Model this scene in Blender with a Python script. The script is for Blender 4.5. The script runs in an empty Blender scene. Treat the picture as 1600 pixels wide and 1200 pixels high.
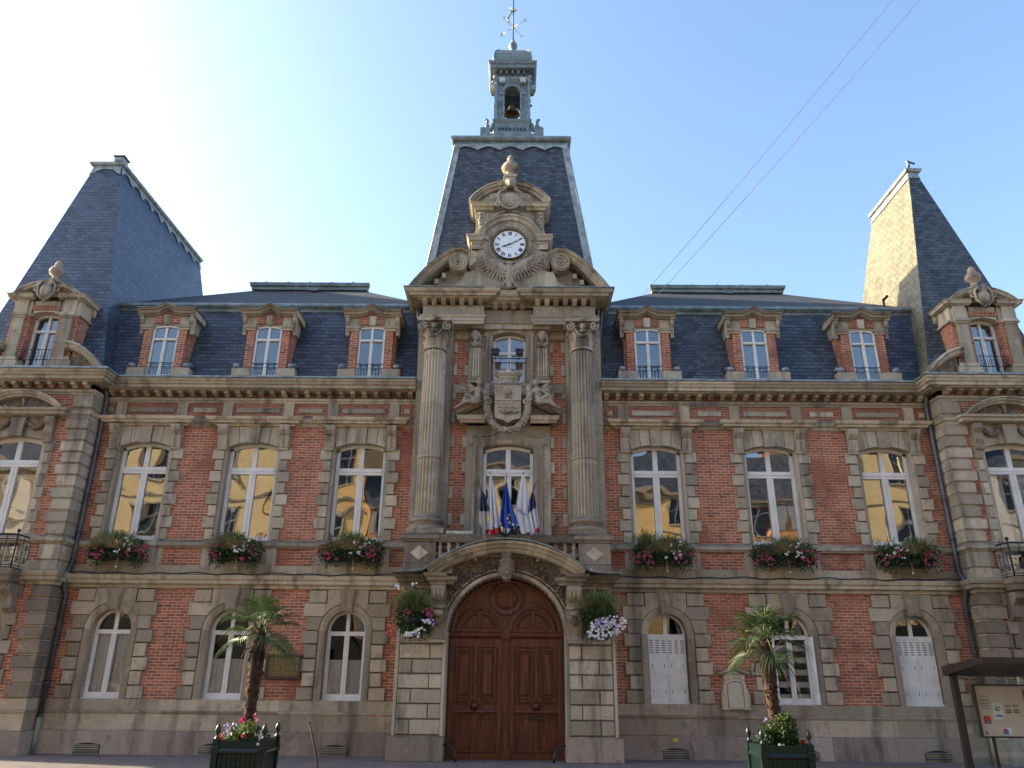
import bpy, math, random
from math import sin, cos, pi, sqrt, radians, atan2
from mathutils import Vector, Matrix
random.seed(7)
SC = bpy.context.scene
COL = SC.collection

# ------------------------------------------------------------------ camera
P, R, YAW = radians(21.2), 0.0093, 0.0060
EYE = Vector((0.2, -19.8, 1.65))
fwd = Vector((-sin(YAW)*cos(P), cos(YAW)*cos(P), sin(P)))
rgt = Vector((cos(YAW), sin(YAW), 0)); upv = rgt.cross(fwd)
r2 = rgt*cos(R) + upv*sin(R); u2 = -rgt*sin(R) + upv*cos(R)
cd = bpy.data.cameras.new('camera'); cam = bpy.data.objects.new('camera', cd); COL.objects.link(cam)
M = Matrix.Identity(4)
for i in range(3):
    M[i][0] = r2[i]; M[i][1] = u2[i]; M[i][2] = -fwd[i]; M[i][3] = EYE[i]
cam.matrix_world = M
cd.sensor_width = 36; cd.lens = 36*1200/1600; cd.clip_start = .1; cd.clip_end = 3000
SC.camera = cam

# ------------------------------------------------------------------ light
SUN_DIR = Vector((-1, .26, .47)).normalized()       # towards the sun
elev = math.asin(SUN_DIR.z); az = atan2(SUN_DIR.x, SUN_DIR.y)
w = bpy.data.worlds.new('World'); SC.world = w; w.use_nodes = True
nt = w.node_tree; bg = nt.nodes['Background']
sky = nt.nodes.new('ShaderNodeTexSky'); sky.sky_type = 'NISHITA'; sky.sun_disc = False
sky.sun_elevation = elev; sky.sun_rotation = az; sky.air_density = 1.15; sky.dust_density = 2.6; sky.ozone_density = 3.0
nt.links.new(sky.outputs[0], bg.inputs[0]); bg.inputs[1].default_value = .145
sl = bpy.data.lights.new('sun', 'SUN'); sl.energy = 5; sl.angle = radians(.5); sl.color = (1, .84, .60)
so = bpy.data.objects.new('sun', sl); COL.objects.link(so)
so.rotation_euler = SUN_DIR.to_track_quat('Z', 'Y').to_euler(); so.location = (-30, 10, 30)
SC.view_settings.view_transform = 'Standard'; SC.view_settings.look = 'None'
SC.view_settings.gamma = 1; SC.view_settings.use_curve_mapping = False
SC.view_settings.exposure = 1.6
SC.render.engine = 'CYCLES'
SC.cycles.max_bounces = 6; SC.cycles.diffuse_bounces = 3; SC.cycles.glossy_bounces = 3
SC.cycles.transparent_max_bounces = 8; SC.cycles.transmission_bounces = 3

# ------------------------------------------------------------------ materials
class NT:
    def __init__(s, name):
        s.m = bpy.data.materials.new(name); s.m.use_nodes = True; s.t = s.m.node_tree
        s.b = s.t.nodes['Principled BSDF']; s.out = s.t.nodes['Material Output']
    def n(s, k, **kw):
        x = s.t.nodes.new('ShaderNode'+k)
        for a, v in kw.items(): setattr(x, a, v)
        return x
    def l(s, a, b): s.t.links.new(a, b)
    def noise(s, scale, vec=None, detail=4, rough=.55):
        x = s.n('TexNoise'); x.inputs['Scale'].default_value = scale; x.inputs['Detail'].default_value = detail
        x.inputs['Roughness'].default_value = rough
        s.l(vec if vec else s.pos(), x.inputs['Vector']); return x.outputs['Fac']
    def pos(s):
        if not hasattr(s, '_p'): s._p = s.n('NewGeometry')
        return s._p.outputs['Position']
    def nor(s): s.pos(); return s._p.outputs['Normal']
    def scaled(s, sc, vec=None):
        x = s.n('VectorMath', operation='MULTIPLY'); s.l(vec if vec else s.pos(), x.inputs[0]); x.inputs[1].default_value = sc
        return x.outputs[0]
    def ramp(s, fac, stops):
        x = s.n('ValToRGB'); s.l(fac, x.inputs[0]); e = x.color_ramp.elements
        while len(e) < len(stops): e.new(.5)
        for i, (p, c) in enumerate(stops):
            e[i].position = p; e[i].color = (c if isinstance(c, tuple) else (c, c, c)) + (1,)
        return x.outputs[0]
    def mix(s, fac, a, b, mode='MIX'):
        x = s.n('MixRGB', blend_type=mode)
        for i, v in ((0, fac), (1, a), (2, b)):
            if hasattr(v, 'links'): s.l(v, x.inputs[i])
            elif i == 0: x.inputs[0].default_value = v
            else: x.inputs[i].default_value = v + (1,) if isinstance(v, tuple) else (v, v, v, 1)
        return x.outputs[0]
    def math(s, op, a, b=0.):
        x = s.n('Math', operation=op)
        for i, v in ((0, a), (1, b)):
            if hasattr(v, 'links'): s.l(v, x.inputs[i])
            else: x.inputs[i].default_value = v
        return x.outputs[0]
    def sep(s, v): x = s.n('SeparateXYZ'); s.l(v, x.inputs[0]); return x.outputs
    def rnd(s): x = s.n('Attribute', attribute_name='rnd'); return x.outputs['Fac']
    def uv(s): return s.n('UVMap', uv_map='UVMap').outputs[0]
    def base(s, c): (s.l(c, s.b.inputs['Base Color']) if hasattr(c, 'links') else setattr(s.b.inputs['Base Color'], 'default_value', c+(1,)))
    def rough(s, v): (s.l(v, s.b.inputs['Roughness']) if hasattr(v, 'links') else setattr(s.b.inputs['Roughness'], 'default_value', v))
    def bump(s, h, st=.5, dist=.02):
        x = s.n('Bump'); x.inputs['Strength'].default_value = st; x.inputs['Distance'].default_value = dist
        s.l(h, x.inputs['Height']); s.l(x.outputs[0], s.b.inputs['Normal'])

def stone(name, col, dirt=.72, streak=1., orange=0., bumpd=.012):
    s = NT(name)
    r = s.rnd()
    n1 = s.noise(.9, detail=6); n2 = s.noise(14, detail=5, rough=.7)
    n3 = s.noise(1., s.scaled((2.6, 2.6, .42)), detail=6, rough=.6)      # vertical run-off streaks
    c = s.mix(s.ramp(r, [(0, 0.), (1, 1.)]), tuple(x*.60 for x in col), tuple(min(1, x*1.24) for x in col))
    c = s.mix(s.ramp(n2, [(.3, 0.), (.7, 1.)]), s.mix(1., c, (.82, .80, .78), 'MULTIPLY'), c)
    c = s.mix(s.math('MULTIPLY', s.ramp(n1, [(.45, 0.), (.75, 1.)]), .45), c, (col[0]*.75, col[1]*.62, col[2]*.5))
    dk = s.math('MULTIPLY', s.ramp(n3, [(.51, 0.), (.68, 1.)]), dirt*streak)
    c = s.mix(dk, c, (.075, .062, .05))
    bl = s.math('MULTIPLY', s.ramp(s.noise(3.4, detail=9, rough=.72), [(.55, 0.), (.66, 1.)]), dirt*.75)
    c = s.mix(bl, c, tuple(x*.33 for x in col))
    pl = s.math('MULTIPLY', s.ramp(s.noise(1.9, detail=8, rough=.7), [(.56, 0.), (.68, 1.)]), .35)
    c = s.mix(pl, c, tuple(min(.7, x*1.4) for x in col))
    z = s.sep(s.nor())[2]                                            # soot and moss lying on ledges
    led = s.math('MULTIPLY', s.ramp(z, [(.3, 0.), (.75, 1.)]), s.ramp(s.noise(3., detail=5), [(.35, .3), (.6, 1.)]))
    c = s.mix(s.math('MULTIPLY', led, .8), c, (.05, .045, .038))
    if orange:
        c = s.mix(s.math('MULTIPLY', s.ramp(s.noise(2.3, detail=6, rough=.65), [(.5, 0.), (.62, 1.)]), orange), c, (.36, .17, .06))
    s.base(c); s.rough(.85)
    s.bump(s.math('ADD', n2, s.noise(60, detail=3)), .8, bumpd)
    return s.m

def carved(name, col):                                               # deep all-over carving
    s = NT(name)
    v = s.n('TexVoronoi'); v.feature = 'SMOOTH_F1'; v.inputs['Scale'].default_value = 11
    nz = s.noise(5, detail=6, rough=.6)
    wv = s.n('TexWave'); wv.inputs['Scale'].default_value = 4; wv.inputs['Distortion'].default_value = 14; wv.inputs['Detail'].default_value = 3
    s.l(s.pos(), wv.inputs['Vector']); s.l(s.pos(), v.inputs['Vector'])
    h = s.math('ADD', s.math('MULTIPLY', v.outputs['Distance'], 1.), s.math('MULTIPLY', wv.outputs['Fac'], .5))
    c = s.mix(s.ramp(nz, [(.35, 0.), (.65, 1.)]), tuple(x*.45 for x in col), col)
    c = s.mix(s.math('MULTIPLY', s.ramp(s.noise(1.7, detail=6), [(.52, 0.), (.64, 1.)]), .7), c, (.32, .16, .06))
    s.base(c); s.rough(.9); s.bump(h, 1., .06)
    return s.m

def brick(name, soot=0.):
    s = NT(name)
    b = s.n('TexBrick'); b.inputs['Scale'].default_value = 1; b.inputs['Brick Width'].default_value = .225
    b.inputs['Row Height'].default_value = .0735; b.inputs['Mortar Size'].default_value = .0075; b.inputs['Mortar Smooth'].default_value = .3
    b.inputs['Bias'].default_value = 0
    b.inputs['Color1'].default_value = (.52, .165, .07, 1); b.inputs['Color2'].default_value = (.22, .06, .036, 1)
    b.inputs['Mortar'].default_value = (.64, .48, .36, 1)
    s.l(s.uv(), b.inputs['Vector'])
    n = s.noise(1.1, detail=6); n2 = s.noise(1., s.scaled((7, 7, .9)), detail=4)
    c = s.mix(s.ramp(n, [(.3, 0.), (.7, .5)]), b.outputs['Color'], s.mix(1., b.outputs['Color'], (.62, .55, .52), 'MULTIPLY'))
    c = s.mix(s.math('MULTIPLY', s.ramp(n2, [(.55, 0.), (.72, 1.)]), .45), c, (.10, .055, .045))
    c = s.mix(s.math('MULTIPLY', s.noise(30), .18), c, (.5, .3, .22))
    c = s.mix(s.math('MULTIPLY', s.ramp(s.noise(.55, detail=7, rough=.6), [(.52, 0.), (.62, 1.)]), .75), c, s.mix(s.noise(12), (.20, .065, .038), (.30, .10, .055)))
    c = s.mix(s.math('MULTIPLY', s.ramp(s.noise(2.6, detail=7, rough=.7), [(.56, 0.), (.66, 1.)]), .5), c, (.11, .05, .035))
    if soot: c = s.mix(soot, c, (.17, .06, .045))
    s.base(c); s.rough(.85)
    s.bump(s.math('SUBTRACT', s.math('MULTIPLY', s.noise(50), .3), b.outputs['Fac']), .6, .008)
    return s.m

def slate(name, c1, c2, lichen, lam, rough=.5, w_=.24, h_=.125):
    s = NT(name)
    b = s.n('TexBrick'); b.inputs['Scale'].default_value = 1; b.inputs['Brick Width'].default_value = w_
    b.inputs['Row Height'].default_value = h_; b.inputs['Mortar Size'].default_value = .009; b.inputs['Mortar Smooth'].default_value = .1
    b.inputs['Color1'].default_value = c1+(1,); b.inputs['Color2'].default_value = c2+(1,); b.inputs['Mortar'].default_value = (.008, .009, .012, 1)
    s.l(s.uv(), b.inputs['Vector'])
    f = s.ramp(s.noise(1.3, s.scaled((1.6, 1.6, .5)), detail=7, rough=.68), [(.42, 0.), (.72, 1.)])
    c = s.mix(s.math('MULTIPLY', f, lam), b.outputs['Color'], s.mix(.75, lichen, b.outputs['Color']))
    c = s.mix(s.math('MULTIPLY', s.ramp(s.noise(25, detail=4), [(.45, 0.), (.7, 1.)]), .3*lam+.1), c, lichen)
    s.base(c); s.rough(rough)
    vs = s.sep(s.uv())[1]                       # each course overlaps the one below
    saw = s.math('FRACT', s.math('DIVIDE', vs, h_))
    hgt = s.math('SUBTRACT', s.math('MULTIPLY', saw, -1.), b.outputs['Fac'])
    s.bump(s.math('ADD', hgt, s.math('MULTIPLY', s.noise(9), .8)), .7, .02)
    s.b.inputs['Specular IOR Level'].default_value = .35
    return s.m

def simple(name, col, rough=.5, metal=0., nscale=6, var=.25, bump=0., spec=.5):
    s = NT(name)
    c = s.mix(s.ramp(s.noise(nscale, detail=5), [(.3, 0.), (.7, 1.)]), tuple(x*(1-var) for x in col), tuple(min(1, x*(1+var*.5)) for x in col))
    s.base(c); s.rough(rough); s.b.inputs['Metallic'].default_value = metal
    s.b.inputs['Specular IOR Level'].default_value = spec
    if bump: s.bump(s.noise(nscale*5, detail=4), .5, bump)
    return s.m

def glass(name, refl, tint=(1, 1, 1), wav=.014, wscale=.9):
    s = NT(name); s.t.nodes.remove(s.b)
    tr = s.n('BsdfTransparent'); tr.inputs[0].default_value = tint+(1,)
    gl = s.n('BsdfGlossy'); gl.inputs['Roughness'].default_value = .015; gl.inputs[0].default_value = (1, 1, 1, 1)
    bp = s.n('Bump'); bp.inputs['Strength'].default_value = 1.; bp.inputs['Distance'].default_value = wav
    s.l(s.noise(wscale, detail=1), bp.inputs['Height']); s.l(bp.outputs[0], gl.inputs['Normal'])
    fr = s.n('Fresnel'); fr.inputs[0].default_value = 1.5
    mx = s.n('MixShader'); s.l(s.math('ADD', s.math('MULTIPLY', fr.outputs[0], 1.2), refl), mx.inputs[0])
    s.l(tr.outputs[0], mx.inputs[1]); s.l(gl.outputs[0], mx.inputs[2]); s.l(mx.outputs[0], s.out.inputs[0])
    return s.m

def leafy(name, col, var=.5, trans=.25):
    s = NT(name)
    c = s.mix(s.rnd(), tuple(x*(1-var) for x in col), tuple(min(1, x*(1+var)) for x in col))
    s.base(c); s.rough(.5)
    tl = s.n('BsdfTranslucent'); s.l(c, tl.inputs[0])
    mx = s.n('MixShader'); mx.inputs[0].default_value = trans
    s.l(s.b.outputs[0], mx.inputs[1]); s.l(tl.outputs[0], mx.inputs[2]); s.l(mx.outputs[0], s.out.inputs[0])
    return s.m

def wood():
    s = NT('door_wood')
    g = s.noise(1., s.scaled((26, 26, 1.6)), detail=6, rough=.6); n = s.noise(2.2, detail=4)
    c = s.ramp(g, [(.35, (.045, .012, .005)), (.52, (.12, .030, .011)), (.7, (.23, .065, .022))])
    c = s.mix(s.math('MULTIPLY', s.ramp(n, [(.4, 0.), (.7, 1.)]), .45), c, (.07, .018, .009))
    s.base(c); s.rough(.42); s.bump(g, .35, .006)
    return s.m

def paving():
    s = NT('paving')
    b = s.n('TexBrick'); b.inputs['Scale'].default_value = 1; b.inputs['Brick Width'].default_value = .28; b.inputs['Row Height'].default_value = .16
    b.inputs['Mortar Size'].default_value = .008
    b.inputs['Color1'].default_value = (.19, .16, .15, 1); b.inputs['Color2'].default_value = (.12, .10, .097, 1); b.inputs['Mortar'].default_value = (.07, .06, .055, 1)
    s.l(s.pos(), b.inputs['Vector'])
    c = s.mix(s.ramp(s.noise(.7, detail=6), [(.35, 0.), (.7, .6)]), b.outputs['Color'], (.10, .085, .08))
    s.base(c); s.rough(.8); s.bump(s.math('SUBTRACT', s.noise(20), b.outputs['Fac']), .6, .01)
    return s.m

ST = (.50, .43, .325)
MAT = dict(
    stone=stone('stone', ST), stone_warm=stone('stone_warm', (.47, .385, .28), .75), stone_dark=stone('stone_dark', (.31, .25, .19), .8),
    stone_base=stone('stone_base', (.43, .345, .285), .75, bumpd=.02), stone_light=stone('stone_light', (.54, .465, .35), .75),
    stone_rough=carved('stone_rough', (.27, .21, .155)),
    sculpt=stone('sculpted_stone', (.46, .385, .30), .85),
    brick=brick('brick'), brick_soot=brick('brick_sooty', .35),
    slate=slate('slate', (.075, .09, .122), (.026, .034, .055), (.12, .13, .14), .5),
    slate_blue=slate('slate_blue', (.085, .11, .155), (.036, .052, .088), (.11, .13, .17), .4, .36),
    slate_old=slate('slate_old', (.075, .08, .085), (.042, .048, .058), (.21, .18, .12), .8, .5),
    slate_sunlit_lichen=slate('slate_sunlit_lichen', (.19, .17, .11), (.09, .083, .06), (.34, .29, .15), 1., .65),  # lichened slate, made paler and golder to carry sunlight in its colour
    scale=slate('lead_scales', (.30, .34, .33), (.22, .26, .26), (.35, .38, .36), .3, .5, .11, .08),
    slate_dome=slate('slate_dome', (.085, .097, .118), (.022, .028, .042), (.15, .155, .15), .9, .45, .2, .11), slate_upper=slate('slate_upper', (.04, .046, .055), (.025, .03, .038), (.08, .085, .075), .8, .75),
    zinc=simple('zinc', (.26, .29, .30), .42, .45, 5, .45), zinc_light=simple('zinc_light', (.34, .36, .35), .55, .3, 5, .5),
    lead=simple('lead', (.20, .235, .235), .5, .3, 4, .5, .01),
    white=simple('white_paint', (.74, .72, .68), .4, 0, 3, .12), white_old=simple('shutter_paint', (.74, .72, .67), .5, 0, 4, .18),
    glass=glass('window_glass', .20), glass_low=glass('window_glass_low', .0), glass_clear=glass('shelter_glass', .02, (.86, .92, .90), .002),
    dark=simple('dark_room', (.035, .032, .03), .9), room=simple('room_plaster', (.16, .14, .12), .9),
    curtain=leafy('curtain', (.80, .82, .86), .1, .3), blind=simple('blind', (.55, .47, .33), .7, 0, 3, .15),
    iron=simple('black_iron', (.018, .018, .02), .45, .4), pipe=simple('drainpipe_zinc', (.10, .105, .12), .45, .4, 3, .4),
    pipe_light=simple('cast_iron_boot', (.30, .28, .25), .6, .1),
    wood=wood(), bronze=simple('bell_bronze', (.13, .075, .045), .45, .6, 8, .4), gold=simple('gilt', (.45, .33, .11), .4, .7, 20, .4),
    plaque=simple('plaque_brass', (.20, .145, .05), .5, .3, 28, .5, .003), plaque_frame=simple('plaque_frame', (.05, .028, .02), .5),
    clock=simple('clock_enamel', (.80, .82, .84), .3, 0, 3, .04), black=simple('black_paint', (.02, .02, .025), .4),
    green=simple('planter_green', (.004, .017, .014), .35, 0, 5, .3), soil=simple('soil', (.03, .02, .014), 1.),
    leaf=leafy('leaf_dark', (.035, .075, .018)), leaf_lt=leafy('leaf_light', (.13, .18, .045), .4), dry=leafy('dry_grass', (.30, .23, .10), .4),
    palm=leafy('palm_leaf', (.042, .072, .018), .6), palm_stem=simple('palm_stem', (.13, .15, .045), .6), fibre=simple('palm_fibre', (.06, .034, .022), .95, 0, 18, .5, .02),
    pink=leafy('pink_petals', (.48, .06, .17), .3, .3), white_petal=leafy('white_petals', (.80, .79, .82), .08, .3), red=leafy('red_petals', (.55, .09, .05), .3), mauve=leafy('mauve_petals', (.45, .38, .65), .3),
    paving=paving(), asphalt=simple('asphalt', (.05, .05, .05), .9, 0, 30, .3, .01), kerb=simple('kerb_stone', (.26, .25, .24), .85, 0, 8, .2),
    shelter_metal=simple('shelter_metal', (.045, .035, .035), .45, .4, 4, .2), board=simple('notice_board', (.50, .45, .38), .8, 0, 2, .1), paper=simple('paper', (.60, .62, .62), .8), ink=simple('ink', (.14, .12, .11), .8), ink_blue=simple('ink_blue', (.07, .20, .36), .8), ink_teal=simple('ink_teal', (.10, .33, .33), .8), ink_red=simple('ink_red', (.42, .05, .05), .8),
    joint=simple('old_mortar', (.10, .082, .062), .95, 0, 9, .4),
    cable=simple('cable_grey', (.12, .14, .17), .9),
    yellow=simple('yellow_plastic', (.62, .45, .04), .5), tin=simple('white_metal', (.50, .48, .42), .5),
)

# ------------------------------------------------------------------ mesh builder
class MB:
    def __init__(s): s.v = []; s.f = []; s.m = []; s.sm = []; s.r = []; s.mats = []
    def mi(s, m):
        if m not in s.mats: s.mats.append(m)
        return s.mats.index(m)
    def add(s, vs, fs, m='stone', smooth=False, r=None):
        o = len(s.v); s.v += [tuple(p) for p in vs]; k = s.mi(m); r = random.random() if r is None else r
        for f in fs: s.f.append(tuple(i+o for i in f)); s.m.append(k); s.sm.append(smooth); s.r.append(r)
    def box(s, x0, x1, y0, y1, z0, z1, m='stone', r=None):
        if x0 > x1: x0, x1 = x1, x0
        if y0 > y1: y0, y1 = y1, y0
        s.add([(x, y, z) for x in (x0, x1) for y in (y0, y1) for z in (z0, z1)],
              [(0, 1, 3, 2), (4, 6, 7, 5), (0, 4, 5, 1), (2, 3, 7, 6), (0, 2, 6, 4), (1, 5, 7, 3)], m, False, r)
    def rblock(s, x0, x1, z0, z1, yf, yb, m='stone', g=.011, b=.014):      # dressed block, arrises worn on the front
        if x0 > x1: x0, x1 = x1, x0
        x0 += g; x1 -= g; z0 += g; z1 -= g
        a = [(x0, z0), (x1, z0), (x1, z1), (x0, z1)]; c = [(x0+b, z0+b), (x1-b, z0+b), (x1-b, z1-b), (x0+b, z1-b)]
        vs = [(x, yb, z) for x, z in a]+[(x, yf+b, z) for x, z in a]+[(x, yf, z) for x, z in c]
        fs = [(8, 9, 10, 11)]
        for i in range(4):
            j = (i+1) % 4; fs += [(4+i, 4+j, 8+j, 8+i), (i, j, 4+j, 4+i)]
        s.add(vs, fs, m)
    def qblock(s, x0, x1, y0, y1, z0, z1, m='stone', b=.02):               # free block bevelled on all edges
        if x0 > x1: x0, x1 = x1, x0
        if y0 > y1: y0, y1 = y1, y0
        vs = []
        for z, k in ((z0, b), (z0+b, 0), (z1-b, 0), (z1, b)):
            vs += [(x0+k, y0+k, z), (x1-k, y0+k, z), (x1-k, y1-k, z), (x0+k, y1-k, z)]
        fs = [(3, 2, 1, 0), (12, 13, 14, 15)]
        for l in range(3):
            for i in range(4):
                j = (i+1) % 4; fs.append((4*l+i, 4*l+j, 4*l+4+j, 4*l+4+i))
        s.add(vs, fs, m)
    def prism(s, pts, y0, y1, m='stone', smooth=False):                    # outline in x,z; front y0, back y1
        n = len(pts); ar = sum(pts[i][0]*pts[(i+1) % n][1]-pts[(i+1) % n][0]*pts[i][1] for i in range(n))
        if ar < 0: pts = pts[::-1]
        vs = [(x, y0, z) for x, z in pts]+[(x, y1, z) for x, z in pts]
        s.add(vs, [tuple(range(n)), tuple(range(2*n-1, n-1, -1))]+[(i, n+i, n+(i+1) % n, (i+1) % n) for i in range(n)], m, smooth)
    def sweepx(s, prof, x0, x1, m='stone'):                                # closed outline in y,z along x
        n = len(prof)
        vs = [(x0, y, z) for y, z in prof]+[(x1, y, z) for y, z in prof]
        s.add(vs, [tuple(range(n)), tuple(range(2*n-1, n-1, -1))]+[(i, (i+1) % n, n+(i+1) % n, n+i) for i in range(n)], m)
    def mould(s, path, prof, m='stone', seg=0):                            # profile (out, z) along a plan path, mitred
        if seg:                                                            # long runs are cut into separate stones
            np_ = [path[0]]
            for a, b in zip(path, path[1:]):
                L = sqrt((b[0]-a[0])**2+(b[1]-a[1])**2); k = max(1, round(L/seg))
                np_ += [(a[0]+(b[0]-a[0])*i/k, a[1]+(b[1]-a[1])*i/k) for i in range(1, k+1)]
            path = np_
        n = len(path); k = len(prof); off = []
        for i in range(n):
            ds = []
            for a, b in ((i-1, i), (i, i+1)):
                if a >= 0 and b < n:
                    dx, dy = path[b][0]-path[a][0], path[b][1]-path[a][1]; L = sqrt(dx*dx+dy*dy); ds.append((dy/L, -dx/L))
            if len(ds) == 2:
                q = 1+ds[0][0]*ds[1][0]+ds[0][1]*ds[1][1]; off.append(((ds[0][0]+ds[1][0])/q, (ds[0][1]+ds[1][1])/q))
            else: off.append(ds[0])
        ring = [[(path[i][0]+off[i][0]*o, path[i][1]+off[i][1]*o, z) for o, z in prof] for i in range(n)]
        for i in range(n-1):
            s.add(ring[i]+ring[i+1], [(j, k+j, k+(j+1) % k, (j+1) % k) for j in range(k)], m)
        s.add(ring[0], [tuple(range(k-1, -1, -1))], m); s.add(ring[-1], [tuple(range(k))], m)
    def arc(s, pts, prof, m='stone', seg=1, close=True):                   # profile (n, y) along a curve in x,z ; n = left normal
        n = len(pts); k = len(prof); ring = []
        for i in range(n):
            a = pts[max(0, i-1)]; b = pts[min(n-1, i+1)]; dx, dz = b[0]-a[0], b[1]-a[1]; L = sqrt(dx*dx+dz*dz) or 1
            nx, nz = -dz/L, dx/L
            ring.append([(pts[i][0]+nx*o, y, pts[i][1]+nz*o) for o, y in prof])
        for i in range(n-1):
            s.add(ring[i]+ring[i+1], [(j, (j+1) % k, k+(j+1) % k, k+j) for j in range(k)], m, False, (i//seg*.377) % 1)
        s.add(ring[0], [tuple(range(k-1, -1, -1))], m); s.add(ring[-1], [tuple(range(k))], m)
    def archfill(s, x0, x1, zt, fn, y0, y1, m='stone', n=14):              # solid between a curve (below) and zt (above)
        xs = [x0+(x1-x0)*i/n for i in range(n+1)]
        r = random.random()
        for a, b in zip(xs, xs[1:]):
            za, zb = fn(a), fn(b)
            s.add([(a, y0, za), (b, y0, zb), (b, y0, zt), (a, y0, zt), (a, y1, za), (b, y1, zb), (b, y1, zt), (a, y1, zt)],
                  [(0, 1, 2, 3), (0, 4, 5, 1), (3, 2, 6, 7)], m, False, r)
        s.add([(x0, y0, fn(x0)), (x0, y1, fn(x0)), (x0, y1, zt), (x0, y0, zt)], [(0, 3, 2, 1)], m, False, r)
        s.add([(x1, y0, fn(x1)), (x1, y1, fn(x1)), (x1, y1, zt), (x1, y0, zt)], [(0, 1, 2, 3)], m, False, r)
    def lathe(s, prof, c, m='stone', n=20, a0=0, a1=2*pi, smooth=True, sx=1, sy=1):     # prof (r,z) about z axis at c
        full = abs(a1-a0-2*pi) < 1e-6; na = n if full else n+1; k = len(prof)
        vs = [(c[0]+r*sx*cos(a0+(a1-a0)*i/n), c[1]+r*sy*sin(a0+(a1-a0)*i/n), c[2]+z) for i in range(na) for r, z in prof]
        fs = []
        for i in range(n):
            j = (i+1) % na
            for q in range(k-1): fs.append((i*k+q, j*k+q, j*k+q+1, i*k+q+1))
        s.add(vs, fs, m, smooth)
    def tube(s, pts, r, m='stone', n=6, smooth=True, closed=False):
        pts = [Vector(p) for p in pts]; N = len(pts); vs = []
        rr = r if isinstance(r, (list, tuple)) else [r]*N
        up = None
        for i, p in enumerate(pts):
            t = (pts[min(i+1, N-1)]-pts[max(i-1, 0)]).normalized()
            if up is None: up = Vector((0, 0, 1)) if abs(t.z) < .9 else Vector((0, 1, 0))
            a = t.cross(up).normalized(); b = a.cross(t).normalized(); up = b
            vs += [p+(a*cos(2*pi*j/n)+b*sin(2*pi*j/n))*rr[i] for j in range(n)]
        fs = [(i*n+j, i*n+(j+1) % n, (i+1)*n+(j+1) % n, (i+1)*n+j) for i in range(N-1) for j in range(n)]
        fs += [tuple(range(n-1, -1, -1)), tuple(range((N-1)*n, N*n))]
        s.add(vs, fs, m, smooth)
    def ball(s, c, r, m='stone', nu=10, nv=7, rot=None, smooth=True):
        r = r if isinstance(r, (list, tuple)) else (r, r, r); c = Vector(c)
        vs = []
        for i in range(nv+1):
            ph = pi*i/nv
            for j in range(nu):
                th = 2*pi*j/nu; p = Vector((r[0]*sin(ph)*cos(th), r[1]*sin(ph)*sin(th), r[2]*cos(ph)))
                if rot is not None: p = rot @ p
                vs.append(c+p)
        fs = [(i*nu+j, (i+1)*nu+j, (i+1)*nu+(j+1) % nu, i*nu+(j+1) % nu) for i in range(nv) for j in range(nu)]
        s.add(vs, fs, m, smooth)
    def limb(s, a, b, ra, rb, m='stone', n=8):                              # rounded tapered limb
        a, b = Vector(a), Vector(b); d = (b-a); L = d.length or 1e-6; t = d/L
        s.tube([a-t*ra*.95, a-t*ra*.6, a, b, b+t*rb*.6, b+t*rb*.95], [ra*.25, ra*.8, ra, rb, rb*.8, rb*.25], m, n)
    def build2(s, name, parent=None, xc=-.02):                               # left and right halves as parts of their own
        for sg in (-1, 1):
            t = MB(); t.mats = list(s.mats); mp = {}
            # pieces stay whole: group faces by shared vertices
            for f, k, sm, r in zip(s.f, s.m, s.sm, s.r):
                if (sum(s.v[i][0] for i in f)/len(f) < xc) == (sg < 0):
                    g = []
                    for i in f:
                        if i not in mp: mp[i] = len(t.v); t.v.append(s.v[i])
                        g.append(mp[i])
                    t.f.append(tuple(g)); t.m.append(k); t.sm.append(sm); t.r.append(r)
            t.build(name, parent)
    def build(s, name, parent=None, loc=None, mat=None):
        me = bpy.data.meshes.new(name); me.from_pydata(s.v, [], s.f)
        for k in s.mats: me.materials.append(MAT[k] if isinstance(k, str) else k)
        me.polygons.foreach_set('material_index', s.m); me.polygons.foreach_set('use_smooth', s.sm)
        at = me.attributes.new('rnd', 'FLOAT', 'FACE'); at.data.foreach_set('value', s.r)
        me.update(); autouv(me)
        o = bpy.data.objects.new(name, me); COL.objects.link(o)
        if parent: o.parent = parent
        if loc: o.location = loc
        return o

def autouv(me):
    uv = me.uv_layers.new(name='UVMap'); co = me.vertices; out = [0.]*(2*len(me.loops))
    for p in me.polygons:
        n = p.normal
        if n.length < .5: n = Vector((0, -1, 0))
        u = Vector((0, 0, 1)).cross(n)
        u = u.normalized() if u.length > .02 else Vector((1, 0, 0))
        v = n.cross(u)
        if abs(n.x) < .9 and u.x < 0: u = -u
        for li in p.loop_indices:
            q = co[me.loops[li].vertex_index].co; out[2*li] = q.dot(u); out[2*li+1] = q.dot(v)
    uv.data.foreach_set('uv', out)

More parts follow.
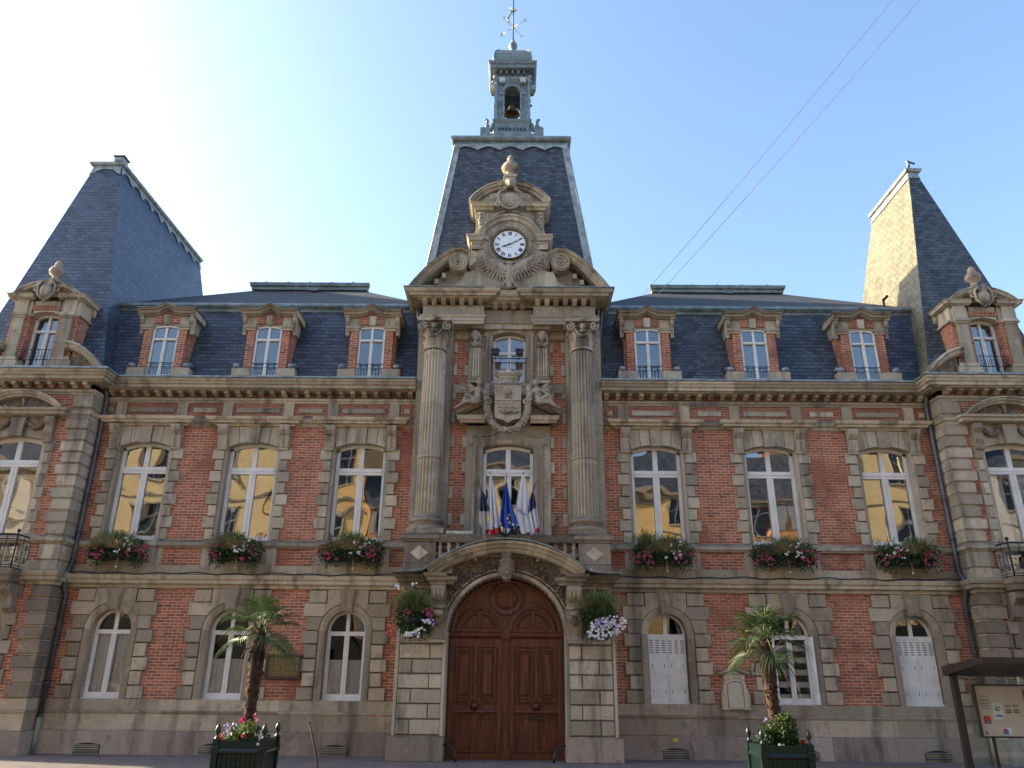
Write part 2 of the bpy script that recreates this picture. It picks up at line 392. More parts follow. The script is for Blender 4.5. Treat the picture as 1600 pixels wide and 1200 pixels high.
def sculpt(mb, name, voxel, mat, parent=None, smooth=2):                    # fuses overlapping limbs into one continuous surface
    me = bpy.data.meshes.new('tmp'); me.from_pydata(mb.v, [], mb.f); o = bpy.data.objects.new('tmp', me); COL.objects.link(o)
    md = o.modifiers.new('r', 'REMESH'); md.mode = 'VOXEL'; md.voxel_size = voxel
    if smooth: ms = o.modifiers.new('s', 'SMOOTH'); ms.factor = .5; ms.iterations = smooth
    dg = bpy.context.evaluated_depsgraph_get(); m2 = bpy.data.meshes.new_from_object(o.evaluated_get(dg))
    bpy.data.objects.remove(o); m2.name = name; m2.materials.clear(); m2.materials.append(MAT[mat])
    m2.polygons.foreach_set('use_smooth', [True]*len(m2.polygons)); m2.polygons.foreach_set('material_index', [0]*len(m2.polygons))
    at = m2.attributes.new('rnd', 'FLOAT', 'FACE'); at.data.foreach_set('value', [.5]*len(m2.polygons))
    q = bpy.data.objects.new(name, m2); COL.objects.link(q); q.parent = parent
    return q

def text_mesh(txt, size, depth=.004):
    cu = bpy.data.curves.new('t', 'FONT'); cu.body = txt; cu.size = size; cu.extrude = depth/2; cu.align_x = 'CENTER'; cu.align_y = 'CENTER'; cu.resolution_u = 2
    o = bpy.data.objects.new('t', cu); COL.objects.link(o)
    dg = bpy.context.evaluated_depsgraph_get(); me = bpy.data.meshes.new_from_object(o.evaluated_get(dg))
    vs = [v.co.copy() for v in me.vertices]; fs = [tuple(p.vertices) for p in me.polygons]
    bpy.data.objects.remove(o); bpy.data.curves.remove(cu); bpy.data.meshes.remove(me)
    return vs, fs

def tag(o, label=None, cat=None, group=None, kind=None):
    for k, v in (('label', label), ('category', cat), ('group', group), ('kind', kind)):
        if v: o[k] = v
    return o
def thing(name, label, cat, loc=(0, 0, 0), group=None, rz=0):
    o = bpy.data.objects.new(name, None); COL.objects.link(o); o.location = loc; o.rotation_euler = (0, 0, rz); o.empty_display_size = .3
    return tag(o, label, cat, group)
def copy_tree(o, parent=None, loc=None, first=True):
    c = o.copy(); COL.objects.link(c)
    if first:
        c.parent = parent
        if loc is not None: c.location = loc
    else: c.parent = parent
    for ch in list(o.children): copy_tree(ch, c, None, False)
    return c
def arcpts(cx, cz, r, a0, a1, n, rz=None):
    return [(cx+r*cos(a0+(a1-a0)*i/n), cz+(rz or r)*sin(a0+(a1-a0)*i/n)) for i in range(n+1)]
def segfn(hw, zs, rise, cx=0):                                              # segmental arch
    Rr = (hw*hw+rise*rise)/(2*rise)
    return lambda x: zs-(Rr-rise)+sqrt(max(0, Rr*Rr-(x-cx)**2))
def spiral(cx, cz, r, turns, a0, y, sgn=1, n=26, k=.12):
    return [(cx+sgn*(r*(1-(1-k)*i/n))*cos(a0+2*pi*turns*i/n), y, cz+(r*(1-(1-k)*i/n))*sin(a0+2*pi*turns*i/n)) for i in range(n+1)]

# ================================================================== GROUND
mb = MB(); mb.box(-400, 400, -500, 500, -.5, -.14, 'asphalt'); tag(mb.build('street'), kind='structure')
mb = MB(); mb.box(-60, 60, -9.2, 8, -.2, 0, 'paving')
mb.box(-60, 60, -9.35, -9.2, -.2, .004, 'kerb'); tag(mb.build('pavement'), kind='structure')
mb = MB(); mb.box(-60, 60, -40, -22.3, -.2, -.01, 'paving'); mb.box(-60, 60, -22.3, -22.15, -.2, 0.0, 'kerb'); tag(mb.build('far_pavement'), kind='structure')

# ================================================================== TOWN HALL
TH = thing('town_hall', 'brick and stone town hall with clock tower, slate roofs and arched wooden doors', 'town hall')

G_SPR, G_R = 2.78, .49
F_SPR, F_RISE, F_HW = 7.46, .14, .67

def gwin_proto(curtain=None, shutter=None, blind=False):
    """ground-floor arched window, local x = 0 at its axis"""
    f = MB(); W = 'white'; hw = G_R-.005; y0, y1 = .2, .27
    w_ = .055
    f.box(-hw, -hw+w_, y0, y1, 1.22, G_SPR, W); f.box(hw-w_, hw, y0, y1, 1.22, G_SPR, W)
    f.arc(arcpts(0, G_SPR, hw, 0, pi, 16), [(0, y0), (w_, y0), (w_, y1), (0, y1)], W, seg=99)
    f.box(-hw+w_, hw-w_, y0-.01, y1-.003, 2.68, 2.78, W)
    f.box(-.045, .045, y0+.004, y1-.006, 2.78, G_SPR+hw-w_+.01, W)
    f.box(-.06, .06, y0-.006, y1-.004, 1.22, 2.68, W)
    f.box(-.006, .006, y0-.016, y0-.006, 1.24, 2.66, W)
    for a, b in ((-hw+w_, -.06), (.06, hw-w_)):
        f.box(a, b, y0+.006, y1-.008, 1.22, 1.34, W)
        f.box(a if a < 0 else b-.03, a+.03 if a < 0 else b, y0+.008, y1-.009, 1.34, 2.68, W)
    f.box(-hw-.01, hw+.01, .10, .275, 1.17, 1.22, W)
    o = f.build('window', TH)
    g = MB(); g.box(-hw+.02, hw-.02, .245, .249, 1.25, 2.7, 'glass_low'); g.prism([(-hw+.02, 2.7)]+arcpts(0, G_SPR, hw-.02, pi, 0, 14)+[(hw-.02, 2.7)], .244, .248, 'glass_low')
    g.build('pane', o)
    def cloth(x0, x1, z0, z1, seed):
        c = MB(); rn = random.Random(seed); n = 26; vs = []; ph = rn.random()*6
        for i in range(n+1):
            x = x0+(x1-x0)*i/n; y = .315+.022*sin(ph+i*1.35)+.01*sin(i*2.9+ph)
            vs += [(x, y, z0), (x+.004*sin(i), y-.006, z1)]
        c.add(vs, [(2*i, 2*i+2, 2*i+3, 2*i+1) for i in range(n)], 'curtain', True)
        return c
    if curtain == 'full':
        cloth(-.45, -.03, 1.25, 2.72, 1).build('curtain', o); cloth(.03, .45, 1.25, 2.72, 2).build('curtain', o)
    if curtain == 'half':
        cloth(-.45, -.03, 1.25, 2.12, 3).build('curtain', o); cloth(.03, .45, 1.25, 2.12, 4).build('curtain', o)
    if shutter == 'closed':
        for sg in (-1, 1):
            h = MB(); x0, x1 = (-hw+.03, -.004) if sg < 0 else (.004, hw-.03); wd = (x1-x0)
            h.box(x0, x1, .125, .15, 1.2, 2.76, 'white_old')
            for k in range(1, 3):
                xx = x0+wd*k/3; h.box(xx-.008, xx+.008, .119, .126, 1.2, 2.76, 'white_old')
            for k in range(3):                                       # cut louvre slots near the top
                xa = x0+wd*k/3+.035; xb = x0+wd*(k+1)/3-.035
                for q in range(6):
                    z = 2.34+q*.055; h.box(xa, xb, .121, .1262, z, z+.02, 'black'); h.box(xa, xb, .115, .1245, z+.02, z+.032, 'white_old')
                if k != 1:
                    for z in (2.0, 1.42): h.box((xa+xb)/2-.006, (xa+xb)/2+.006, .1215, .1262, z, z+.09, 'black')
            h.box(x0, x1, .118, .127, 2.70, 2.76, 'white_old'); h.box(x0, x1, .118, .127, 1.2, 1.25, 'white_old')
            h.build('shutter', o)
    if shutter == 'open':
        for sg in (-1, 1):
            h = MB(); x = sg*(hw-.01); h.box(x-.02, x+.02, -.10, .18, 1.2, 2.74, 'white_old')
            for k in range(3): h.box(x-.026*sg-.004, x-.02*sg, -.08+k*.09, -.075+k*.09, 1.22, 2.72, 'white_old')
            h.build('shutter', o)
    if blind:
        b = MB()
        for z in (1.3, 1.58, 1.86, 2.14, 2.42): b.box(-.45, .45, .33, .335, z, z+.13, 'curtain')
        b.build('blind', o)
    return o

def fwin_proto(hw=F_HW, zb=4.95, zs=F_SPR, rise=F_RISE, ztr=6.85, name='window', parent=None, y0=.2, jw=.085, glassm='glass', trh=.09, st=.06, mull=.085):
    """segmental-headed casement with a transom"""
    f = MB(); W = 'white'; y1 = y0+.08; fn = segfn(hw-.005, zs, rise); h2 = hw-.005
    f.box(-h2, -h2+jw, y0, y1, zb, zs-.01, W); f.box(h2-jw, h2, y0, y1, zb, zs-.01, W)
    n = 12; xs = [-h2+2*h2*i/n for i in range(n+1)]
    f.add([p for x in xs for p in ((x, y0, fn(x)-jw), (x, y0, fn(x)), (x, y1, fn(x)-jw), (x, y1, fn(x)))],
          [q for i in range(n) for q in ((4*i, 4*i+4, 4*i+5, 4*i+1), (4*i, 4*i+2, 4*i+6, 4*i+4))], W)
    f.box(-h2+jw, h2-jw, y0-.015, y1-.003, ztr-trh, ztr+trh, W)
    f.box(-h2+jw, h2-jw, y0-.03, y0-.015, ztr-.015, ztr+.03, W)
    f.box(-mull*.75, mull*.75, y0+.004, y1-.006, ztr+trh, zs+rise-jw*.6, W)
    f.box(-mull, mull, y0-.006, y1-.004, zb, ztr-trh, W)
    f.box(-.008, .008, y0-.02, y0-.006, zb, ztr-trh, W)
    for a, b in ((-h2+jw, -mull), (mull, h2-jw)):
        f.box(a, b, y0+.006, y1-.008, zb, zb+.16, W)
    o = f.build(name, parent or TH)
    for sg in (-1, 1):                                             # every pane its own, old glass sits a little out of true
        xa, xb = (-h2+.03, -.03) if sg < 0 else (.03, h2-.03)
        for za, zt in ((zb+.05, ztr-.03), (ztr+.03, zs+rise-jw*.7)):
            g = MB(); t = random.uniform(-.004, .004); t2 = random.uniform(-.004, .004)
            g.add([(xa, y0+.045, za), (xb, y0+.045+t, za), (xb, y0+.045+t+t2, zt), (xa, y0+.045+t2, zt)], [(0, 1, 2, 3)], glassm)
            g.build('pane', o)
    return o

# ---- surrounds
def ground_surround():
    m = MB(); fn = lambda x: G_SPR+sqrt(max(0, G_R*G_R-x*x))
    for sg in (-1, 1): m.box(sg*G_R, sg*.93, 0, .33, 1.19, G_SPR, 'stone_warm')
    m.archfill(-.93, -G_R, 3.76, lambda x: G_SPR, 0, .33, 'stone_warm', 1); m.archfill(G_R, .93, 3.76, lambda x: G_SPR, 0, .33, 'stone_warm', 1)
    m.archfill(-G_R, G_R, 3.76, fn, .0, .33, 'stone_warm', 20)
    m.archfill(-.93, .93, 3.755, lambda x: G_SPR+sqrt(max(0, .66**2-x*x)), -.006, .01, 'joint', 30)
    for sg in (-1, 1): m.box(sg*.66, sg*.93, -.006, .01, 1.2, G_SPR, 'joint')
    ro = .655                                                      # moulded ring round the opening
    pr = [(0, .02), (0, -.012), (-.05, -.03), (-.115, -.045), (-.16, -.045), (-.165, .02)]
    jamb = [(G_R, 1.19), (G_R, 1.9), (G_R, G_SPR)]
    pts = jamb[:-1]+arcpts(0, G_SPR, G_R, 0, pi, 22)+[(-G_R, 1.9), (-G_R, 1.19)]
    m.arc(pts, pr, 'stone_warm', seg=4)
    zs = [1.19, 1.50, 1.83, 2.14, 2.47, 2.79, 3.11, 3.43, 3.765]
    for k in range(8):
        z0, z1 = zs[k], zs[k+1]; L = 1.07 if k % 2 == 0 else .97
        if k == 7: L = .97
        for sg in (-1, 1):
            if z1 <= G_SPR+.02: m.rblock(sg*(ro+.003), sg*L, z0, z1, -.065, .0, 'stone_warm')
            elif k < 7:
                r_ = ro+.008; za, zb2 = z0+.008, z1-.008
                def xo(z): return sqrt(max(0, r_*r_-(z-G_SPR)**2))
                pts = [(sg*(L-.008), za), (sg*(L-.008), zb2)]
                if k == 6:
                    pts += [(sg*.50, zb2)]; pts += [(sg*xo(z), z) for z in (3.27, 3.2, za)]
                else: pts += [(sg*xo(za+(zb2-za)*(1-q/4)), za+(zb2-za)*(1-q/4)) for q in range(5)]
                m.prism(pts, -.065, 0, 'stone_warm')
            else:
                m.rblock(sg*.52, sg*L, z0, z1-.01, -.065, 0, 'stone_warm')
                m.prism([(sg*.20, 3.755), (sg*.505, 3.755), (sg*.505, 3.44), (sg*.46, 3.262), (sg*.3, 3.368), (sg*.145, 3.428), ], -.07, 0, 'stone_warm')
    m.prism([(-.205, 3.76), (.205, 3.76), (.125, 3.24), (-.125, 3.24)], -.13, -.0, 'stone_warm')
    m.prism([(-.17, 3.74), (.17, 3.74), (.10, 3.28), (-.10, 3.28)], -.15, -.1, 'stone_warm')
    return m.build('window_surround', TH)

def console(m, x0, x1, zt, zb, yo, mat='stone'):
    """scrolled bracket with three flutes"""
    H = zt-zb
    prof = [(.0, zt), (-yo, zt), (-yo, zt-.10*H), (-yo*.97, zt-.22*H), (-yo*.75, zt-.34*H), (-yo*.5, zt-.42*H), (-yo*.55, zt-.5*H), (-yo*.5, zt-.62*H), (-yo*.36, zt-.9*H), (-yo*.42, zt-.93*H), (-yo*.42, zb), (0, zb)]
    m.sweepx(prof, x0, x1, mat)
    wd = x1-x0
    for k in range(3):
        xa = x0+wd*(.14+.27*k); p2 = [(y-.012 if y < -.01 else y, z) for y, z in prof[2:9]]
        m.sweepx(p2+[(0, prof[8][1]), (0, prof[2][1])], xa, xa+wd*.17, mat)

HOOD = [(0, 0), (.04, 0), (.05, .035), (.09, .05), (.17, .06), (.18, .11), (.23, .125), (.26, .17), (.27, .205), (0, .225)]
def first_surround(hw=F_HW, consoles=True):
    m = MB(); fn = segfn(hw, F_SPR, F_RISE)
    for sg in (-1, 1): m.box(sg*hw, sg*.93, 0, .33, 4.97, F_SPR, 'stone')
    m.archfill(-hw, hw, 8.03, fn, -.01, .33, 'stone', 16)
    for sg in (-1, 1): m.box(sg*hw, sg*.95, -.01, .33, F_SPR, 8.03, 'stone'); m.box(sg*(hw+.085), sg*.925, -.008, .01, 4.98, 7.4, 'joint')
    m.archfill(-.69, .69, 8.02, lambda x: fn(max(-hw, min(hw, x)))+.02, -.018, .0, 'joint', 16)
    for k in range(8):
        z0 = 4.97+.305*k+.0; z1 = z0+.305; L = 1.07 if k % 2 else .975
        for sg in (-1, 1): m.rblock(sg*(hw+.075), sg*L, z0, z1, -.045, 0, 'stone')
    cuts = [(-hw, -.73), (-.40, -.44), (-.135, -.155), (.135, .155), (.40, .44), (hw, .73)]
    for i in range(5):
        (a, at_), (b, bt) = cuts[i], cuts[i+1]; g = .008
        n = 5; bot = [(a+g+(b-a-2*g)*q/n, fn(a+g+(b-a-2*g)*q/n)-(.0 if i != 2 else .05)) for q in range(n+1)]
        m.prism(bot+[(bt-g, 8.02), (at_+g, 8.02)], -.045 if i != 2 else -.10, 0, 'stone')
    for sg in (-1, 1): console(m, min(sg*.70, sg*.95), max(sg*.70, sg*.95), 8.03, 7.37, .24)
    m.mould([(-1.03, .02), (-1.03, -.05), (1.03, -.05), (1.03, .02)], [(o, 8.03+z) for o, z in HOOD], 'stone_light')
    return m.build('window_surround', TH)

def die_panel():                                                    # stone die below the first-floor windows
    m = MB(); m.box(-.95, .95, -.03, .2, 4.33, 4.77, 'stone'); m.rblock(-.72, .72, 4.38, 4.72, -.055, -.03, 'stone')
    return m.build('apron_panel', TH)

# ---- dormer (local x = 0 at its axis, front face y = -.1)
def gable(m, prof_front, yf, yb, mat):
    pass
def dormer_proto():
    yf = -.12
    m = MB(); S_ = 'stone_light'
    for sg in (-1, 1):
        m.box(sg*.37, sg*.66, yf-.02, .6, 10.86, 10.92, S_); m.box(sg*.36, sg*.69, yf-.05, .62, 10.92, 10.99, S_)
        m.box(sg*.37, sg*.645, yf-.01, 1.2, 10.99, 11.3, S_)
        m.add([(sg*.64, .0, 10.86), (sg*.70, .0, 10.86), (sg*.70, 1.2, 10.86), (sg*.64, 1.2, 10.86), (sg*.64, .0, 11.3), (sg*.70, .0, 11.3), (sg*.70, 1.4, 11.3), (sg*.64, 1.4, 11.3)],
              [(0, 1, 5, 4), (1, 2, 6, 5), (0, 3, 2, 1)], S_)
        console(m, sg*.66 if sg > 0 else -.76, sg*.76 if sg > 0 else -.66, 11.25, 10.75, .2, S_)
    fn = segfn(.375, 10.95, .06)
    m.archfill(-.375, .375, 11.05, fn, yf+.02, .4, S_, 8)
    # gable fill
    m.prism([(-.645, 11.04), (.645, 11.04), (.645, 11.3), (.28, 11.32), (0, 11.46), (-.28, 11.32), (-.645, 11.3)], yf, 1.3, S_)
    m.prism([(-.075, 11.02), (.075, 11.02), (.10, 11.30), (-.10, 11.30)], yf-.05, yf, S_)
    # kneeling cornice
    prof = [(0, yf-.0), (0, yf-.06), (.03, yf-.10), (.05, yf-.16), (.12, yf-.17), (.13, yf-.22), (.17, yf-.25), (.185, 1.5), (0, 1.5)]
    path = [(.80, 11.26), (.27, 11.27), (0, 11.42), (-.27, 11.27), (-.80, 11.26)]
    m.arc(path, [(-n_, y) for n_, y in prof], S_, seg=9)
    for sg in (-1, 1): m.box(sg*.66, sg*.80, yf-.12, 1.4, 11.25, 11.43, S_)
    o = m.build('dormer', TH)
    for sg in (-1, 1):
        p_ = MB(); p_.qblock(sg*.37, sg*.87, yf-.06, .6, 9.31, 9.69, S_, .015); p_.build('plinth_block', o)
    b = MB()
    for sg in (-1, 1):
        b.box(sg*.375, sg*.60, yf, .5, 9.69, 10.86, 'brick'); b.box(sg*.60, sg*.66, yf+.16, .9, 9.69, 10.86, 'brick')
        b.prism([(sg*.115, 11.04), (sg*.33, 11.04), (sg*.37, 11.28), (sg*.13, 11.30)], yf-.018, yf, 'brick')
    b.prism([(-.22, 11.31), (.22, 11.31), (0, 11.42)], yf-.016, yf, 'brick_soot')
    b.build('brickwork', o)
    z = MB()
    for sg in (-1, 1):
        z.ball((sg*.76, yf+.0, 9.75), (.11, .12, .09), 'zinc'); z.ball((sg*.82, yf+.12, 9.8), (.07, .14, .07), 'zinc')
    z.arc([(.84, 11.435), (.28, 11.445), (0, 11.60), (-.28, 11.445), (-.84, 11.435)], [(0, yf-.27), (-.02, yf-.27), (-.02, 1.9), (0, 1.9)], 'lead', seg=9)
    z.build('lead_cover', o)
    fr = fwin_proto(.372, 9.36, 10.95, .06, 10.57, 'window_frame', o, -.075, .052, 'glass_up', .03, .04, .042)
    for ch in list(fr.children): ch.parent = o
    r = MB()
    r.tube([(-.37, yf+.04, 9.86), (.37, yf+.04, 9.86)], .012, 'iron', 5); r.tube([(-.37, yf+.04, 9.74), (.37, yf+.04, 9.74)], .008, 'iron', 4)
    for k in range(9):
        x = -.33+k*.0825; r.tube([(x, yf+.04, 9.42), (x, yf+.04, 9.86 if k % 2 else 9.74)], .007, 'iron', 4)
    r.build('railing', o)
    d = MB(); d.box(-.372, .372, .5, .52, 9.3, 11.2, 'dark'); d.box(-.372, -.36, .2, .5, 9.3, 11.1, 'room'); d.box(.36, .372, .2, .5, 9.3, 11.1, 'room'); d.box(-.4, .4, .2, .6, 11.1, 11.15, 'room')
    d.build('window_reveal', o)
    return o
MAT['glass_up'] = glass('dormer_glass', .15, (1, 1, 1), .006)

# ---- vents
def vent_proto():
    m = MB(); x0, x1 = -.30, .30
    m.box(x0, x1, -.118, -.10, .0, .2, 'black'); m.prism([(x0, .2)]+[(x0+.6*i/8, .2+.05*sin(pi*i/8)) for i in range(1, 8)]+[(x1, .2)], -.118, -.10, 'black')
    for k in range(6): m.sweepx([(-.119, .014+k*.036), (-.132, .008+k*.036), (-.132, .016+k*.036), (-.119, .024+k*.036)], x0+.01, x1-.01, 'stone')
    return m.build('vent_grille', TH)

# ================================================================== SIDES
BAYS = {-1: [-3.95, -6.83, -9.74], 1: [3.94, 6.97, 10.02]}
DORM = {-1: [-3.88, -6.80, -9.72], 1: [3.88, 6.87, 9.92]}
EDGE = {-1: -2.53, 1: 2.50}; CORN = {-1: -11.1, 1: 11.45}; AX = {-1: -12.85, 1: 13.05}; YP = -.6; FAR = {-1: -15.2, 1: 15.4}

def plan(sg, clip=True):
    """plan line of one side, always running towards +x"""
    p = [(EDGE[sg], 0), (CORN[sg], 0), (CORN[sg], YP), (FAR[sg], YP)]
    return p if sg > 0 else p[::-1]

gs = {}; protos = {}
gs_proto = ground_surround(); fs_proto = first_surround(); dp = die_panel(); dmr = dormer_proto(); vent = vent_proto()
fw = fwin_proto(); used = set()
def inst(p, x, parent=TH):
    if p.name not in used:
        used.add(p.name); p.location.x = x; return p
    return copy_tree(p, parent, (x, p.location.y, p.location.z))
gwins = {(-1, 0): dict(curtain='half'), (-1, 1): dict(curtain='half'), (-1, 2): dict(curtain='full'), (1, 0): dict(shutter='closed'), (1, 1): dict(shutter='open', blind=True), (1, 2): dict(shutter='closed')}
gproto = {}
for sg in (-1, 1):
    b = BAYS[sg]
    for i, c in enumerate(b):
        inst(gs_proto, c); inst(fs_proto, c); inst(dp, c); inst(fw, c); inst(dmr, DORM[sg][i]); inst(vent, c if i or sg < 0 else c+.03)
        kw = gwins[(sg, i)]; key = str(kw)
        if key not in gproto: gproto[key] = gwin_proto(**kw); gproto[key].location.x = c
        else: copy_tree(gproto[key], TH, (c, 0, 0))
    # ---------------- masonry below the sills
    path = plan(sg)
    m = MB()
    m.mould(path, [(-.05, 0), (.10, 0), (.10, .50), (.085, .515), (-.05, .515)], 'stone_base', seg=1.35)
    m.build('stone_base', TH)
    m = MB()
    m.mould(path, [(-.05, .515), (.05, .515), (.05, .87), (-.05, .87)], 'stone_warm', seg=2.1)
    m.mould(path, [(-.05, .87), (.055, .87), (.07, .885), (.07, .905), (.085, .915), (.085, .94), (.06, .95), (-.05, .95)], 'stone_warm', seg=3)
    m.mould(path, [(-.05, .95), (.045, .95), (.045, 1.19), (-.05, 1.19)], 'stone_warm', seg=2.9)
    m.build('stone_dado', TH)
    # ---------------- brick between the openings
    m = MB()
    xs = [EDGE[sg]]+[v for c in b for v in (c-sg*.93, c+sg*.93)]+[CORN[sg]]
    for a, c2 in zip(xs[::2], xs[1::2]):
        m.box(a, c2, 0, .33, 1.19, 3.77, 'brick'); m.box(a, c2, 0, .33, 4.97, 8.03, 'brick')
    m.box(EDGE[sg], CORN[sg], .003, .33, 3.77, 4.97, 'brick'); m.box(EDGE[sg], CORN[sg], .003, .33, 8.03, 9.3, 'brick_soot')
    yb = .33
    X0, X1 = CORN[sg], FAR[sg]; A = AX[sg]
    m.box(X0, X0+sg*.3, YP, 0, 0, 9.3, 'brick')
    gA, gB = A-sg*1.0, A+sg*1.0
    m.box(X0, gA, YP, YP+.3, 0, 9.3, 'brick'); m.box(gB, X1, YP, YP+.3, 0, 9.3, 'brick')
    m.box(gA, gB, YP+.002, YP+.3, 8.1, 9.3, 'brick'); m.box(gA, gB, YP+.002, YP+.3, 3.77, 4.0, 'brick')
    m.build('brick_wall', TH)
    # ---------------- floor cornice, sill course, string courses
    m = MB()
    m.mould(path, [(-.02, 3.77), (.06, 3.77), (.07, 3.83), (.10, 3.85), (.18, 3.87), (.19, 3.95), (.23, 3.97), (.26, 4.05), (.26, 4.07), (.06, 4.12), (-.02, 4.12)], 'stone_light', seg=2.4)
    m.mould(path, [(-.02, 4.12), (.055, 4.12), (.055, 4.33), (-.02, 4.33)], 'stone', seg=1.9)
    m.build('floor_cornice', TH); m = MB()
    m.mould(path, [(-.02, 4.77), (.05, 4.77), (.06, 4.80), (.10, 4.82), (.11, 4.90), (.07, 4.93), (.03, 4.97), (-.02, 4.97)], 'stone', seg=2.0)
    m.build('sill_course', TH)
    m = MB()
    m.mould(path, [(-.02, 8.03), (.03, 8.03), (.035, 8.12), (.07, 8.14), (.08, 8.2), (.10, 8.24), (.02, 8.30), (-.02, 8.3)], 'stone', seg=2.0)
    m.build('string_course', TH); m = MB()
    m.mould(path, [(-.02, 8.70), (.03, 8.70), (.04, 8.74), (.08, 8.77), (.09, 8.82), (.05, 8.85), (-.02, 8.85)], 'stone', seg=2.0)
    m.build('string_course', TH)
    # ---------------- frieze panels
    def panel(x0, x1, z0, z1, rb=True):
        m = MB(); (m.rblock(x0, x1, z0, z1, -.03, 0, 'stone') if rb else m.box(x0, x1, -.035, 0, z0, z1, 'stone')); m.build('frieze_panel', TH)
    for i, c in enumerate(b):
        for q in (-1, 1): panel(c+q*.70, c+q*.97, 8.30, 8.70, False)
        panel(c-.60, c+.60, 8.41, 8.58)
    mids = [(b[0]+b[1])/2, (b[1]+b[2])/2]
    for c in mids: panel(c-.33, c+.33, 8.41, 8.58)
    for c in (EDGE[sg]+sg*.24, CORN[sg]-sg*.22): panel(c-.09, c+.09, 8.41, 8.58)
    # ---------------- brackets and main cornice
    m = MB()
    def brackets(x0, x1, y, pitch=.31):
        n = int(abs(x1-x0)/pitch); st = (x1-x0)/n
        for k in range(n):
            x = x0+st*(k+.5); r = random.random()
            bm_ = MB(); bm_.sweepx([(y, 8.86), (y-.10, 8.86), (y-.13, 8.89), (y-.24, 8.92), (y-.25, 8.99), (y, 8.99)], x-.06, x+.06, 'stone'); bm_.build('cornice_bracket', TH)
    brackets(EDGE[sg], CORN[sg]-sg*.1, 0); brackets(CORN[sg], FAR[sg], YP)
    m = MB()
    m.mould(path, [(-.1, 8.99), (.30, 8.99), (.31, 9.01), (.40, 9.02), (.41, 9.10), (.45, 9.115), (.47, 9.16), (.51, 9.20), (.515, 9.25), (-.1, 9.27)], 'stone_light', seg=1.9)
    m.build('cornice', TH)
    m = MB()
    m.mould(path, [(-.1, 9.272), (.53, 9.252), (.55, 9.262), (.55, 9.31), (.50, 9.33), (-.1, 9.36)], 'zinc', seg=2.)
    m.build('gutter', TH)
    # ---------------- corner quoins of the pavilion
    m = MB(); x = CORN[sg]
    def quoin(z0, z1, L, mt):
        m.qblock(x-sg*.055, x+sg*L, YP-.07, -.13, z0+.016, z1-.016, mt, .022)
    for k in range(8):
        zs = 1.19+.3225*k; quoin(zs, zs+.3225, .52 if k % 2 == 0 else .42, 'stone_dark')
    for k in range(10): quoin(4.97+.306*k, 5.276+.306*k, .52 if k % 2 else .42, 'stone')
    quoin(4.35, 4.76, .46, 'stone'); quoin(8.31, 8.69, .44, 'stone')
    m.box(x-sg*.025, x+sg*.40, YP-.025, YP+.02, 1.19, 8.7, 'stone'); m.box(x-sg*.025, x+sg*.02, YP, -.1, 1.19, 8.7, 'stone')
    m.build('corner_quoins', TH)
    # ---------------- drainpipe
    m = MB(); xp = x-sg*.0 - sg*(-.0) + (-sg)*.14
    pts = [(xp, -.32, 9.0), (xp, -.16, 8.75), (xp, -.15, 8.4), (xp, -.15, 4.3), (xp, -.30, 4.12), (xp, -.30, 3.8), (xp, -.15, 3.6), (xp, -.15, .75)]
    m.tube(pts, .055, 'pipe', 10); m.tube([(xp, -.15, .78), (xp, -.15, 0)], .062, 'pipe_light', 10)
    for z in (8.2, 7.2, 6.1, 5.1, 3.3, 2.4, 1.5, .8): m.tube([(xp, -.15, z), (xp, -.15, z+.05)], .068, 'pipe', 10); m.box(xp-.012, xp+.012, -.15, 0.01, z, z+.03, 'pipe')
    m.build('drainpipe', TH)
    # ---------------- pavilion windows
    m = MB()
    def put(mm, dy):
        mm.v = [(v[0]+A, v[1]+dy, v[2]) for v in mm.v]
    fn = segfn(.72, 7.42, .13)
    for q in (-1, 1):
        m.box(q*.72, q*1.0, YP-.005, YP+.33, 4.0, 7.42, 'stone')
        for k in range(8): m.rblock(q*.80, q*(1.04 if k % 2 else .95), 4.97+.305*k, 5.275+.305*k, YP-.05, YP, 'stone')
        console(m, min(q*.74, q*.98), max(q*.74, q*.98), 8.02, 7.32, .0, 'stone_dark')
    m.archfill(-.72, .72, 8.04, fn, YP-.01, YP+.33, 'stone_warm', 14)
    for q in (-1, 1): m.box(q*.72, q*1.0, YP-.008, YP+.33, 7.42, 8.04, 'stone_warm')
    m.v = [(v[0], v[1], v[2]) for v in m.v]
    for q in (-1, 1):
        xa, xb = min(q*.74, q*.97), max(q*.74, q*.97)
        m.sweepx([(YP, 8.03), (YP-.22, 8.03), (YP-.22, 7.9), (YP-.13, 7.78), (YP-.16, 7.6), (YP-.10, 7.5), (YP-.10, 7.36), (YP, 7.36)], xa, xb, 'stone_dark')
    m.prism([(-.19, 8.03), (.19, 8.03), (.15, 7.52), (-.15, 7.52)], YP-.12, YP, 'stone')
    for q in (-1, 1):                                                # carved swags
        pts = [(q*(.24+.46*i/8), YP-.06, 7.92-.17*sin(pi*i/8)) for i in range(9)]
        m.tube(pts, [.03+.04*sin(pi*i/8) for i in range(9)], 'stone_rough', 7)
        for i in range(9): m.ball((pts[i][0]+random.uniform(-.02, .02), YP-.10, pts[i][2]+random.uniform(-.03, .04)), .035, 'stone_dark', 6, 5)
    m.mould([(-1.05, YP+.02), (-1.05, YP-.05), (1.05, YP-.05), (1.05, YP+.02)], [(0, 8.04), (.08, 8.05), (.20, 8.08), (.21, 8.16), (.26, 8.18), (.27, 8.235), (0, 8.25)], 'stone')
    ap = arcpts(0, 8.24-1.17, 1.68, pi-.80, .80, 18)
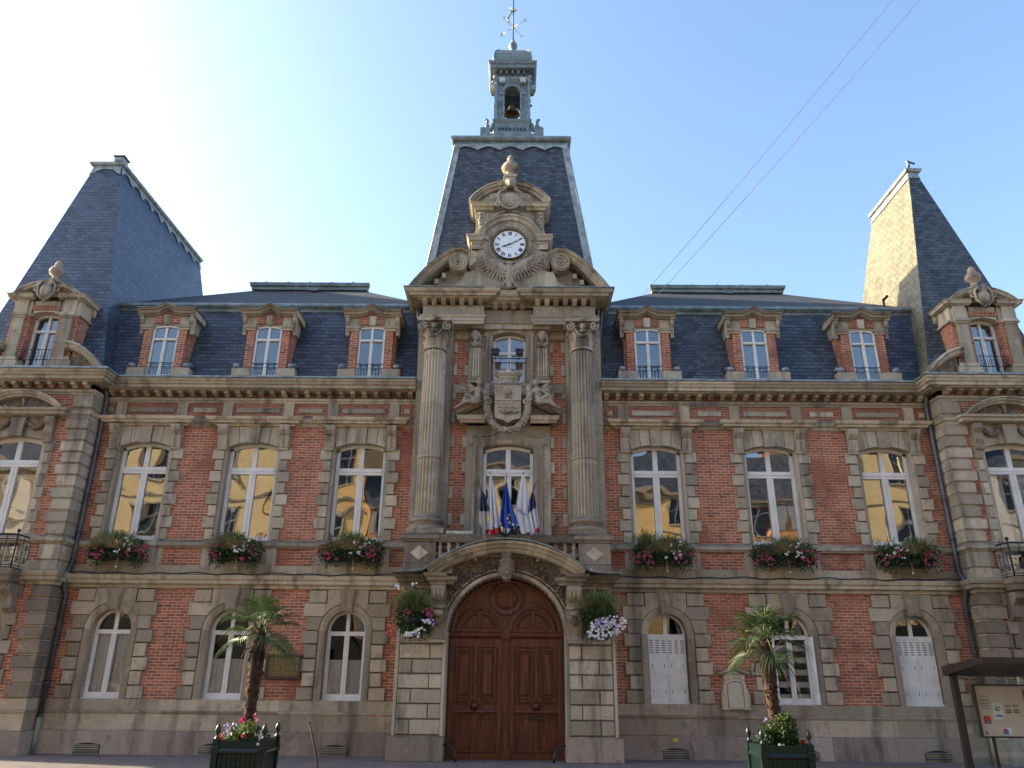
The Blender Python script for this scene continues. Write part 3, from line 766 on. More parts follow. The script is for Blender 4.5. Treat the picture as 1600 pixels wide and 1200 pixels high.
    m.arc([(x_, z_) for x_, z_ in ap], [(-.0, YP), (-.0, YP-.30), (-.03, YP-.31), (-.05, YP-.27), (-.09, YP-.25), (-.12, YP-.20), (-.16, YP-.18), (-.18, YP)], 'stone', seg=3)
    m.prism([(-1.08, 8.24), (1.08, 8.24)]+[(x_, z_-.06) for x_, z_ in ap[::-1]][1:-1], YP-.04, YP, 'stone_rough')
    rn = random.Random(3)
    for q in (-1, 1):
        for i in range(7): m.tube([(q*(.1+.1*i), YP-.07, 8.28+.02*rn.random()), (q*(.17+.1*i), YP-.10, 8.36+.04*rn.random()-.012*i), (q*(.2+.1*i), YP-.06, 8.29)], .022, 'stone_light', 5)
    m.tube([(0, YP-.06, 8.27), (0, YP-.1, 8.5), (-.06, YP-.08, 8.56), (.06, YP-.08, 8.58)], .03, 'stone_light', 6)
    # ground floor of the pavilion: arched opening between blocks
    fng = lambda x: 2.72+sqrt(max(0, .78**2-x*x))
    for q in (-1, 1):
        for k in range(8):
            zs = 1.19+.3225*k
            if k < 5: m.rblock(q*.86, q*(1.12 if k % 2 else 1.02), zs, zs+.3225, YP-.06, YP+.3, 'stone_dark')
            else: m.rblock(q*.86, q*(1.12 if k % 2 else 1.02), zs, zs+.3225, YP-.055, YP+.3, 'stone_dark')
    m.archfill(-.9, .9, 3.77, lambda x: fng(min(.78, max(-.78, x))), YP-.03, YP+.3, 'stone_dark', 16)
    for q in (-1, 1): m.box(q*.78, q*.9, YP-.03, YP+.3, 1.0, 2.72, 'stone_dark')
    m.prism([(-.2, 3.76), (.2, 3.76), (.13, 3.4), (-.13, 3.4)], YP-.2, YP, 'stone_dark')
    for q in (-1, 1): m.sweepx([(YP, 3.75), (YP-.40, 3.75), (YP-.42, 3.62), (YP-.25, 3.45), (YP-.2, 3.2), (YP-.08, 3.1), (YP, 3.1)], min(q*.78, q*1.0), max(q*.78, q*1.0), 'stone_dark')
    put(m, 0); m.build('pavilion_surround', TH)
    pw = fwin_proto(.715, 4.2, 7.42, .13, 6.85, 'window', TH, .2, .1); pw.location = (A, YP, 0)
    bl = MB()
    if sg < 0:
        for k in range(44): bl.sweepx([(.36, 4.4+k*.05), (.34, 4.43+k*.05), (.342, 4.438+k*.05), (.362, 4.408+k*.05)], -.66, .66, 'blind')
        bl.build('blind', pw)
    else:
        for q in (-1, 1):
            n = 20; vs = []
            for i in range(n+1):
                xx = q*(.2+.45*i/n); vs += [(xx, .4+.03*sin(i*1.3), 4.2), (xx*.9, .4+.02*sin(i*1.3), 6.8)]
            bl.add(vs, [(2*i, 2*i+2, 2*i+3, 2*i+1) for i in range(n)], 'curtain', True)
        bl.build('curtain', pw)
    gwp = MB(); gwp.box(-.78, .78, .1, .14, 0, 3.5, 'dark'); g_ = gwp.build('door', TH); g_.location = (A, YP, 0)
    # ---------------- balcony of the pavilion
    m = MB(); m.box(-1.05, 1.05, YP-.62, YP, 3.97, 4.06, 'stone_dark'); m.mould([(-1.0, YP), (-1.0, YP-.55), (1.0, YP-.55), (1.0, YP)], [(-.1, 3.80), (.0, 3.80), (.03, 3.9), (.08, 3.95), (.09, 4.07), (-.1, 4.07)], 'stone_dark')
    put(m, 0); bal = m.build('balcony', TH)
    m = MB(); yb_ = YP-.58; Z0, Z1 = 4.10, 4.88
    for xa, ya, xb, yb2 in ((-1.02, yb_, 1.02, yb_), (-1.02, YP, -1.02, yb_), (1.02, YP, 1.02, yb_)):
        for z, r in ((Z1, .022), (Z1-.11, .012), (Z0, .014), (Z0+.06, .008)): m.tube([(xa, ya, z), (xb, yb2, z)], r, 'iron', 5)
        L = sqrt((xb-xa)**2+(yb2-ya)**2); n = max(2, round(L/.27)); ux, uy = (xb-xa)/L, (yb2-ya)/L
        for k in range(n+1):
            px, py = xa+ux*L*k/n, ya+uy*L*k/n; m.tube([(px, py, Z0), (px, py, Z1)], .011, 'iron', 4)
        for k in range(n):
            cx_ = L*(k+.5)/n; wv = L/n*.36
            def P3(s_, z): return (xa+ux*s_, ya+uy*s_, z)
            for q in (-1, 1):
                m.tube([P3(cx_+q*(wv*(1-t/16)*cos(.4+t*.62)-.0)*.55+q*wv*.35, Z0+.19+wv*.9*(1-t/16)*sin(.4+t*.62)) for t in range(15)], .009, 'iron', 4)
                m.tube([P3(cx_+q*(wv*.8*(1-t/14)*cos(-.4-t*.62))*.55+q*wv*.35, Z1-.25+wv*.7*(1-t/14)*sin(-.4-t*.62)) for t in range(13)], .008, 'iron', 4)
            m.tube([P3(cx_+.02*sin(t*1.2), Z0+.3+.025*t) for t in range(9)], .009, 'iron', 4)
    for q in (-1, 1): m.ball((q*1.02, yb_, Z1+.09), .045, 'iron', 8, 6); m.tube([(q*1.02, yb_, Z0), (q*1.02, yb_, Z1+.06)], .02, 'iron', 5)
    put(m, 0); m.build('railing', bal)

# rooms behind the glass
m = MB()
m.box(-15, 15, 3.2, 3.3, 0, 9.3, 'room'); m.box(-15, 15, .34, 3.2, 3.85, 4.2, 'room'); m.box(-15, 15, .34, 3.2, 8.9, 9.2, 'room'); m.box(-15, 15, .34, 3.2, -.1, .2, 'room')
for x in (-15, -11.0, -8.3, -5.4, -2.4, 2.4, 5.4, 8.5, 11.3, 15): m.box(x-.05, x+.05, .34, 3.2, 0, 9.2, 'room')
m.build('interior_walls', TH)

# ================================================================== WING ROOFS
def facet(m, pts, mat, th=.06):
    """roof slope: solid sheet; pts ordered"""
    P_ = [Vector(p) for p in pts]; n = (P_[1]-P_[0]).cross(P_[2]-P_[0]).normalized()
    k = len(P_); back = [p-n*th for p in P_]
    m.add(P_+back, [tuple(range(k)), tuple(range(2*k-1, k-1, -1))]+[(i, k+i, k+(i+1) % k, (i+1) % k) for i in range(k)], mat)
ZB, YB, ZK = 11.85, .68, 12.05
for sg in (-1, 1):
    m = MB(); xe, xc = EDGE[sg]*1.0, CORN[sg]
    mt = 'slate' if sg < 0 else 'slate_old'
    if sg > 0:                                   # the slates right of the middle dormer are newer and bluer
        xs_ = [xe, DORM[1][1], xc+.6]
        facet(m, [(xe, .0, 9.33), (xs_[1], .0, 9.33), (xs_[1], YB, ZB), (xe, YB, ZB)], 'slate_dome')
        facet(m, [(xs_[1], .0, 9.33), (xs_[2], .0, 9.33), (xs_[2], YB, ZB), (xs_[1], YB, ZB)], 'slate')
    else: facet(m, [(xc-.6, .0, 9.33), (xe, .0, 9.33), (xe, YB, ZB), (xc-.6, YB, ZB)], 'slate')
    ra, rb = (-9.3, -5.35) if sg < 0 else (5.2, 9.7)
    ea, eb = (-12.0, -2.2) if sg < 0 else (2.2, 12.3)
    YR, ZR = 5., 14.85
    facet(m, [(ea, YB, ZK), (eb, YB, ZK), (rb, YR, ZR), (ra, YR, ZR)], 'slate_upper')
    facet(m, [(eb, YB, ZK), (eb, 9.3, ZK), (rb, YR, ZR)], 'slate_upper'); facet(m, [(ea, 9.3, ZK), (ea, YB, ZK), (ra, YR, ZR)], 'slate_upper')
    facet(m, [(eb, 9.3, ZK), (ea, 9.3, ZK), (ra, YR, ZR), (rb, YR, ZR)], 'slate')
    m.build('roof', TH)
    m = MB()
    m.mould([(min(ea, eb), YB), (max(ea, eb), YB)], [(-.1, ZB-.03), (.03, ZB-.03), (.05, ZB+.02), (.03, ZB+.06), (.07, ZB+.08), (.13, ZB+.13), (.13, ZB+.18), (.08, ZB+.24), (-.1, ZB+.26)], 'lead', seg=1.4)
    m.build('roof_zincwork', TH); m = MB()
    m.mould([(ra-.1, YR+.02), (ra-.1, YR-.1), (rb+.1, YR-.1), (rb+.1, YR+.02)], [(-.1, ZR-.02), (.02, ZR-.02), (.03, ZR+.08), (.08, ZR+.12), (.10, ZR+.24), (-.1, ZR+.26)], 'lead', seg=.95)
    m.box(ra-.1, rb+.1, YR-.02, YR+.3, ZR, ZR+.2, 'lead')
    for k in range(5): x = ra+(rb-ra)*(k+.5)/5; m.box(x-.03, x+.03, YR-.15, YR, ZR+.25, ZR+.30, 'lead')
    xm = (ra+rb)/2+.3; m.prism([(xm-.14, ZR-.28), (xm+.14, ZR-.28), (xm, ZR-.13)], YR-.55, YR-.2, 'lead')
    m.build('ridge_capping', TH)
# little vent pipe at the foot of the right tower
m = MB(); m.tube([(11.35, 1.1, 12.1), (11.35, 1.1, 12.6)], .035, 'iron', 8); m.tube([(11.35, 1.1, 12.58), (11.43, .95, 12.66)], .04, 'iron', 8); m.build('vent_pipe', TH)

# ================================================================== CORNER TOWERS
for sg in (-1, 1):
    m = MB()
    if sg < 0:
        mt, ms = 'slate_blue', 'slate_blue'
        B_ = [(-14.95, -.42, 9.4), (-11.08, -.42, 9.4), (-11.08, 8.6, 9.4), (-14.95, 8.6, 9.4)]
        T_ = [(-13.5, .8, 17.05), (-12.62, .8, 17.05), (-12.42, 6.9, 17.05), (-13.5, 6.9, 17.05)]
    else:
        mt, ms = 'slate_dome', 'slate_old'
        B_ = [(11.40, -.42, 9.4), (14.75, -.42, 9.4), (14.75, 5.2, 9.4), (11.40, 5.2, 9.4)]
        T_ = [(12.77, .85, 17.0), (13.05, .85, 17.0), (13.05, 3.4, 17.0), (12.72, 3.4, 17.0)]
    facet(m, [B_[0], B_[1], T_[1], T_[0]], mt); facet(m, [B_[1], B_[2], T_[2], T_[1]], mt)
    facet(m, [B_[2], B_[3], T_[3], T_[2]], ms); facet(m, [B_[3], B_[0], T_[0], T_[3]], ms if sg < 0 else 'slate_sunlit_lichen')  # right tower's sunward face gets the slate with sunlight painted in
    m.build('tower_roof', TH)
    z = MB(); x0, x1 = T_[0][0], T_[1][0]; zt = T_[0][2]
    pth = [(T_[3][0], T_[3][1]), (T_[0][0], T_[0][1]), (T_[1][0], T_[1][1]), (T_[2][0], T_[2][1])]
    z.mould(pth, [(-.12, zt-.02), (.02, zt-.05), (.03, zt+.03), (.10, zt+.06), (.13, zt+.12), (.10, zt+.17), (-.12, zt+.19)], 'zinc_light', seg=.7)
    z.box(x0+.05, x1-.05, T_[0][1]+.05, T_[2][1], zt-.1, zt+.15, 'zinc')
    # scalloped zinc apron under the ridge
    for (a, b_, nrm, cnt) in ((T_[1], T_[2], (1, 0), 9 if sg < 0 else 4), (T_[0], T_[1], (0, -1), 1), (T_[3], T_[0], (-1, 0), 9 if sg < 0 else 1)):
        a, b_ = Vector(a), Vector(b_)
        bo = {(1, 0): (B_[1], B_[2]), (0, -1): (B_[0], B_[1]), (-1, 0): (B_[3], B_[0])}[nrm]
        d0 = (Vector(bo[0])-a).normalized(); d1 = (Vector(bo[1])-b_).normalized(); nn = Vector((nrm[0], nrm[1], .2)).normalized()*.03
        N = cnt*8
        for k in range(N):
            def pt(i):
                t = i/N; h = .10+.24*abs(cos(pi*t*cnt))**5 if sg < 0 else .20
                q = a.lerp(b_, t); return q+nn, q+d0.lerp(d1, t)*h+nn
            (p0, p1), (q0, q1) = pt(k), pt(k+1); z.add([p0, p1, q1, q0], [(0, 1, 2, 3)], 'zinc_light', r=.4)
    if sg < 0:
        z.box(x1-.22, x1+.08, .68, .98, zt+.18, zt+.34, 'zinc_light'); z.box(x1-.26, x1+.12, .64, 1.02, zt+.34, zt+.37, 'iron')
        for k in range(11): y = 1.2+k*.54; z.box(x1-.02+.02*k*.3, x1+.06, y-.03, y+.03, zt+.17, zt+.24, 'lead')
    else:
        z.tube([(x0, .8, zt+.15), (x0+.02, .74, zt+.3), (x0-.05, .7, zt+.42)], .05, 'lead', 6); z.tube([(x0-.06, .7, zt+.4), (x0+.22, .75, zt+.33)], .03, 'iron', 5)
        z.tube([T_[0], (12.4, .5, 14.8)], .02, 'lead', 4)
    z.build('tower_ridge', TH)


# pavilion dormers with carved pediments
def pav_dormer():
    yf = YP-.15; m = MB(); S_ = 'stone_light'
    for q in (-1, 1):
        m.qblock(q*.40, q*1.05, yf-.12, .4, 9.30, 9.60, S_, .02); m.qblock(q*.46, q*.98, yf-.09, .3, 9.60, 9.72, S_, .02)
        m.box(q*.52, q*.80, yf-.07, .2, 9.72, 10.88, S_)
        m.box(q*.49, q*.83, yf-.10, .25, 10.88, 10.94, S_); m.box(q*.46, q*.86, yf-.13, .3, 10.94, 11.02, S_); m.box(q*.36, q*.98, yf, .5, 10.97, 11.02, S_)
        m.box(q*.50, q*.84, yf-.07, .4, 11.02, 11.42, S_); m.box(q*.36, q*.92, yf, .6, 11.02, 11.42, S_)
        console(m, .93 if q > 0 else -1.02, 1.02 if q > 0 else -.93, 11.40, 10.85, .2, S_)
    m.archfill(-.4, .4, 11.42, segfn(.4, 11.0, .09), yf, .3, S_, 8)
    m.mould([(-.93, .6), (-.93, yf-.06), (-.35, yf-.06)], [(0, 11.42), (.05, 11.43), (.12, 11.46), (.13, 11.52), (.17, 11.56), (-.1, 11.57)], S_)
    m.mould([(.35, yf-.06), (.93, yf-.06), (.93, .6)], [(0, 11.42), (.05, 11.43), (.12, 11.46), (.13, 11.52), (.17, 11.56), (-.1, 11.57)], S_)
    ap = arcpts(0, 11.55-.92, 1.36, pi-.72, .72, 18)
    m.arc(ap, [(-.02, .8), (-.02, yf-.2), (-.05, yf-.23), (-.08, yf-.19), (-.14, yf-.17), (-.17, yf-.10), (-.2, yf-.08), (-.2, .8)], S_, seg=3)
    m.prism([(-.95, 11.55), (.95, 11.55)]+[(x, z-.1) for x, z in ap[::-1]][1:-1], yf+.02, .8, 'stone')
    # broken segmental scrolls each side
    for q in (-1, 1):
        sc_ = [(q*(2.02-1.15*t/10), 9.34+.78*sin(t/10*pi/2)**.9) for t in range(11)]
        pr = [(0, yf+.1), (0, yf-.25), (-.06, yf-.28), (-.09, yf-.2), (-.16, yf-.18), (-.2, yf-.1), (-.2, yf+.1)]
        m.arc(sc_ if q < 0 else sc_, [((-1 if q < 0 else 1)*n_*-1 if False else (n_ if q < 0 else -n_), y) for n_, y in pr], S_, seg=3)
        m.prism([(q*1.0, 9.34), (q*1.86, 9.34), (q*1.5, 9.72), (q*1.0, 9.95)], yf-.02, yf+.3, 'stone_rough')
    o = m.build('pavilion_dormer', TH)
    b = MB()
    for q in (-1, 1): b.box(q*.40, q*.52, yf+.01, .15, 9.72, 10.97, 'brick'); b.box(q*.80, q*.92, yf+.02, .5, 9.72, 10.97, 'brick')
    for k in range(9): x = -.36+k*.09; b.rblock(x-.045, x+.045, 11.12, 11.28, yf-.03, yf, 'brick', .004)
    b.build('brickwork', o)
    s = MB()
    s.lathe([(.0, 0), (.16, 0), (.17, .05), (.12, .09), (.08, .16), (.09, .2), (.19, .28), (.21, .38), (.17, .46), (.10, .5), (.12, .53), (.09, .58), (.10, .62), (.05, .7), (0, .72)], (0, yf+.05, 12.0), 'sculpt', 16)
    s.ball((0, yf-.20, 11.60), (.2, .1, .24), 'sculpt'); s.ball((0, yf-.27, 11.62), (.15, .07, .18), 'sculpt_light')
    s.box(-.12, .12, yf-.24, yf, 11.8, 12.02, 'sculpt')
    for q in (-1, 1):
        s.tube(spiral(q*.30, 11.68, .11, 1.2, .5, yf-.2, q), .03, 'sculpt', 6); s.tube([(q*.12, yf-.25, 11.92), (q*.24, yf-.24, 11.8), (q*.22, yf-.22, 11.55), (q*.08, yf-.22, 11.36)], .035, 'sculpt', 6)
    s.ball((0, yf-.2, 11.34), .06, 'sculpt')
    s.build('carved_cartouche', o)
    fr = fwin_proto(.395, 9.42, 11.0, .09, 10.58, 'window_frame', o, YP+.1, .065, 'glass_up', .035, .04, .05)
    for ch in list(fr.children): ch.parent = o
    r = MB()
    for z in (9.92, 9.62): r.tube([(-.42, yf-.05, z), (.42, yf-.05, z)], .011, 'iron', 5)
    for k in range(9): x = -.38+k*.095; r.tube([(x, yf-.05, 9.60), (x, yf-.05, 9.92)], .007, 'iron', 4)
    for k in range(4): x = -.29+k*.19; r.tube([(x-.05, yf-.05, 9.7), (x+.05, yf-.05, 9.7), (x+.05, yf-.05, 9.82), (x-.05, yf-.05, 9.82), (x-.05, yf-.05, 9.7)], .007, 'iron', 4)
    r.build('railing', o)
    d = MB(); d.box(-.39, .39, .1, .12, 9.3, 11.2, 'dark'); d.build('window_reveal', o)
    return o
MAT['sculpt_light'] = MAT['stone_light']
pd = pav_dormer(); pd.location.x = AX[-1]+.03; copy_tree(pd, TH, (AX[1]-.03, 0, 0))

# ================================================================== CENTRAL BLOCK
YC = -.12
# ---- portal
m = MB(); DZ, DR = 2.64, 1.37
for q in (-1, 1):
    m.box(q*1.385, q*2.50, -1.0, 0, .5, 3.78, 'stone')
    m.qblock(q*1.365, q*2.63, -1.10, .02, -.02, .52, 'stone_base', .03)
    m.box(q*1.375, q*1.43, -1.045, -.95, .52, DZ, 'stone')
    m.box(q*2.47, q*2.54, -1.03, -.2, .52, 3.5, 'stone')
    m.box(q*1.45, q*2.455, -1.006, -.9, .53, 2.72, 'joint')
    zs = [.53, .855, 1.175, 1.49, 1.81, 2.13, 2.46]
    for k in range(6):
        xm = 1.95 if (k % 2) ^ (q > 0) else 1.72
        if k % 2 == 0: xm = 2.15
        else: xm = 1.75
        m.rblock(q*1.45, q*xm, zs[k], zs[k+1], -1.045, -1., 'stone', .009, .018); m.rblock(q*xm, q*2.455, zs[k], zs[k+1], -1.045, -1., 'stone', .009, .018)
        m.rblock(q*1.45, q*2.3, zs[k], zs[k+1], -1.0, -.95, 'stone')
    m.rblock(q*1.45, q*2.455, 2.46, 2.72, -1.04, -1, 'stone', .009, .018)
    m.rblock(q*1.80, q*2.455, 2.72, 3.74, -1.03, -1, 'stone_rough', .009, .03)
    for k in range(6): m.qblock(q*2.44, q*2.53, -.95+.0, -.12, zs[k]+.01, zs[k+1]-.01, 'stone')
m.build2('portal_pier', TH)
m = MB()
fn = lambda x: DZ+sqrt(max(0, DR*DR-x*x))
m.archfill(-1.385, 1.385, 4.45, fn, -.99, -.3, 'stone_rough', 30)
m.archfill(-1.72, -1.384, 4.2, lambda x: DZ, -.985, -.3, 'stone_rough', 1); m.archfill(1.384, 1.72, 4.2, lambda x: DZ, -.985, -.3, 'stone_rough', 1)
pts = [(DR, .5), (DR, 1.6), (DR, DZ)]; pts = pts[:-1]+arcpts(0, DZ, DR, 0, pi, 36)+[(-DR, 1.6), (-DR, .5)]
m.arc(pts, [(.0, -.45), (0, -1.03), (-.03, -1.06), (-.09, -1.05), (-.10, -.98)], 'stone', seg=5)
m.arc(arcpts(0, DZ, DR+.14, .25, pi-.25, 30), [(0, -.98), (0, -1.03), (-.035, -1.03), (-.035, -.98)], 'stone', seg=3)
m.build('portal_arch', TH)
# relief foliage in the spandrels
s = MB(); rn = random.Random(5)
for q in (-1, 1):
    for i in range(44):
        a = pi/2-q*(.15+.0235*i); rr = DR+.17+.28*rn.random()*min(1, .5+i/14); x, z = rr*cos(a), DZ+rr*sin(a)
        s.tube(spiral(x, z, .05+.06*rn.random(), .9, rn.random()*6, -1.02-.03*rn.random(), q, 12), [.02-.001*t for t in range(13)], 'stone_rough', 5)
        s.ball((x+rn.uniform(-.05, .05), -1.0, z+rn.uniform(-.06, .06)), (.045, .035, .03), 'stone_rough', 6, 5)
s.build2('spandrel_carving', TH)
# keystone mask
s = MB(); y0 = -1.22
s.ball((0, y0, 4.18), (.115, .12, .16)); s.ball((0, y0-.11, 4.16), (.028, .04, .05)); s.ball((0, y0-.08, 4.08), (.06, .05, .02)); s.ball((0, y0-.07, 4.04), (.07, .06, .04))
for q in (-1, 1):
    s.ball((q*.045, y0-.09, 4.205), (.03, .02, .015)); s.ball((q*.05, y0-.09, 4.24), (.04, .03, .012)); s.ball((q*.07, y0-.06, 4.13), (.04, .04, .04))
    s.limb((q*.03, y0-.02, 4.36), (q*.14, y0-.01, 4.33), .05, .05); s.limb((q*.13, y0, 4.3), (q*.17, y0+.03, 4.05), .045, .035); s.limb((q*.02, y0, 4.42), (q*.10, y0-.03, 4.56), .05, .03)
    s.limb((q*.12, y0, 4.02), (q*.05, y0, 3.92), .045, .04)
s.ball((0, y0, 4.37), (.12, .10, .08)); [s.ball((q_*(.10+.03*sin(k_*2)), y0-.02, 4.32-.055*k_), .042) for q_ in (-1, 1) for k_ in range(6)]; s.limb((0, y0+.1, 4.5), (0, y0+.08, 3.95), .14, .11); s.ball((0, y0-.02, 3.93), (.09, .08, .05))
sculpt(s, 'keystone_mask', .018, 'stone_dark', TH)
# carved consoles beside the arch
m = MB()
for q in (-1, 1):
    xa, xb = sorted((q*1.42, q*1.76))
    m.sweepx([(-.98, 3.76), (-1.32, 3.76), (-1.36, 3.66), (-1.30, 3.5), (-1.2, 3.38), (-1.2, 3.26), (-1.24, 3.16), (-1.22, 3.02), (-1.14, 2.9), (-1.1, 2.62), (-1.12, 2.56), (-.98, 2.5)], xa, xb, 'stone_dark')
    for k in range(3):
        xx = xa+.05+k*.10; m.tube([(xx+.02, -1.34, 3.70), (xx+.02, -1.33, 3.56), (xx+.02, -1.23, 3.4)], .022, 'stone', 5)
    m.tube([(xa-.03, -1.22, 3.27), (xb+.03, -1.22, 3.27)], .045, 'stone', 8); m.ball(((xa+xb)/2, -1.27, 3.14), (.13, .09, .08), 'stone'); m.ball(((xa+xb)/2, -1.2, 2.97), (.08, .07, .12), 'stone_rough')
    m.box(xa-.02, xb+.02, -1.16, -.98, 2.49, 2.55, 'stone')
m.build2('portal_console', TH)
# hood over the arch
m = MB(); Rh = (1.74**2+.60**2)/(2*.60); a_h = math.asin(1.74/Rh)
ap = [(Rh*sin(t), 4.53-Rh+Rh*cos(t)) for t in [-a_h+2*a_h*i/24 for i in range(25)]]
m.arc(ap, [(0, -.5), (0, -1.26), (.04, -1.30), (.09, -1.31), (.10, -1.37), (.17, -1.42), (.19, -1.47), (.25, -1.49), (.26, -.6)], 'stone', seg=3)
for q in (-1, 1):
    m.mould([(q*1.30, -.98), (q*1.30, -1.24), (q*1.30+.001, -1.24)] if False else ([(-1.80, -1.24), (-1.28, -1.24), (-1.28, -.9)] if q < 0 else [(1.28, -.9), (1.28, -1.24), (1.80, -1.24)]), [(-.2, 3.78), (.02, 3.78), (.04, 3.85), (.10, 3.88), (.12, 3.95), (-.2, 3.97)], 'stone')
    pth = [(-2.52, .0), (-2.52, -1.0), (-1.78, -1.0), (-1.78, -1.28), (-1.4, -1.28)] if q < 0 else [(1.4, -1.28), (1.78, -1.28), (1.78, -1.0), (2.52, -1.0), (2.52, 0)]
    m.mould(pth, [(-.3, 3.77), (.02, 3.77), (.03, 3.83), (.08, 3.86), (.10, 3.93), (.15, 3.96), (.17, 4.03), (-.3, 4.05)], 'stone_dark')
m.build('portal_hood', TH)
m = MB()
m.arc([(2.68, 4.02), (2.2, 4.04), (1.95, 4.07)]+[(x*1.01, z+.275) for x, z in ap[::-1]][1:-1]+[(-1.95, 4.07), (-2.2, 4.04), (-2.68, 4.02)], [(0, -1.1), (0, -1.53), (-.035, -1.53), (-.035, -.7)], 'lead', seg=4)
m.build('portal_lead_flashing', TH)
# ---- door
def frame(m, x0, x1, z0, z1, y, w_=.03, d=.025, mt='wood'):
    m.box(x0, x1, y-d, y, z0, z0+w_, mt); m.box(x0, x1, y-d, y, z1-w_, z1, mt); m.box(x0, x0+w_, y-d+.001, y, z0+w_, z1-w_, mt); m.box(x1-w_, x1, y-d+.001, y, z0+w_, z1-w_, mt)
YD = -.50
m = MB(); m.box(-1.36, 1.36, YD, YD+.08, -.05, 2.64, 'wood'); m.prism([(-1.36, 2.64)]+arcpts(0, 2.64, 1.36, pi, 0, 30)+[(1.36, 2.64)], YD, YD+.08, 'wood')
m.sweepx([(YD, 2.62), (YD-.05, 2.62), (YD-.09, 2.67), (YD-.09, 2.73), (YD-.05, 2.77), (YD, 2.77)], -1.36, 1.36, 'wood')
m.box(-.085, .085, YD-.05, YD, -.02, 2.62, 'wood'); m.box(-.04, .04, YD-.075, YD-.05, .2, 2.62, 'wood')
m.qblock(-.10, .10, YD-.12, YD, .0, .22, 'wood', .01); m.box(-.1, .1, YD-.11, YD, 2.60, 2.80, 'wood')
# tympanum
def ring(cx, cz, r, w_, d, a0=0, a1=2*pi, n=28):
    m.arc(arcpts(cx, cz, r, a0, a1, n), [(0, YD), (0, YD-d), (w_*.4, YD-d-.015), (w_, YD-d), (w_, YD)], 'wood', seg=99)
ring(0, 3.54, .40, .10, .05); ring(0, 3.54, .24, .05, .045); m.prism(arcpts(0, 3.54, .20, 0, 2*pi, 24)[:-1], YD-.04, YD, 'wood')
ring(0, 2.64, 1.36, .10, .05, .08, pi-.08)
for q in (-1, 1):
    ring(q*.64, 2.80, .56, .09, .045, .02, pi-.02, 20); ring(q*.64, 2.82, .38, .035, .03, .03, pi-.03, 18)
    m.box(q*.64-.04, q*.64+.04, YD-.05, YD, 2.78, 3.22, 'wood')
    for h in (-1, 1):
        pts = arcpts(q*.64, 2.86, .28, (.25 if h > 0 else pi-.25), (pi/2-.3*1 if h > 0 else pi/2+.3), 8)
        m.prism([(q*.64+h*.08, 2.87)]+[(q*.64+h*.26, 2.87)]+pts[1:]+[(q*.64+h*.08, 3.12)], YD-.025, YD, 'wood')
    pts = [(q*.46, 3.52), (q*.5, 3.44), (q*.72, 3.47), (q*.95, 3.40), (q*.86, 3.60), (q*.62, 3.78), (q*.44, 3.82), (q*.47, 3.68)]
    m.prism(pts, YD-.03, YD, 'wood')
    m.box(min(q*.0, q*1.3), max(q*0, q*1.3), YD-.045, YD, 2.76, 2.82, 'wood')
m.build('door_frame', TH)
for q in (-1, 1):
    m = MB(); X = lambda a: q*a
    def bx(a, b, y0, y1, z0, z1): m.box(min(X(a), X(b)), max(X(a), X(b)), y0, y1, z0, z1, 'wood')
    bx(.10, .20, YD-.045, YD-.002, 0, 2.60); bx(1.20, 1.34, YD-.045, YD-.002, 0, 2.60); bx(.20, 1.20, YD-.044, YD-.002, 2.42, 2.60)
    bx(.20, 1.20, YD-.044, YD-.002, .93, 1.14); bx(.20, 1.20, YD-.044, YD-.002, 0, .14); bx(.66, .76, YD-.043, YD-.002, 1.14, 2.42)
    m.sweepx([(YD-.04, .96), (YD-.085, .97), (YD-.10, 1.0), (YD-.085, 1.03), (YD-.04, 1.04)], min(X(.22), X(1.18)), max(X(.22), X(1.18)), 'wood')
    for a, b in ((.23, .64), (.78, 1.18)):
        a2, b2 = min(X(a), X(b)), max(X(a), X(b)); frame(m, a2, b2, 1.22, 2.38, YD-.03, .04, .035)
        frame(m, a2+.05, b2-.05, 1.28, 2.33, YD-.01, .02, .03); m.qblock(a2+.11, b2-.11, YD-.05, YD, 1.36, 2.27, 'wood', .02)
    m.arc(arcpts(X(.71), 1.14, .17, 0, pi, 14), [(0, YD-.04), (0, YD-.08), (.05, YD-.08), (.05, YD-.04)], 'wood', seg=99)
    m.prism(arcpts(X(.71), 1.14, .16, 0, pi, 12), YD-.055, YD-.04, 'wood')
    frame(m, min(X(.22), X(1.18)), max(X(.22), X(1.18)), .16, .91, YD-.02, .035, .03); bx(.66, .76, YD-.04, YD, .14, .93)
    for k in range(1, 3): bx(.22+k*.16, .228+k*.16, YD-.012, YD, .2, .88); bx(.70+k*.16, .708+k*.16, YD-.012, YD, .2, .88)
    lf = m.build('door_leaf', TH)
    k = MB(); k.lathe([(0, -.10), (.05, -.09), (.075, -.05), (.06, -.01), (.03, .0), (.10, .02), (.10, .04)], (0, 0, 0), 'wood', 16)
    k.v = [(X(.71)+x, YD-.10+z, 1.13+y) for x, y, z in k.v]; k.build('door_knob', lf)
    if q > 0:
        k = MB(); k.box(.58, .86, YD-.07, YD-.04, .84, .90, 'iron'); k.box(.61, .83, YD-.075, YD-.07, .86, .88, 'bronze'); k.build('letter_slot', lf)

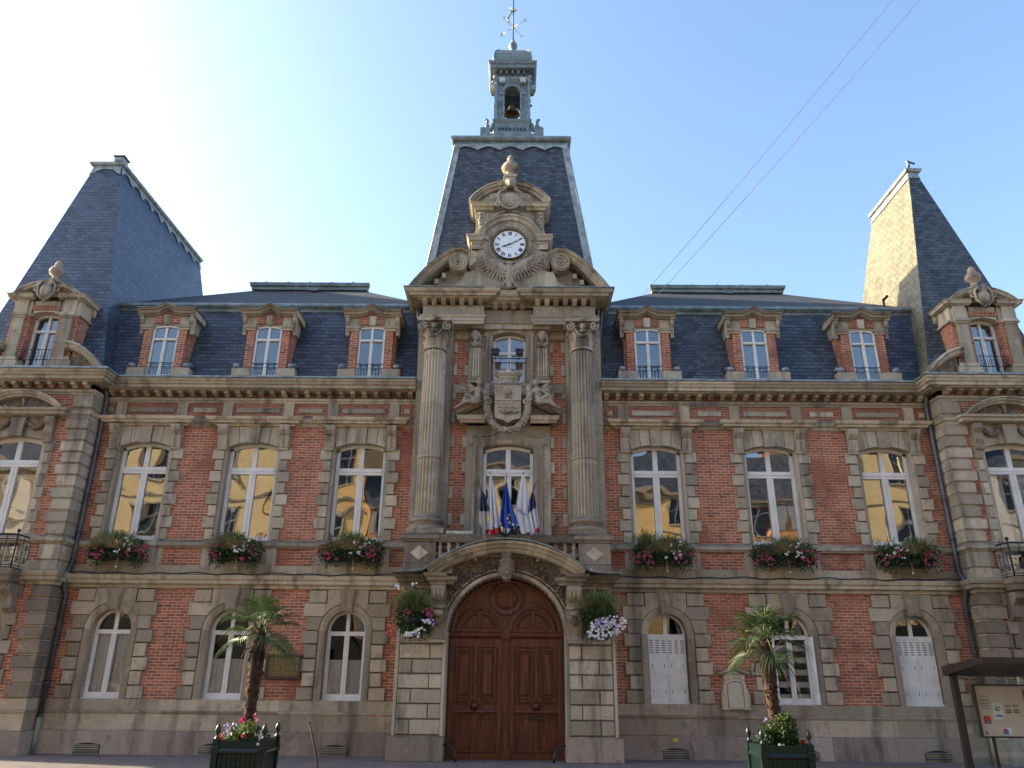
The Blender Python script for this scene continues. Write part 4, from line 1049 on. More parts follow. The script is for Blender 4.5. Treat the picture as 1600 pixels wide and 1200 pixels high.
# ---- balcony parapet, pedestals
m = MB()
for q in (-1, 1):
    xa, xb = sorted((q*1.72, q*2.50))
    m.qblock(xa, xb, -1.12, -.1, 4.06, 4.28, 'stone_dark', .02); m.qblock(xa+.02, xb-.0, -1.09, -.1, 4.28, 4.80, 'stone_dark', .015)
    m.prism([((xa+xb)/2-.22, 4.53), ((xa+xb)/2, 4.36), ((xa+xb)/2+.22, 4.53), ((xa+xb)/2, 4.70)], -1.12, -1.08, 'stone')
    m.mould([(xa, -.2), (xa, -1.08), (xb, -1.08), (xb, -.2)], [(-.3, 4.80), (.03, 4.80), (.05, 4.85), (.09, 4.87), (.09, 4.95), (.03, 5.0), (-.3, 5.02)], 'stone_dark')
m.build2('column_pedestal', TH)
m = MB(); m.box(-1.73, 1.73, -.96, -.1, 4.46, 4.56, 'stone'); m.box(-1.73, -1.3, -1.04, -.1, 4.06, 4.36, 'stone'); m.box(1.3, 1.73, -1.04, -.1, 4.06, 4.36, 'stone')
bal = m.build('balcony', TH)
m = MB()
m.mould([(-1.74, -1.0), (1.74, -1.0)], [(-.15, 4.79), (.09, 4.79), (.11, 4.83), (.13, 4.93), (.05, 4.99), (-.15, 4.99)], 'stone_dark', seg=1.2)
m.build('handrail', bal)
for k in range(16):
    x = -1.62+k*.216
    if abs(x) < .75: continue
    b = MB(); b.lathe([(.05, 0), (.05, .05), (.03, .08), (.062, .15), (.035, .23), (.035, .27), (.062, .32), (.03, .39), (.05, .41), (.05, .44)], (x, -1.0, 4.355), 'stone', 10); b.build('baluster', bal)

# ---- wall behind the columns
m = MB()
m.box(-2.53, -1.1, YC, .4, 5.0, 11.2, 'brick'); m.box(1.1, 2.50, YC, .4, 5.0, 11.2, 'brick')
m.box(-2.53, 2.50, YC+.02, .4, 3.9, 5.02, 'brick'); m.box(-2.50, -2.2, .3, 4.6, 9.0, 11.9, 'brick'); m.box(2.2, 2.48, .3, 4.6, 9.0, 11.9, 'brick')
m.build('brick_wall', TH)
m = MB()
for q in (-1, 1):
    m.box(q*1.56, q*2.52, -.30, YC+.1, 5.0, 10.95, 'stone')
    for k in range(17):
        z = 5.02+.345*k; a = .10 if k % 2 else .0
        if k % 2: m.rblock(q*1.43, q*1.565, z, z+.345, YC-.04, YC, 'stone'); m.rblock(q*1.10, q*1.24, z, z+.345, YC-.04, YC, 'stone')
for q in (-1, 1):
    for z in (10.6, 8.98): m.rblock(q*1.10, q*1.565, z, z+.27, YC-.045, YC, 'stone_warm')
m.build2('pilaster', TH)

# ---- columns
for q in (-1, 1):
    cx = q*2.0-.02; m = MB(); cy = -.58
    rings = [(5.42, .335), (5.5, .325), (6.85, .322), (7.02, .32), (8.5, .312), (9.6, .30), (10.0, .292)]
    N = 132; vs = []
    for z, r in rings:
        for i in range(N):
            t = 2*pi*i/N; fl = (i % 6); dep = [0, .004, .032, .042, .032, .004][fl]
            vs.append((cx+(r-dep)*cos(t), cy+(r-dep)*sin(t), z))
    for l in range(len(rings)-1):
        m.add(vs[l*N:(l+2)*N], [(i, (i+1) % N, N+(i+1) % N, N+i) for i in range(N)], 'stone')
    m.lathe([(.325, -.02), (.345, 0), (.345, .03), (.325, .05)], (cx, cy, 7.0), 'stone', 32)
    m.lathe([(.29, 0), (.32, .01), (.33, .04), (.32, .07), (.29, .08)], (cx, cy, 10.02), 'stone', 28)
    m.lathe([(.48, 0), (.48, .02), (.47, .09), (.43, .12), (.37, .15), (.37, .18), (.43, .21), (.44, .26), (.40, .30), (.36, .33), (.335, .38)], (cx, cy, 5.13), 'stone_dark', 28)
    m.qblock(cx-.46, cx+.46, cy-.46, cy+.3, 5.01, 5.14, 'stone_dark', .01)
    col = m.build('column', TH)
    c = MB(); c.lathe([(.27, 0), (.27, .25), (.30, .5), (.38, .68), (.40, .72)], (cx, cy, 10.09), 'stone_dark', 24)
    for row, (z0, h, cnt, rr, off) in enumerate(((10.10, .26, 10, .29, 0), (10.24, .32, 10, .30, .5))):
        for i in range(cnt):
            t = 2*pi*(i+off)/cnt; dx, dy = cos(t), sin(t); px, py = -dy, dx
            vs = []
            for (o_, zz, ww) in ((0, 0, .08), (.01, h*.5, .10), (.04, h*.85, .085), (.10, h*1.0, .05), (.12, h*.86, .02)):
                for u in (-1, 0, 1): vs.append((cx+dx*(rr+o_+(0 if u else .02))+px*ww*u, cy+dy*(rr+o_+(0 if u else .02))+py*ww*u, z0+zz))
            c.add(vs, [(3*a+b_, 3*a+b_+1, 3*a+b_+4, 3*a+b_+3) for a in range(4) for b_ in range(2)], 'sculpt')
    for k in range(24): t = 2*pi*k/24; c.ball((cx+.40*cos(t)*.9, cy+.40*sin(t)*.9, 10.66), .035, 'sculpt', 6, 4)
    for sx_ in (-1, 1):
        for yy in (-.40,):
            c.tube(spiral(cx+sx_*.34, 10.62, .125, 1.6, pi/2, cy+yy-.02, sx_, 24, .15), [.036-.0008*t for t in range(25)], 'stone', 6)
            c.ball((cx+sx_*.34, cy+yy, 10.62), .045, 'stone', 8, 6)
            c.tube([(cx+sx_*.34, cy+yy-.01, 10.745), (cx+sx_*.18, cy+yy+.05, 10.74), (cx, cy-.40, 10.70)], .025, 'stone', 5)
            c.tube([(cx+sx_*.22, cy+yy-.02, 10.56), (cx+sx_*.12, cy+yy, 10.42), (cx, cy-.37, 10.36)], [.02, .03, .04], 'stone', 5)
    c.prism([(cx-.45, 10.77), (cx+.45, 10.77), (cx+.47, 10.87), (cx-.47, 10.87)], cy-.46, cy+.2, 'stone')
    c.ball((cx, cy-.44, 10.62), (.075, .06, .1), 'sculpt'); c.ball((cx, cy-.47, 10.82), (.09, .06, .07), 'sculpt'); c.ball((cx, cy-.42, 10.5), (.10, .05, .05), 'sculpt')
    c.build('capital', col)

# ---- central windows
mw = fwin_proto(.665, 4.95, 7.40, .12, 6.80, 'window', TH, -.02, .08)
uw = fwin_proto(.46, 9.30, 10.68, .12, 10.24, 'window', TH, .02, .06, 'glass_up', .04, .04, .055)
m = MB(); fn = segfn(.67, 7.42, .12)
for q in (-1, 1):
    m.box(q*.67, q*1.12, YC-.06, .3, 5.0, 7.42, 'stone'); m.box(q*.67, q*1.12, YC-.058, .3, 7.42, 8.06, 'stone')
m.archfill(-.67, .67, 8.06, fn, YC-.058, .3, 'stone', 16)
inner = [(.67, 5.0), (.67, 6.2)]+[(x, fn(x)) for x in [.67-1.34*i/14 for i in range(15)]]+[(-.67, 6.2), (-.67, 5.0)]
m.arc(inner, [(0, YC-.05), (0, YC-.09), (-.05, YC-.12), (-.11, YC-.12), (-.13, YC-.06)], 'stone', seg=4)
outer = [(.93, 5.0), (.93, 6.2), (.93, 7.52), (1.03, 7.53), (1.03, 7.78), (.86, 7.80), (.5, 7.82), (.25, 7.94), (0, 7.96), (-.25, 7.94), (-.5, 7.82), (-.86, 7.80), (-1.03, 7.78), (-1.03, 7.53), (-.93, 7.52), (-.93, 6.2), (-.93, 5.0)]
m.arc(outer, [(0, YC-.05), (0, YC-.09), (.03, YC-.11), (.06, YC-.10), (.08, YC-.05)], 'stone', seg=3)
m.build('window_surround', TH)
m = MB(); fn = segfn(.46, 10.70, .12)
for q in (-1, 1): m.box(q*.46, q*.66, YC-.06, .3, 9.0, 10.70, 'stone'); m.box(q*.46, q*.7, YC-.058, .3, 10.70, 11.15, 'stone'); m.box(q*.655, q*1.12, YC-.02, .3, 8.3, 10.9, 'stone')
m.archfill(-.46, .46, 11.15, fn, YC-.058, .3, 'stone', 14); m.box(-.66, .66, YC-.05, .3, 8.2, 9.30, 'stone')
inner = [(.46, 9.3), (.46, 10)]+[(x, fn(x)) for x in [.46-.92*i/12 for i in range(13)]]+[(-.46, 10), (-.46, 9.3)]
m.arc(inner, [(0, YC-.05), (0, YC-.08), (-.05, YC-.11), (-.10, YC-.10), (-.12, YC-.05)], 'stone', seg=4)
m.box(-.70, .70, YC-.10, YC, 10.96, 11.0, 'stone')
m.prism([(-.10, 11.0), (.10, 11.0), (.13, 11.4), (-.13, 11.4)], YC-.16, YC, 'stone')
m.build('window_surround', TH)
# herms either side of the upper window
for q in (-1, 1):
    hx = q*.93-.02; yh = YC-.10
    m = MB(); m.box(hx-.17, hx+.17, yh-.06, YC, 9.30, 10.30, 'stone'); m.box(hx-.14, hx+.14, yh-.10, YC, 9.36, 10.28, 'stone')
    for k in range(4): xx = hx-.12+k*.07; m.box(xx, xx+.035, yh-.13, yh-.09, 9.42, 10.26, 'stone_light')
    m.qblock(hx-.20, hx+.20, yh-.14, YC, 9.22, 9.32, 'stone', .01); m.qblock(hx-.22, hx+.22, yh-.22, YC, 10.82, 10.93, 'stone', .01)
    m.box(hx-.17, hx+.17, yh-.02, YC, 10.28, 10.84, 'stone_dark')
    hp = m.build('herm_pilaster', TH)
    s = MB(); y0 = yh-.14
    s.ball((hx, y0, 10.60), (.098, .11, .145)); s.ball((hx, y0-.105, 10.585), (.02, .035, .04)); s.ball((hx, y0-.09, 10.53), (.035, .02, .012)); s.ball((hx, y0-.085, 10.49), (.035, .03, .025))
    s.limb((hx, y0+.02, 10.52), (hx, y0+.04, 10.38), .06, .07); s.limb((hx-.11, y0+.05, 10.36), (hx+.11, y0+.05, 10.36), .06, .06)
    for h in (-1, 1):
        s.ball((hx+h*.04, y0-.085, 10.625), (.022, .018, .012)); s.ball((hx+h*.04, y0-.09, 10.65), (.03, .02, .01))
        for k in range(5): s.ball((hx+h*(.04+.022*k), y0-.05+.01*k, 10.73-.028*k), .035)
        for k in range(5): s.ball((hx+h*(.135+.012*sin(k*2)), y0+.02, 10.62-.06*k), .035)
        s.tube(spiral(hx+h*.11, 10.38, .055, 1.1, 0, y0-.03, h, 12), .02, n=5)
    s.ball((hx, y0-.02, 10.72), (.11, .10, .05))
    sculpt(s, 'carved_head', .014, 'sculpt', hp, 1)
# balcony rail at the upper window
m = MB()
for z in (9.82, 9.95): m.tube([(-.48, YC-.22, z), (.48, YC-.22, z)], .014, 'iron', 5)
for k in range(5): x = -.46+k*.23; m.tube([(x, YC-.22, 9.25), (x, YC-.22, 9.95)], .014 if k in (0, 4) else .008, 'iron', 5)
m.build('railing', TH)

# ---- broken pediment with shield
m = MB()
m.mould([(-1.26, YC), (-1.26, -.42), (-.62, -.42)], [(-.05, 8.06), (.03, 8.06), (.05, 8.11), (.09, 8.13), (.11, 8.2), (.13, 8.24), (-.05, 8.25)], 'stone')
m.mould([(.58, -.42), (1.23, -.42), (1.23, YC)], [(-.05, 8.06), (.03, 8.06), (.05, 8.11), (.09, 8.13), (.11, 8.2), (.13, 8.24), (-.05, 8.25)], 'stone')
m.box(-.62, .58, -.30, YC, 8.06, 8.9, 'stone_dark')
for q in (-1, 1):
    a, b = (q*1.36, 8.25), (q*.60, 8.60)
    pr = [(0, YC), (0, -.42), (.03, -.46), (.05, -.52), (.11, -.53), (.13, -.58), (.15, YC)]
    m.arc([a, b] if q < 0 else [b, a], pr, 'stone'); m.prism([(q*1.3, 8.25), (q*.6, 8.25), (q*.6, 8.58)], -.34, YC, 'stone_dark')
m.build2('broken_pediment', TH)
m = MB(); YS = -.62
m.prism([(-.37, 9.06), (.33, 9.06), (.33, 8.2), (.30, 8.12), (.12, 8.09), (-.02, 8.0), (-.16, 8.09), (-.34, 8.12), (-.37, 8.2)], YS, YC, 'stone_light')
m.box(-.37, .33, YS-.015, YS, 8.53, 8.56, 'stone'); frame(m, -.34, -.18, 8.80, 9.02, YS, .02, .02, 'stone')
m.add([(-.32, YS-.02, 9.0), (-.29, YS-.02, 9.0), (-.2, YS-.02, 8.82), (-.23, YS-.02, 8.82)], [(0, 1, 2, 3)], 'stone_dark')
for x, z, w_, h_ in ((-.02, 8.80, .05, .14), (.06, 8.84, .05, .1), (-.09, 8.84, .05, .1), (-.02, 8.94, .035, .05)): m.box(x-w_/2, x+w_/2, YS-.03, YS, z-h_/2, z+h_/2, 'stone_dark')
m.prism([(-.12, 8.70), (.09, 8.70), (.05, 8.77), (-.08, 8.77)], YS-.03, YS, 'stone_dark')
m.tube([(-.34+.68*i/14, YS-.005, 8.61+.012*sin(i*1.8)) for i in range(15)], .008, 'stone_dark', 4); m.tube([(-.28+.5*i/14, YS-.005, 8.42+.02*sin(i*1.3)) for i in range(15)], .014, 'stone_dark', 4)
m.tube([(-.25, YS-.01, 8.33), (-.1, YS-.03, 8.27), (.02, YS-.03, 8.31), (.15, YS-.03, 8.27), (.27, YS-.01, 8.3)], .03, 'stone_dark', 6); m.tube([(-.1, YS-.01, 8.36), (0, YS-.03, 8.22), (.1, YS-.01, 8.36)], .02, 'stone_dark', 5)
arms = m.build('coat_of_arms', TH)
m = MB()
m.lathe([(.29, 0), (.31, .03), (.31, .08), (.28, .09), (.28, .20), (.30, .22), (.33, .24), (.33, .27)], (-.02, -.42, 9.10), 'sculpt', 24, pi*1.0, 2*pi)
for k in range(5):
    t = pi+pi*(k+.5)/5; m.qblock(-.02+.31*cos(t)-.07, -.02+.31*cos(t)+.07, -.42+.31*sin(t)-.04, -.42+.31*sin(t)+.04, 9.36, 9.46, 'sculpt', .01)
    m.ball((-.02+.31*cos(t), -.42+.31*sin(t), 9.26), .035, 'stone_light', 6, 5)
m.build('crown', arms)
s = MB(); G = []
for i in range(33):
    t = i/32; a = pi+.0+pi*t; G.append(Vector((-.03+.54*cos(a), -.60, 8.45+.66*sin(a)*1.0+(.0))))
G = [Vector((-.57, -.58, 9.1)), Vector((-.6, -.6, 8.8)), Vector((-.58, -.6, 8.6))]+G+[Vector((.53, -.6, 8.6)), Vector((.55, -.6, 8.8)), Vector((.52, -.58, 9.1))]
s.tube(G, .07, 'sculpt', 8)
rn = random.Random(11)
for i in range(0, 340):
    u = rn.random()*(len(G)-1); k = int(u); p = G[k].lerp(G[k+1], u-k); t = (G[k+1]-G[k]).normalized(); a = rn.uniform(-2.2, 2.2)
    nrm = Vector((t.z, 0, -t.x)); d = nrm*sin(a)+Vector((0, -1, 0))*cos(a); c = p+d*.075
    rot = (t*.9+d*.35).to_track_quat('Z', 'Y').to_matrix(); s.ball(c, (.026, .016, .055), 'sculpt', 5, 4, rot)
for q in (-1, 1): s.tube(spiral(q*.50-.03, 8.56, .10, 1.3, .3, -.68, q, 18), .026, 'sculpt', 6); s.tube(spiral(q*.38-.02, 9.10, .10, 1.1, 2, -.56, -q, 14), .024, 'sculpt', 6)
s.tube([(-.12, -.69, 7.86), (.06, -.69, 7.72)], .03, 'sculpt'); s.tube([(.06, -.69, 7.86), (-.12, -.69, 7.72)], .03, 'sculpt')
s.build('garland', arms)
for q in (-1, 1):
    s = MB(); X = lambda x: q*(x)-.03
    L = lambda a, b, ra, rb: s.limb((X(a[0]), a[1], a[2]), (X(b[0]), b[1], b[2]), ra, rb)
    hd = (.755, -.62, 9.14); s.ball((X(hd[0]), hd[1], hd[2]), (.075, .085, .10)); s.ball((X(.75), -.70, 9.12), (.018, .025, .03))
    for k in range(9): a = k*.7; s.ball((X(.76+.06*cos(a)), -.60, 9.17+.05*sin(a)), .04)
    s.ball((X(.75), -.69, 9.075), (.03, .02, .012))
    L((.76, -.60, 9.07), (.78, -.58, 8.98), .045, .05)                     # neck
    L((.69, -.58, 8.94), (.89, -.56, 8.95), .062, .062)                    # shoulders
    L((.79, -.58, 8.92), (.80, -.57, 8.76), .115, .095); L((.80, -.57, 8.76), (.83, -.56, 8.63), .095, .11)
    s.ball((X(.74), -.66, 8.88), (.06, .03, .05)); s.ball((X(.83), -.66, 8.88), (.06, .03, .05))
    L((.92, -.58, 8.94), (1.04, -.62, 8.82), .052, .042); L((1.04, -.62, 8.82), (1.10, -.70, 8.74), .04, .03); s.ball((X(1.11), -.72, 8.73), (.035, .03, .03))
    L((.68, -.60, 8.92), (.60, -.66, 8.78), .05, .042); L((.60, -.66, 8.78), (.56, -.66, 8.90), .04, .03)
    L((.85, -.60, 8.62), (1.08, -.68, 8.76), .085, .065); L((1.08, -.68, 8.76), (1.22, -.62, 8.52), .06, .038); L((1.22, -.62, 8.52), (1.28, -.68, 8.48), .035, .025)
    L((.86, -.62, 8.58), (1.10, -.66, 8.58), .085, .06); L((1.10, -.66, 8.58), (1.36, -.64, 8.42), .056, .034); L((1.36, -.64, 8.42), (1.42, -.68, 8.39), .032, .022)
    sculpt(s, 'winged_figure', .016, 'sculpt', arms, 1)
    wv = MB()
    for k in range(9):
        t = k/8; r0 = Vector((X(.88), -.50, 9.0)); ang = radians(20+(-62)*t) if True else 0
        ln = .40-.16*t; d = Vector((q*cos(ang), .0, sin(ang))); c = r0+d*ln*.55
        rot = d.to_track_quat('Z', 'Y').to_matrix(); wv.ball(c, (.03, .045, ln*.55), 'sculpt', 6, 6, rot)
    for k in range(5):
        t = k/4; ang = radians(35-50*t); d = Vector((q*cos(ang), 0, sin(ang))); rot = d.to_track_quat('Z', 'Y').to_matrix(); wv.ball(Vector((X(.88), -.53, 9.0))+d*.12, (.04, .04, .14), 'sculpt', 6, 5, rot)
    wv.build('wing', arms)

# ---- entablature and main cornice of the block
def entab(m, x0, x1, y, mt='stone'):
    pth = [(x0, .1), (x0, y), (x1, y), (x1, .1)]
    m.mould(pth, [(-.3, 10.87), (0, 10.87), (0, 10.95), (.02, 10.96), (.02, 11.04), (.05, 11.07), (.06, 11.12), (-.3, 11.13)], mt)
    m.mould(pth, [(-.3, 11.13), (.0, 11.13), (.0, 11.43), (-.3, 11.43)], mt)
m = MB(); entab(m, -2.42, -.72, -.62); entab(m, .66, 2.38, -.62); m.box(-.72, .66, -.34, .1, 11.02, 11.44, 'stone'); m.box(-2.55, 2.52, -.30, .2, 10.87, 11.5, 'stone')
m.build('entablature', TH)
m = MB()
def brk(x, y, dirx=0):
    m = MB(); m.sweepx([(y, 11.42), (y-.06, 11.42), (y-.12, 11.45), (y-.20, 11.50), (y-.21, 11.57), (y, 11.57)], x-.065, x+.065, 'stone'); m.build('cornice_bracket', TH)
for q in (-1, 1):
    for k in range(7): brk(q*(.80+k*.255)-.02, -.62)
for k in range(4): brk(-.40+k*.25, -.38)
m = MB(); CP = [(-.3, 11.56), (.22, 11.56), (.23, 11.58), (.33, 11.585), (.34, 11.64), (.40, 11.66), (.44, 11.71), (.45, 11.745), (-.3, 11.76)]
m.mould([(-2.44, 1.0), (-2.44, -.64), (-.70, -.64), (-.70, -.36), (.64, -.36), (.64, -.64), (2.40, -.64), (2.40, 1.0)], CP, 'stone', seg=1.3)
m.box(-2.5, 2.46, -.4, 4.6, 11.5, 11.74, 'stone'); m.box(-2.53, 2.49, -.3, 4.6, 11.2, 11.5, 'stone')
m.build('cornice', TH)
m = MB(); m.mould([(-2.44, 1.0), (-2.44, -.64), (-.70, -.64)], [(-.3, 11.762), (.47, 11.747), (.48, 11.755), (.48, 11.785), (-.3, 11.80)], 'lead'); m.mould([(.64, -.64), (2.40, -.64), (2.40, 1.0)], [(-.3, 11.762), (.47, 11.747), (.48, 11.755), (.48, 11.785), (-.3, 11.80)], 'lead')
for q in (-1, 1):
    m.tube([(q*2.62, -.1, 11.6), (q*2.60, .0, 11.2), (q*2.56, .1, 10.7), (q*2.56, .1, 9.4)], .05, 'pipe', 8)
m.build2('cornice_leadwork', TH)

# ---- clock storey
m = MB(); YK = -.55
m.box(-1.10, 1.06, YK, .5, 11.74, 13.24, 'stone'); m.box(-.78, .74, YK-.04, YK, 12.0, 13.3, 'stone')
for q in (-1, 1):
    pts = [(q*1.08, 12.55), (q*1.08, 11.76), (q*1.75, 11.76)]+[(q*(1.10+.65*sin(t)), 12.45-.66*cos(t)) for t in (1.35, 1.0, .65, .3)]
    m.prism([(q*1.08-.02, 11.76), (q*1.8-.02, 11.76), (q*1.5-.02, 11.86), (q*1.28-.02, 12.05), (q*1.14-.02, 12.35), (q*1.0-.02, 12.6), (q*1.0-.02, 11.76)], YK+.08, .4, 'stone')
    xa, xb = sorted((q*.86-.02, q*1.10-.02))
    m.qblock(xa, xb, YK-.07, .4, 13.24, 13.42, 'stone', .01)
    pth = [(-1.10, .4), (-1.10, YK-.06), (-.80, YK-.06)] if q < 0 else [(.76, YK-.06), (1.06, YK-.06), (1.06, .4)]
    m.mould(pth, [(-.2, 13.24), (.02, 13.24), (.03, 13.29), (-.2, 13.3)], 'stone'); m.mould(pth, [(-.3, 13.42), (.02, 13.42), (.04, 13.48), (.10, 13.50), (.12, 13.58), (.16, 13.62), (.17, 13.67), (-.3, 13.69)], 'stone_light')
    m.box(q*.62-.02, q*1.0-.02, YK+.04, .4, 13.6, 14.60, 'stone')
    m.box(q*.76-.02, q*.97-.02, YK-.01, YK+.05, 13.78, 14.55, 'stone_light')
    m.prism([(q*.95-.02, 13.69), (q*1.14-.02, 13.69), (q*1.02-.02, 13.86), (q*.98-.02, 14.05), (q*.95-.02, 14.05)], YK+.02, .3, 'stone')
ctr = (-.02, 13.38)
m.prism(arcpts(ctr[0], ctr[1], .80, -.35, pi+.35, 30), YK-.05, .3, 'stone')
m.box(-.66, .62, YK+.05, .4, 13.6, 15.0, 'stone')
m.arc(arcpts(ctr[0], ctr[1], .97, .28, pi-.28, 26), [(.34, YK+.1), (.34, YK-.08), (.28, YK-.10), (.22, YK-.06), (.18, YK-.06), (.16, YK-.13), (.06, YK-.15), (.04, YK-.20), (0, YK-.21), (0, YK+.2)], 'stone_light', seg=5)
m.arc(arcpts(ctr[0], ctr[1], .62, 0, 2*pi, 40), [(0, YK), (0, YK-.09), (.05, YK-.10), (.09, YK-.06), (.1, YK)], 'stone', seg=99)
for k in range(30):
    t = 2*pi*k/30; m.ball((ctr[0]+.585*cos(t), YK-.08, ctr[1]+.585*sin(t)), .034, 'stone_light', 6, 5)
for q in (-1, 1): m.box(q*.55-.02, q*.90-.02, YK-.045, .3, 13.1, 13.72, 'stone')
ck = m.build('clock_storey', TH)
m = MB(); YF = YK-.11
m.prism(arcpts(ctr[0], ctr[1], .47, 0, 2*pi, 40)[:-1], YF, YK-.03, 'clock')
cl = m.build('clock_face', TH)
m = MB(); m.arc(arcpts(ctr[0], ctr[1], .46, 0, 2*pi, 48), [(0, YF+.05), (0, YF-.02), (-.01, YF-.03), (-.025, YF-.01), (-.03, YF+.05)], 'black', seg=99)
for k in range(60): t = 2*pi*k/60; m.ball((ctr[0]+.492*cos(t), YF-.02, ctr[1]+.492*sin(t)), .012, 'gold', 4, 3)
m.build('clock_rim', cl)
m = MB()
ROM = ['XII', 'I', 'II', 'III', 'IIII', 'V', 'VI', 'VII', 'VIII', 'IX', 'X', 'XI']
for k, tx in enumerate(ROM):
    a = pi/2-2*pi*k/12; H = .115; ang = a-pi/2
    wds = {'I': .027, 'V': .062, 'X': .062}; W = sum(wds[c] for c in tx); x = -W/2
    for c in tx:
        ww = wds[c]; lines = {'I': [((ww/2, 0), (ww/2, H))], 'V': [((0.005, H), (ww/2, 0)), ((ww-.005, H), (ww/2, 0))], 'X': [((.005, 0), (ww-.005, H)), ((ww-.005, 0), (.005, H))]}[c]
        for i, ((ax, az_), (bx_, bz)) in enumerate(lines):
            th = .0115 if (c == 'I' or i == 0) else .006
            dx, dz = bx_-ax, bz-az_; L = sqrt(dx*dx+dz*dz); nx, nz = -dz/L*th, dx/L*th; q4 = []
            for (px, pz) in ((ax+nx, az_+nz), (ax-nx, az_-nz), (bx_-nx, bz-nz), (bx_+nx, bz+nz)):
                lx, lz = x+px, .305+pz; q4.append((ctr[0]+lx*cos(ang)-lz*sin(ang), YF-.003-.001*i, ctr[1]+lx*sin(ang)+lz*cos(ang)))
            m.add(q4, [(0, 1, 2, 3)], 'black')
        x += ww
for k in range(60):
    a = 2*pi*k/60; L = .012; c0, s0 = cos(a), sin(a); r0 = .438; th = .003 if k % 5 else .006
    m.add([(ctr[0]+(r0*c0-th*s0), YF-.003, ctr[1]+(r0*s0+th*c0)), (ctr[0]+(r0*c0+th*s0), YF-.003, ctr[1]+(r0*s0-th*c0)), (ctr[0]+((r0+L)*c0+th*s0), YF-.003, ctr[1]+((r0+L)*s0-th*c0)), (ctr[0]+((r0+L)*c0-th*s0), YF-.003, ctr[1]+((r0+L)*s0+th*c0))], [(0, 1, 2, 3)], 'black')
for k in range(9): m.box(ctr[0]-.075+k*.017, ctr[0]-.064+k*.017, YF-.003, YF-.001, ctr[1]-.115, ctr[1]-.103, 'black')
m.build('numerals', cl)
for nm, a, L, w_ in (('hour_hand', radians(202), .27, .024), ('minute_hand', radians(25), .37, .016)):
    m = MB(); d = Vector((cos(a), 0, sin(a))); n_ = Vector((-d.z, 0, d.x)); c = Vector((ctr[0], YF-(.02 if L < .3 else .03), ctr[1]))
    m.add([c-d*.07+n_*w_*.5, c-d*.07-n_*w_*.5, c+d*L*.55-n_*w_, c+d*L, c+d*L*.55+n_*w_], [(0, 1, 2, 3, 4)], 'black'); m.ball(c, (.03, .01, .03), 'black'); m.build(nm, cl)
# eagle under the clock
s = MB(); ye = YK-.10
s.limb((-.02, ye, 12.66), (-.02, ye, 12.22), .10, .09); s.ball((-.02, ye-.06, 12.72), (.07, .07, .08)); s.limb((-.02, ye-.1, 12.72), (-.06, ye-.17, 12.68), .025, .012)
s.limb((-.02, ye, 12.3), (-.02, ye, 12.02), .07, .10)
for q in (-1, 1): s.limb((q*.06-.02, ye-.02, 12.25), (q*.15-.02, ye-.06, 12.08), .055, .03); s.limb((q*.15-.02, ye-.06, 12.08), (q*.2-.02, ye-.08, 12.0), .03, .02); s.limb((q*.08-.02, ye, 12.6), (q*.34-.02, ye-.02, 12.80), .07, .055); s.limb((q*.34-.02, ye-.02, 12.80), (q*.62-.02, ye, 12.96), .055, .04); s.limb((q*.62-.02, ye, 12.96), (q*1.03-.02, ye, 13.13), .04, .02)
for q in (-1, 1):
    for layer, (n, l0, l1, w_, yy) in enumerate(((15, .56, .46, .042, 0), (12, .36, .26, .045, -.04), (9, .2, .16, .05, -.07))):
        for k in range(n):
            t = k/(n-1); ang = radians(28-(28+100)*t)
            # the leading edge runs from the shoulder out to the wrist
            root = Vector((q*(.60-.46*t)-.02, ye+yy, 12.93-.30*t**1.2)); ln = (l0+(l1-l0)*abs(2*t-1))
            d = Vector((q*cos(ang), 0, sin(ang))); c = root+d*ln*.55
            rot = d.to_track_quat('Z', 'Y').to_matrix(); s.ball(c, (w_*.42, w_, ln*.47), 'sculpt', 6, 8, rot)
sculpt(s, 'carved_eagle', .016, 'sculpt', TH, 0)
m = MB()
m.tube([(.4*(k/10-.5)*2, YK-.08-.02*sin(k), 11.98+.04*sin(k*1.2)) for k in range(11)], .035, 'sculpt', 6); m.sweepx([(YK, 11.80), (YK-.12, 11.80), (YK-.16, 11.87), (YK-.06, 11.93), (YK, 11.95)], -.42, .38, 'stone')
m.build('eagle_plinth', TH)
# upper pediment with cartouche and urn
m = MB()
for q in (-1, 1):
    pth = [(-1.02, .4), (-1.02, YK-.04), (-.50, YK-.04)] if q < 0 else [(.46, YK-.04), (.98, YK-.04), (.98, .4)]
    m.mould(pth, [(-.2, 14.58), (.03, 14.58), (.05, 14.63), (.12, 14.66), (.14, 14.72), (.19, 14.76), (-.2, 14.78)], 'stone_light')
ap = arcpts(-.02, 14.72-.62, 1.42, pi-.55, .55, 22)
m.arc(ap, [(0, .4), (0, YK-.22), (-.03, YK-.25), (-.05, YK-.2), (-.11, YK-.18), (-.13, YK-.12), (-.19, YK-.1), (-.2, YK-.04), (-.2, .4)], 'stone_light', seg=4)
m.prism([(-1.1, 14.76), (1.06, 14.76)]+[(x, z-.12) for x, z in ap[::-1]][1:-1], YK+.02, .3, 'stone')
m.box(-.19, .15, YK-.28, .2, 15.30, 15.62, 'stone'); m.qblock(-.22, .18, YK-.30, .2, 15.60, 15.68, 'stone', .01)
m.lathe([(0, 0), (.19, 0), (.20, .05), (.13, .09), (.10, .15), (.16, .2), (.25, .27), (.27, .36), (.22, .46), (.14, .5), (.16, .53), (.12, .58), (.08, .62), (.11, .66), (.09, .73), (.05, .80), (0, .82)], (-.02, YK-.08, 15.68), 'sculpt', 20)
m.build('upper_pediment', TH)
s = MB(); yc = YK-.20
s.ball((-.02, yc, 14.84), (.30, .10, .26)); 
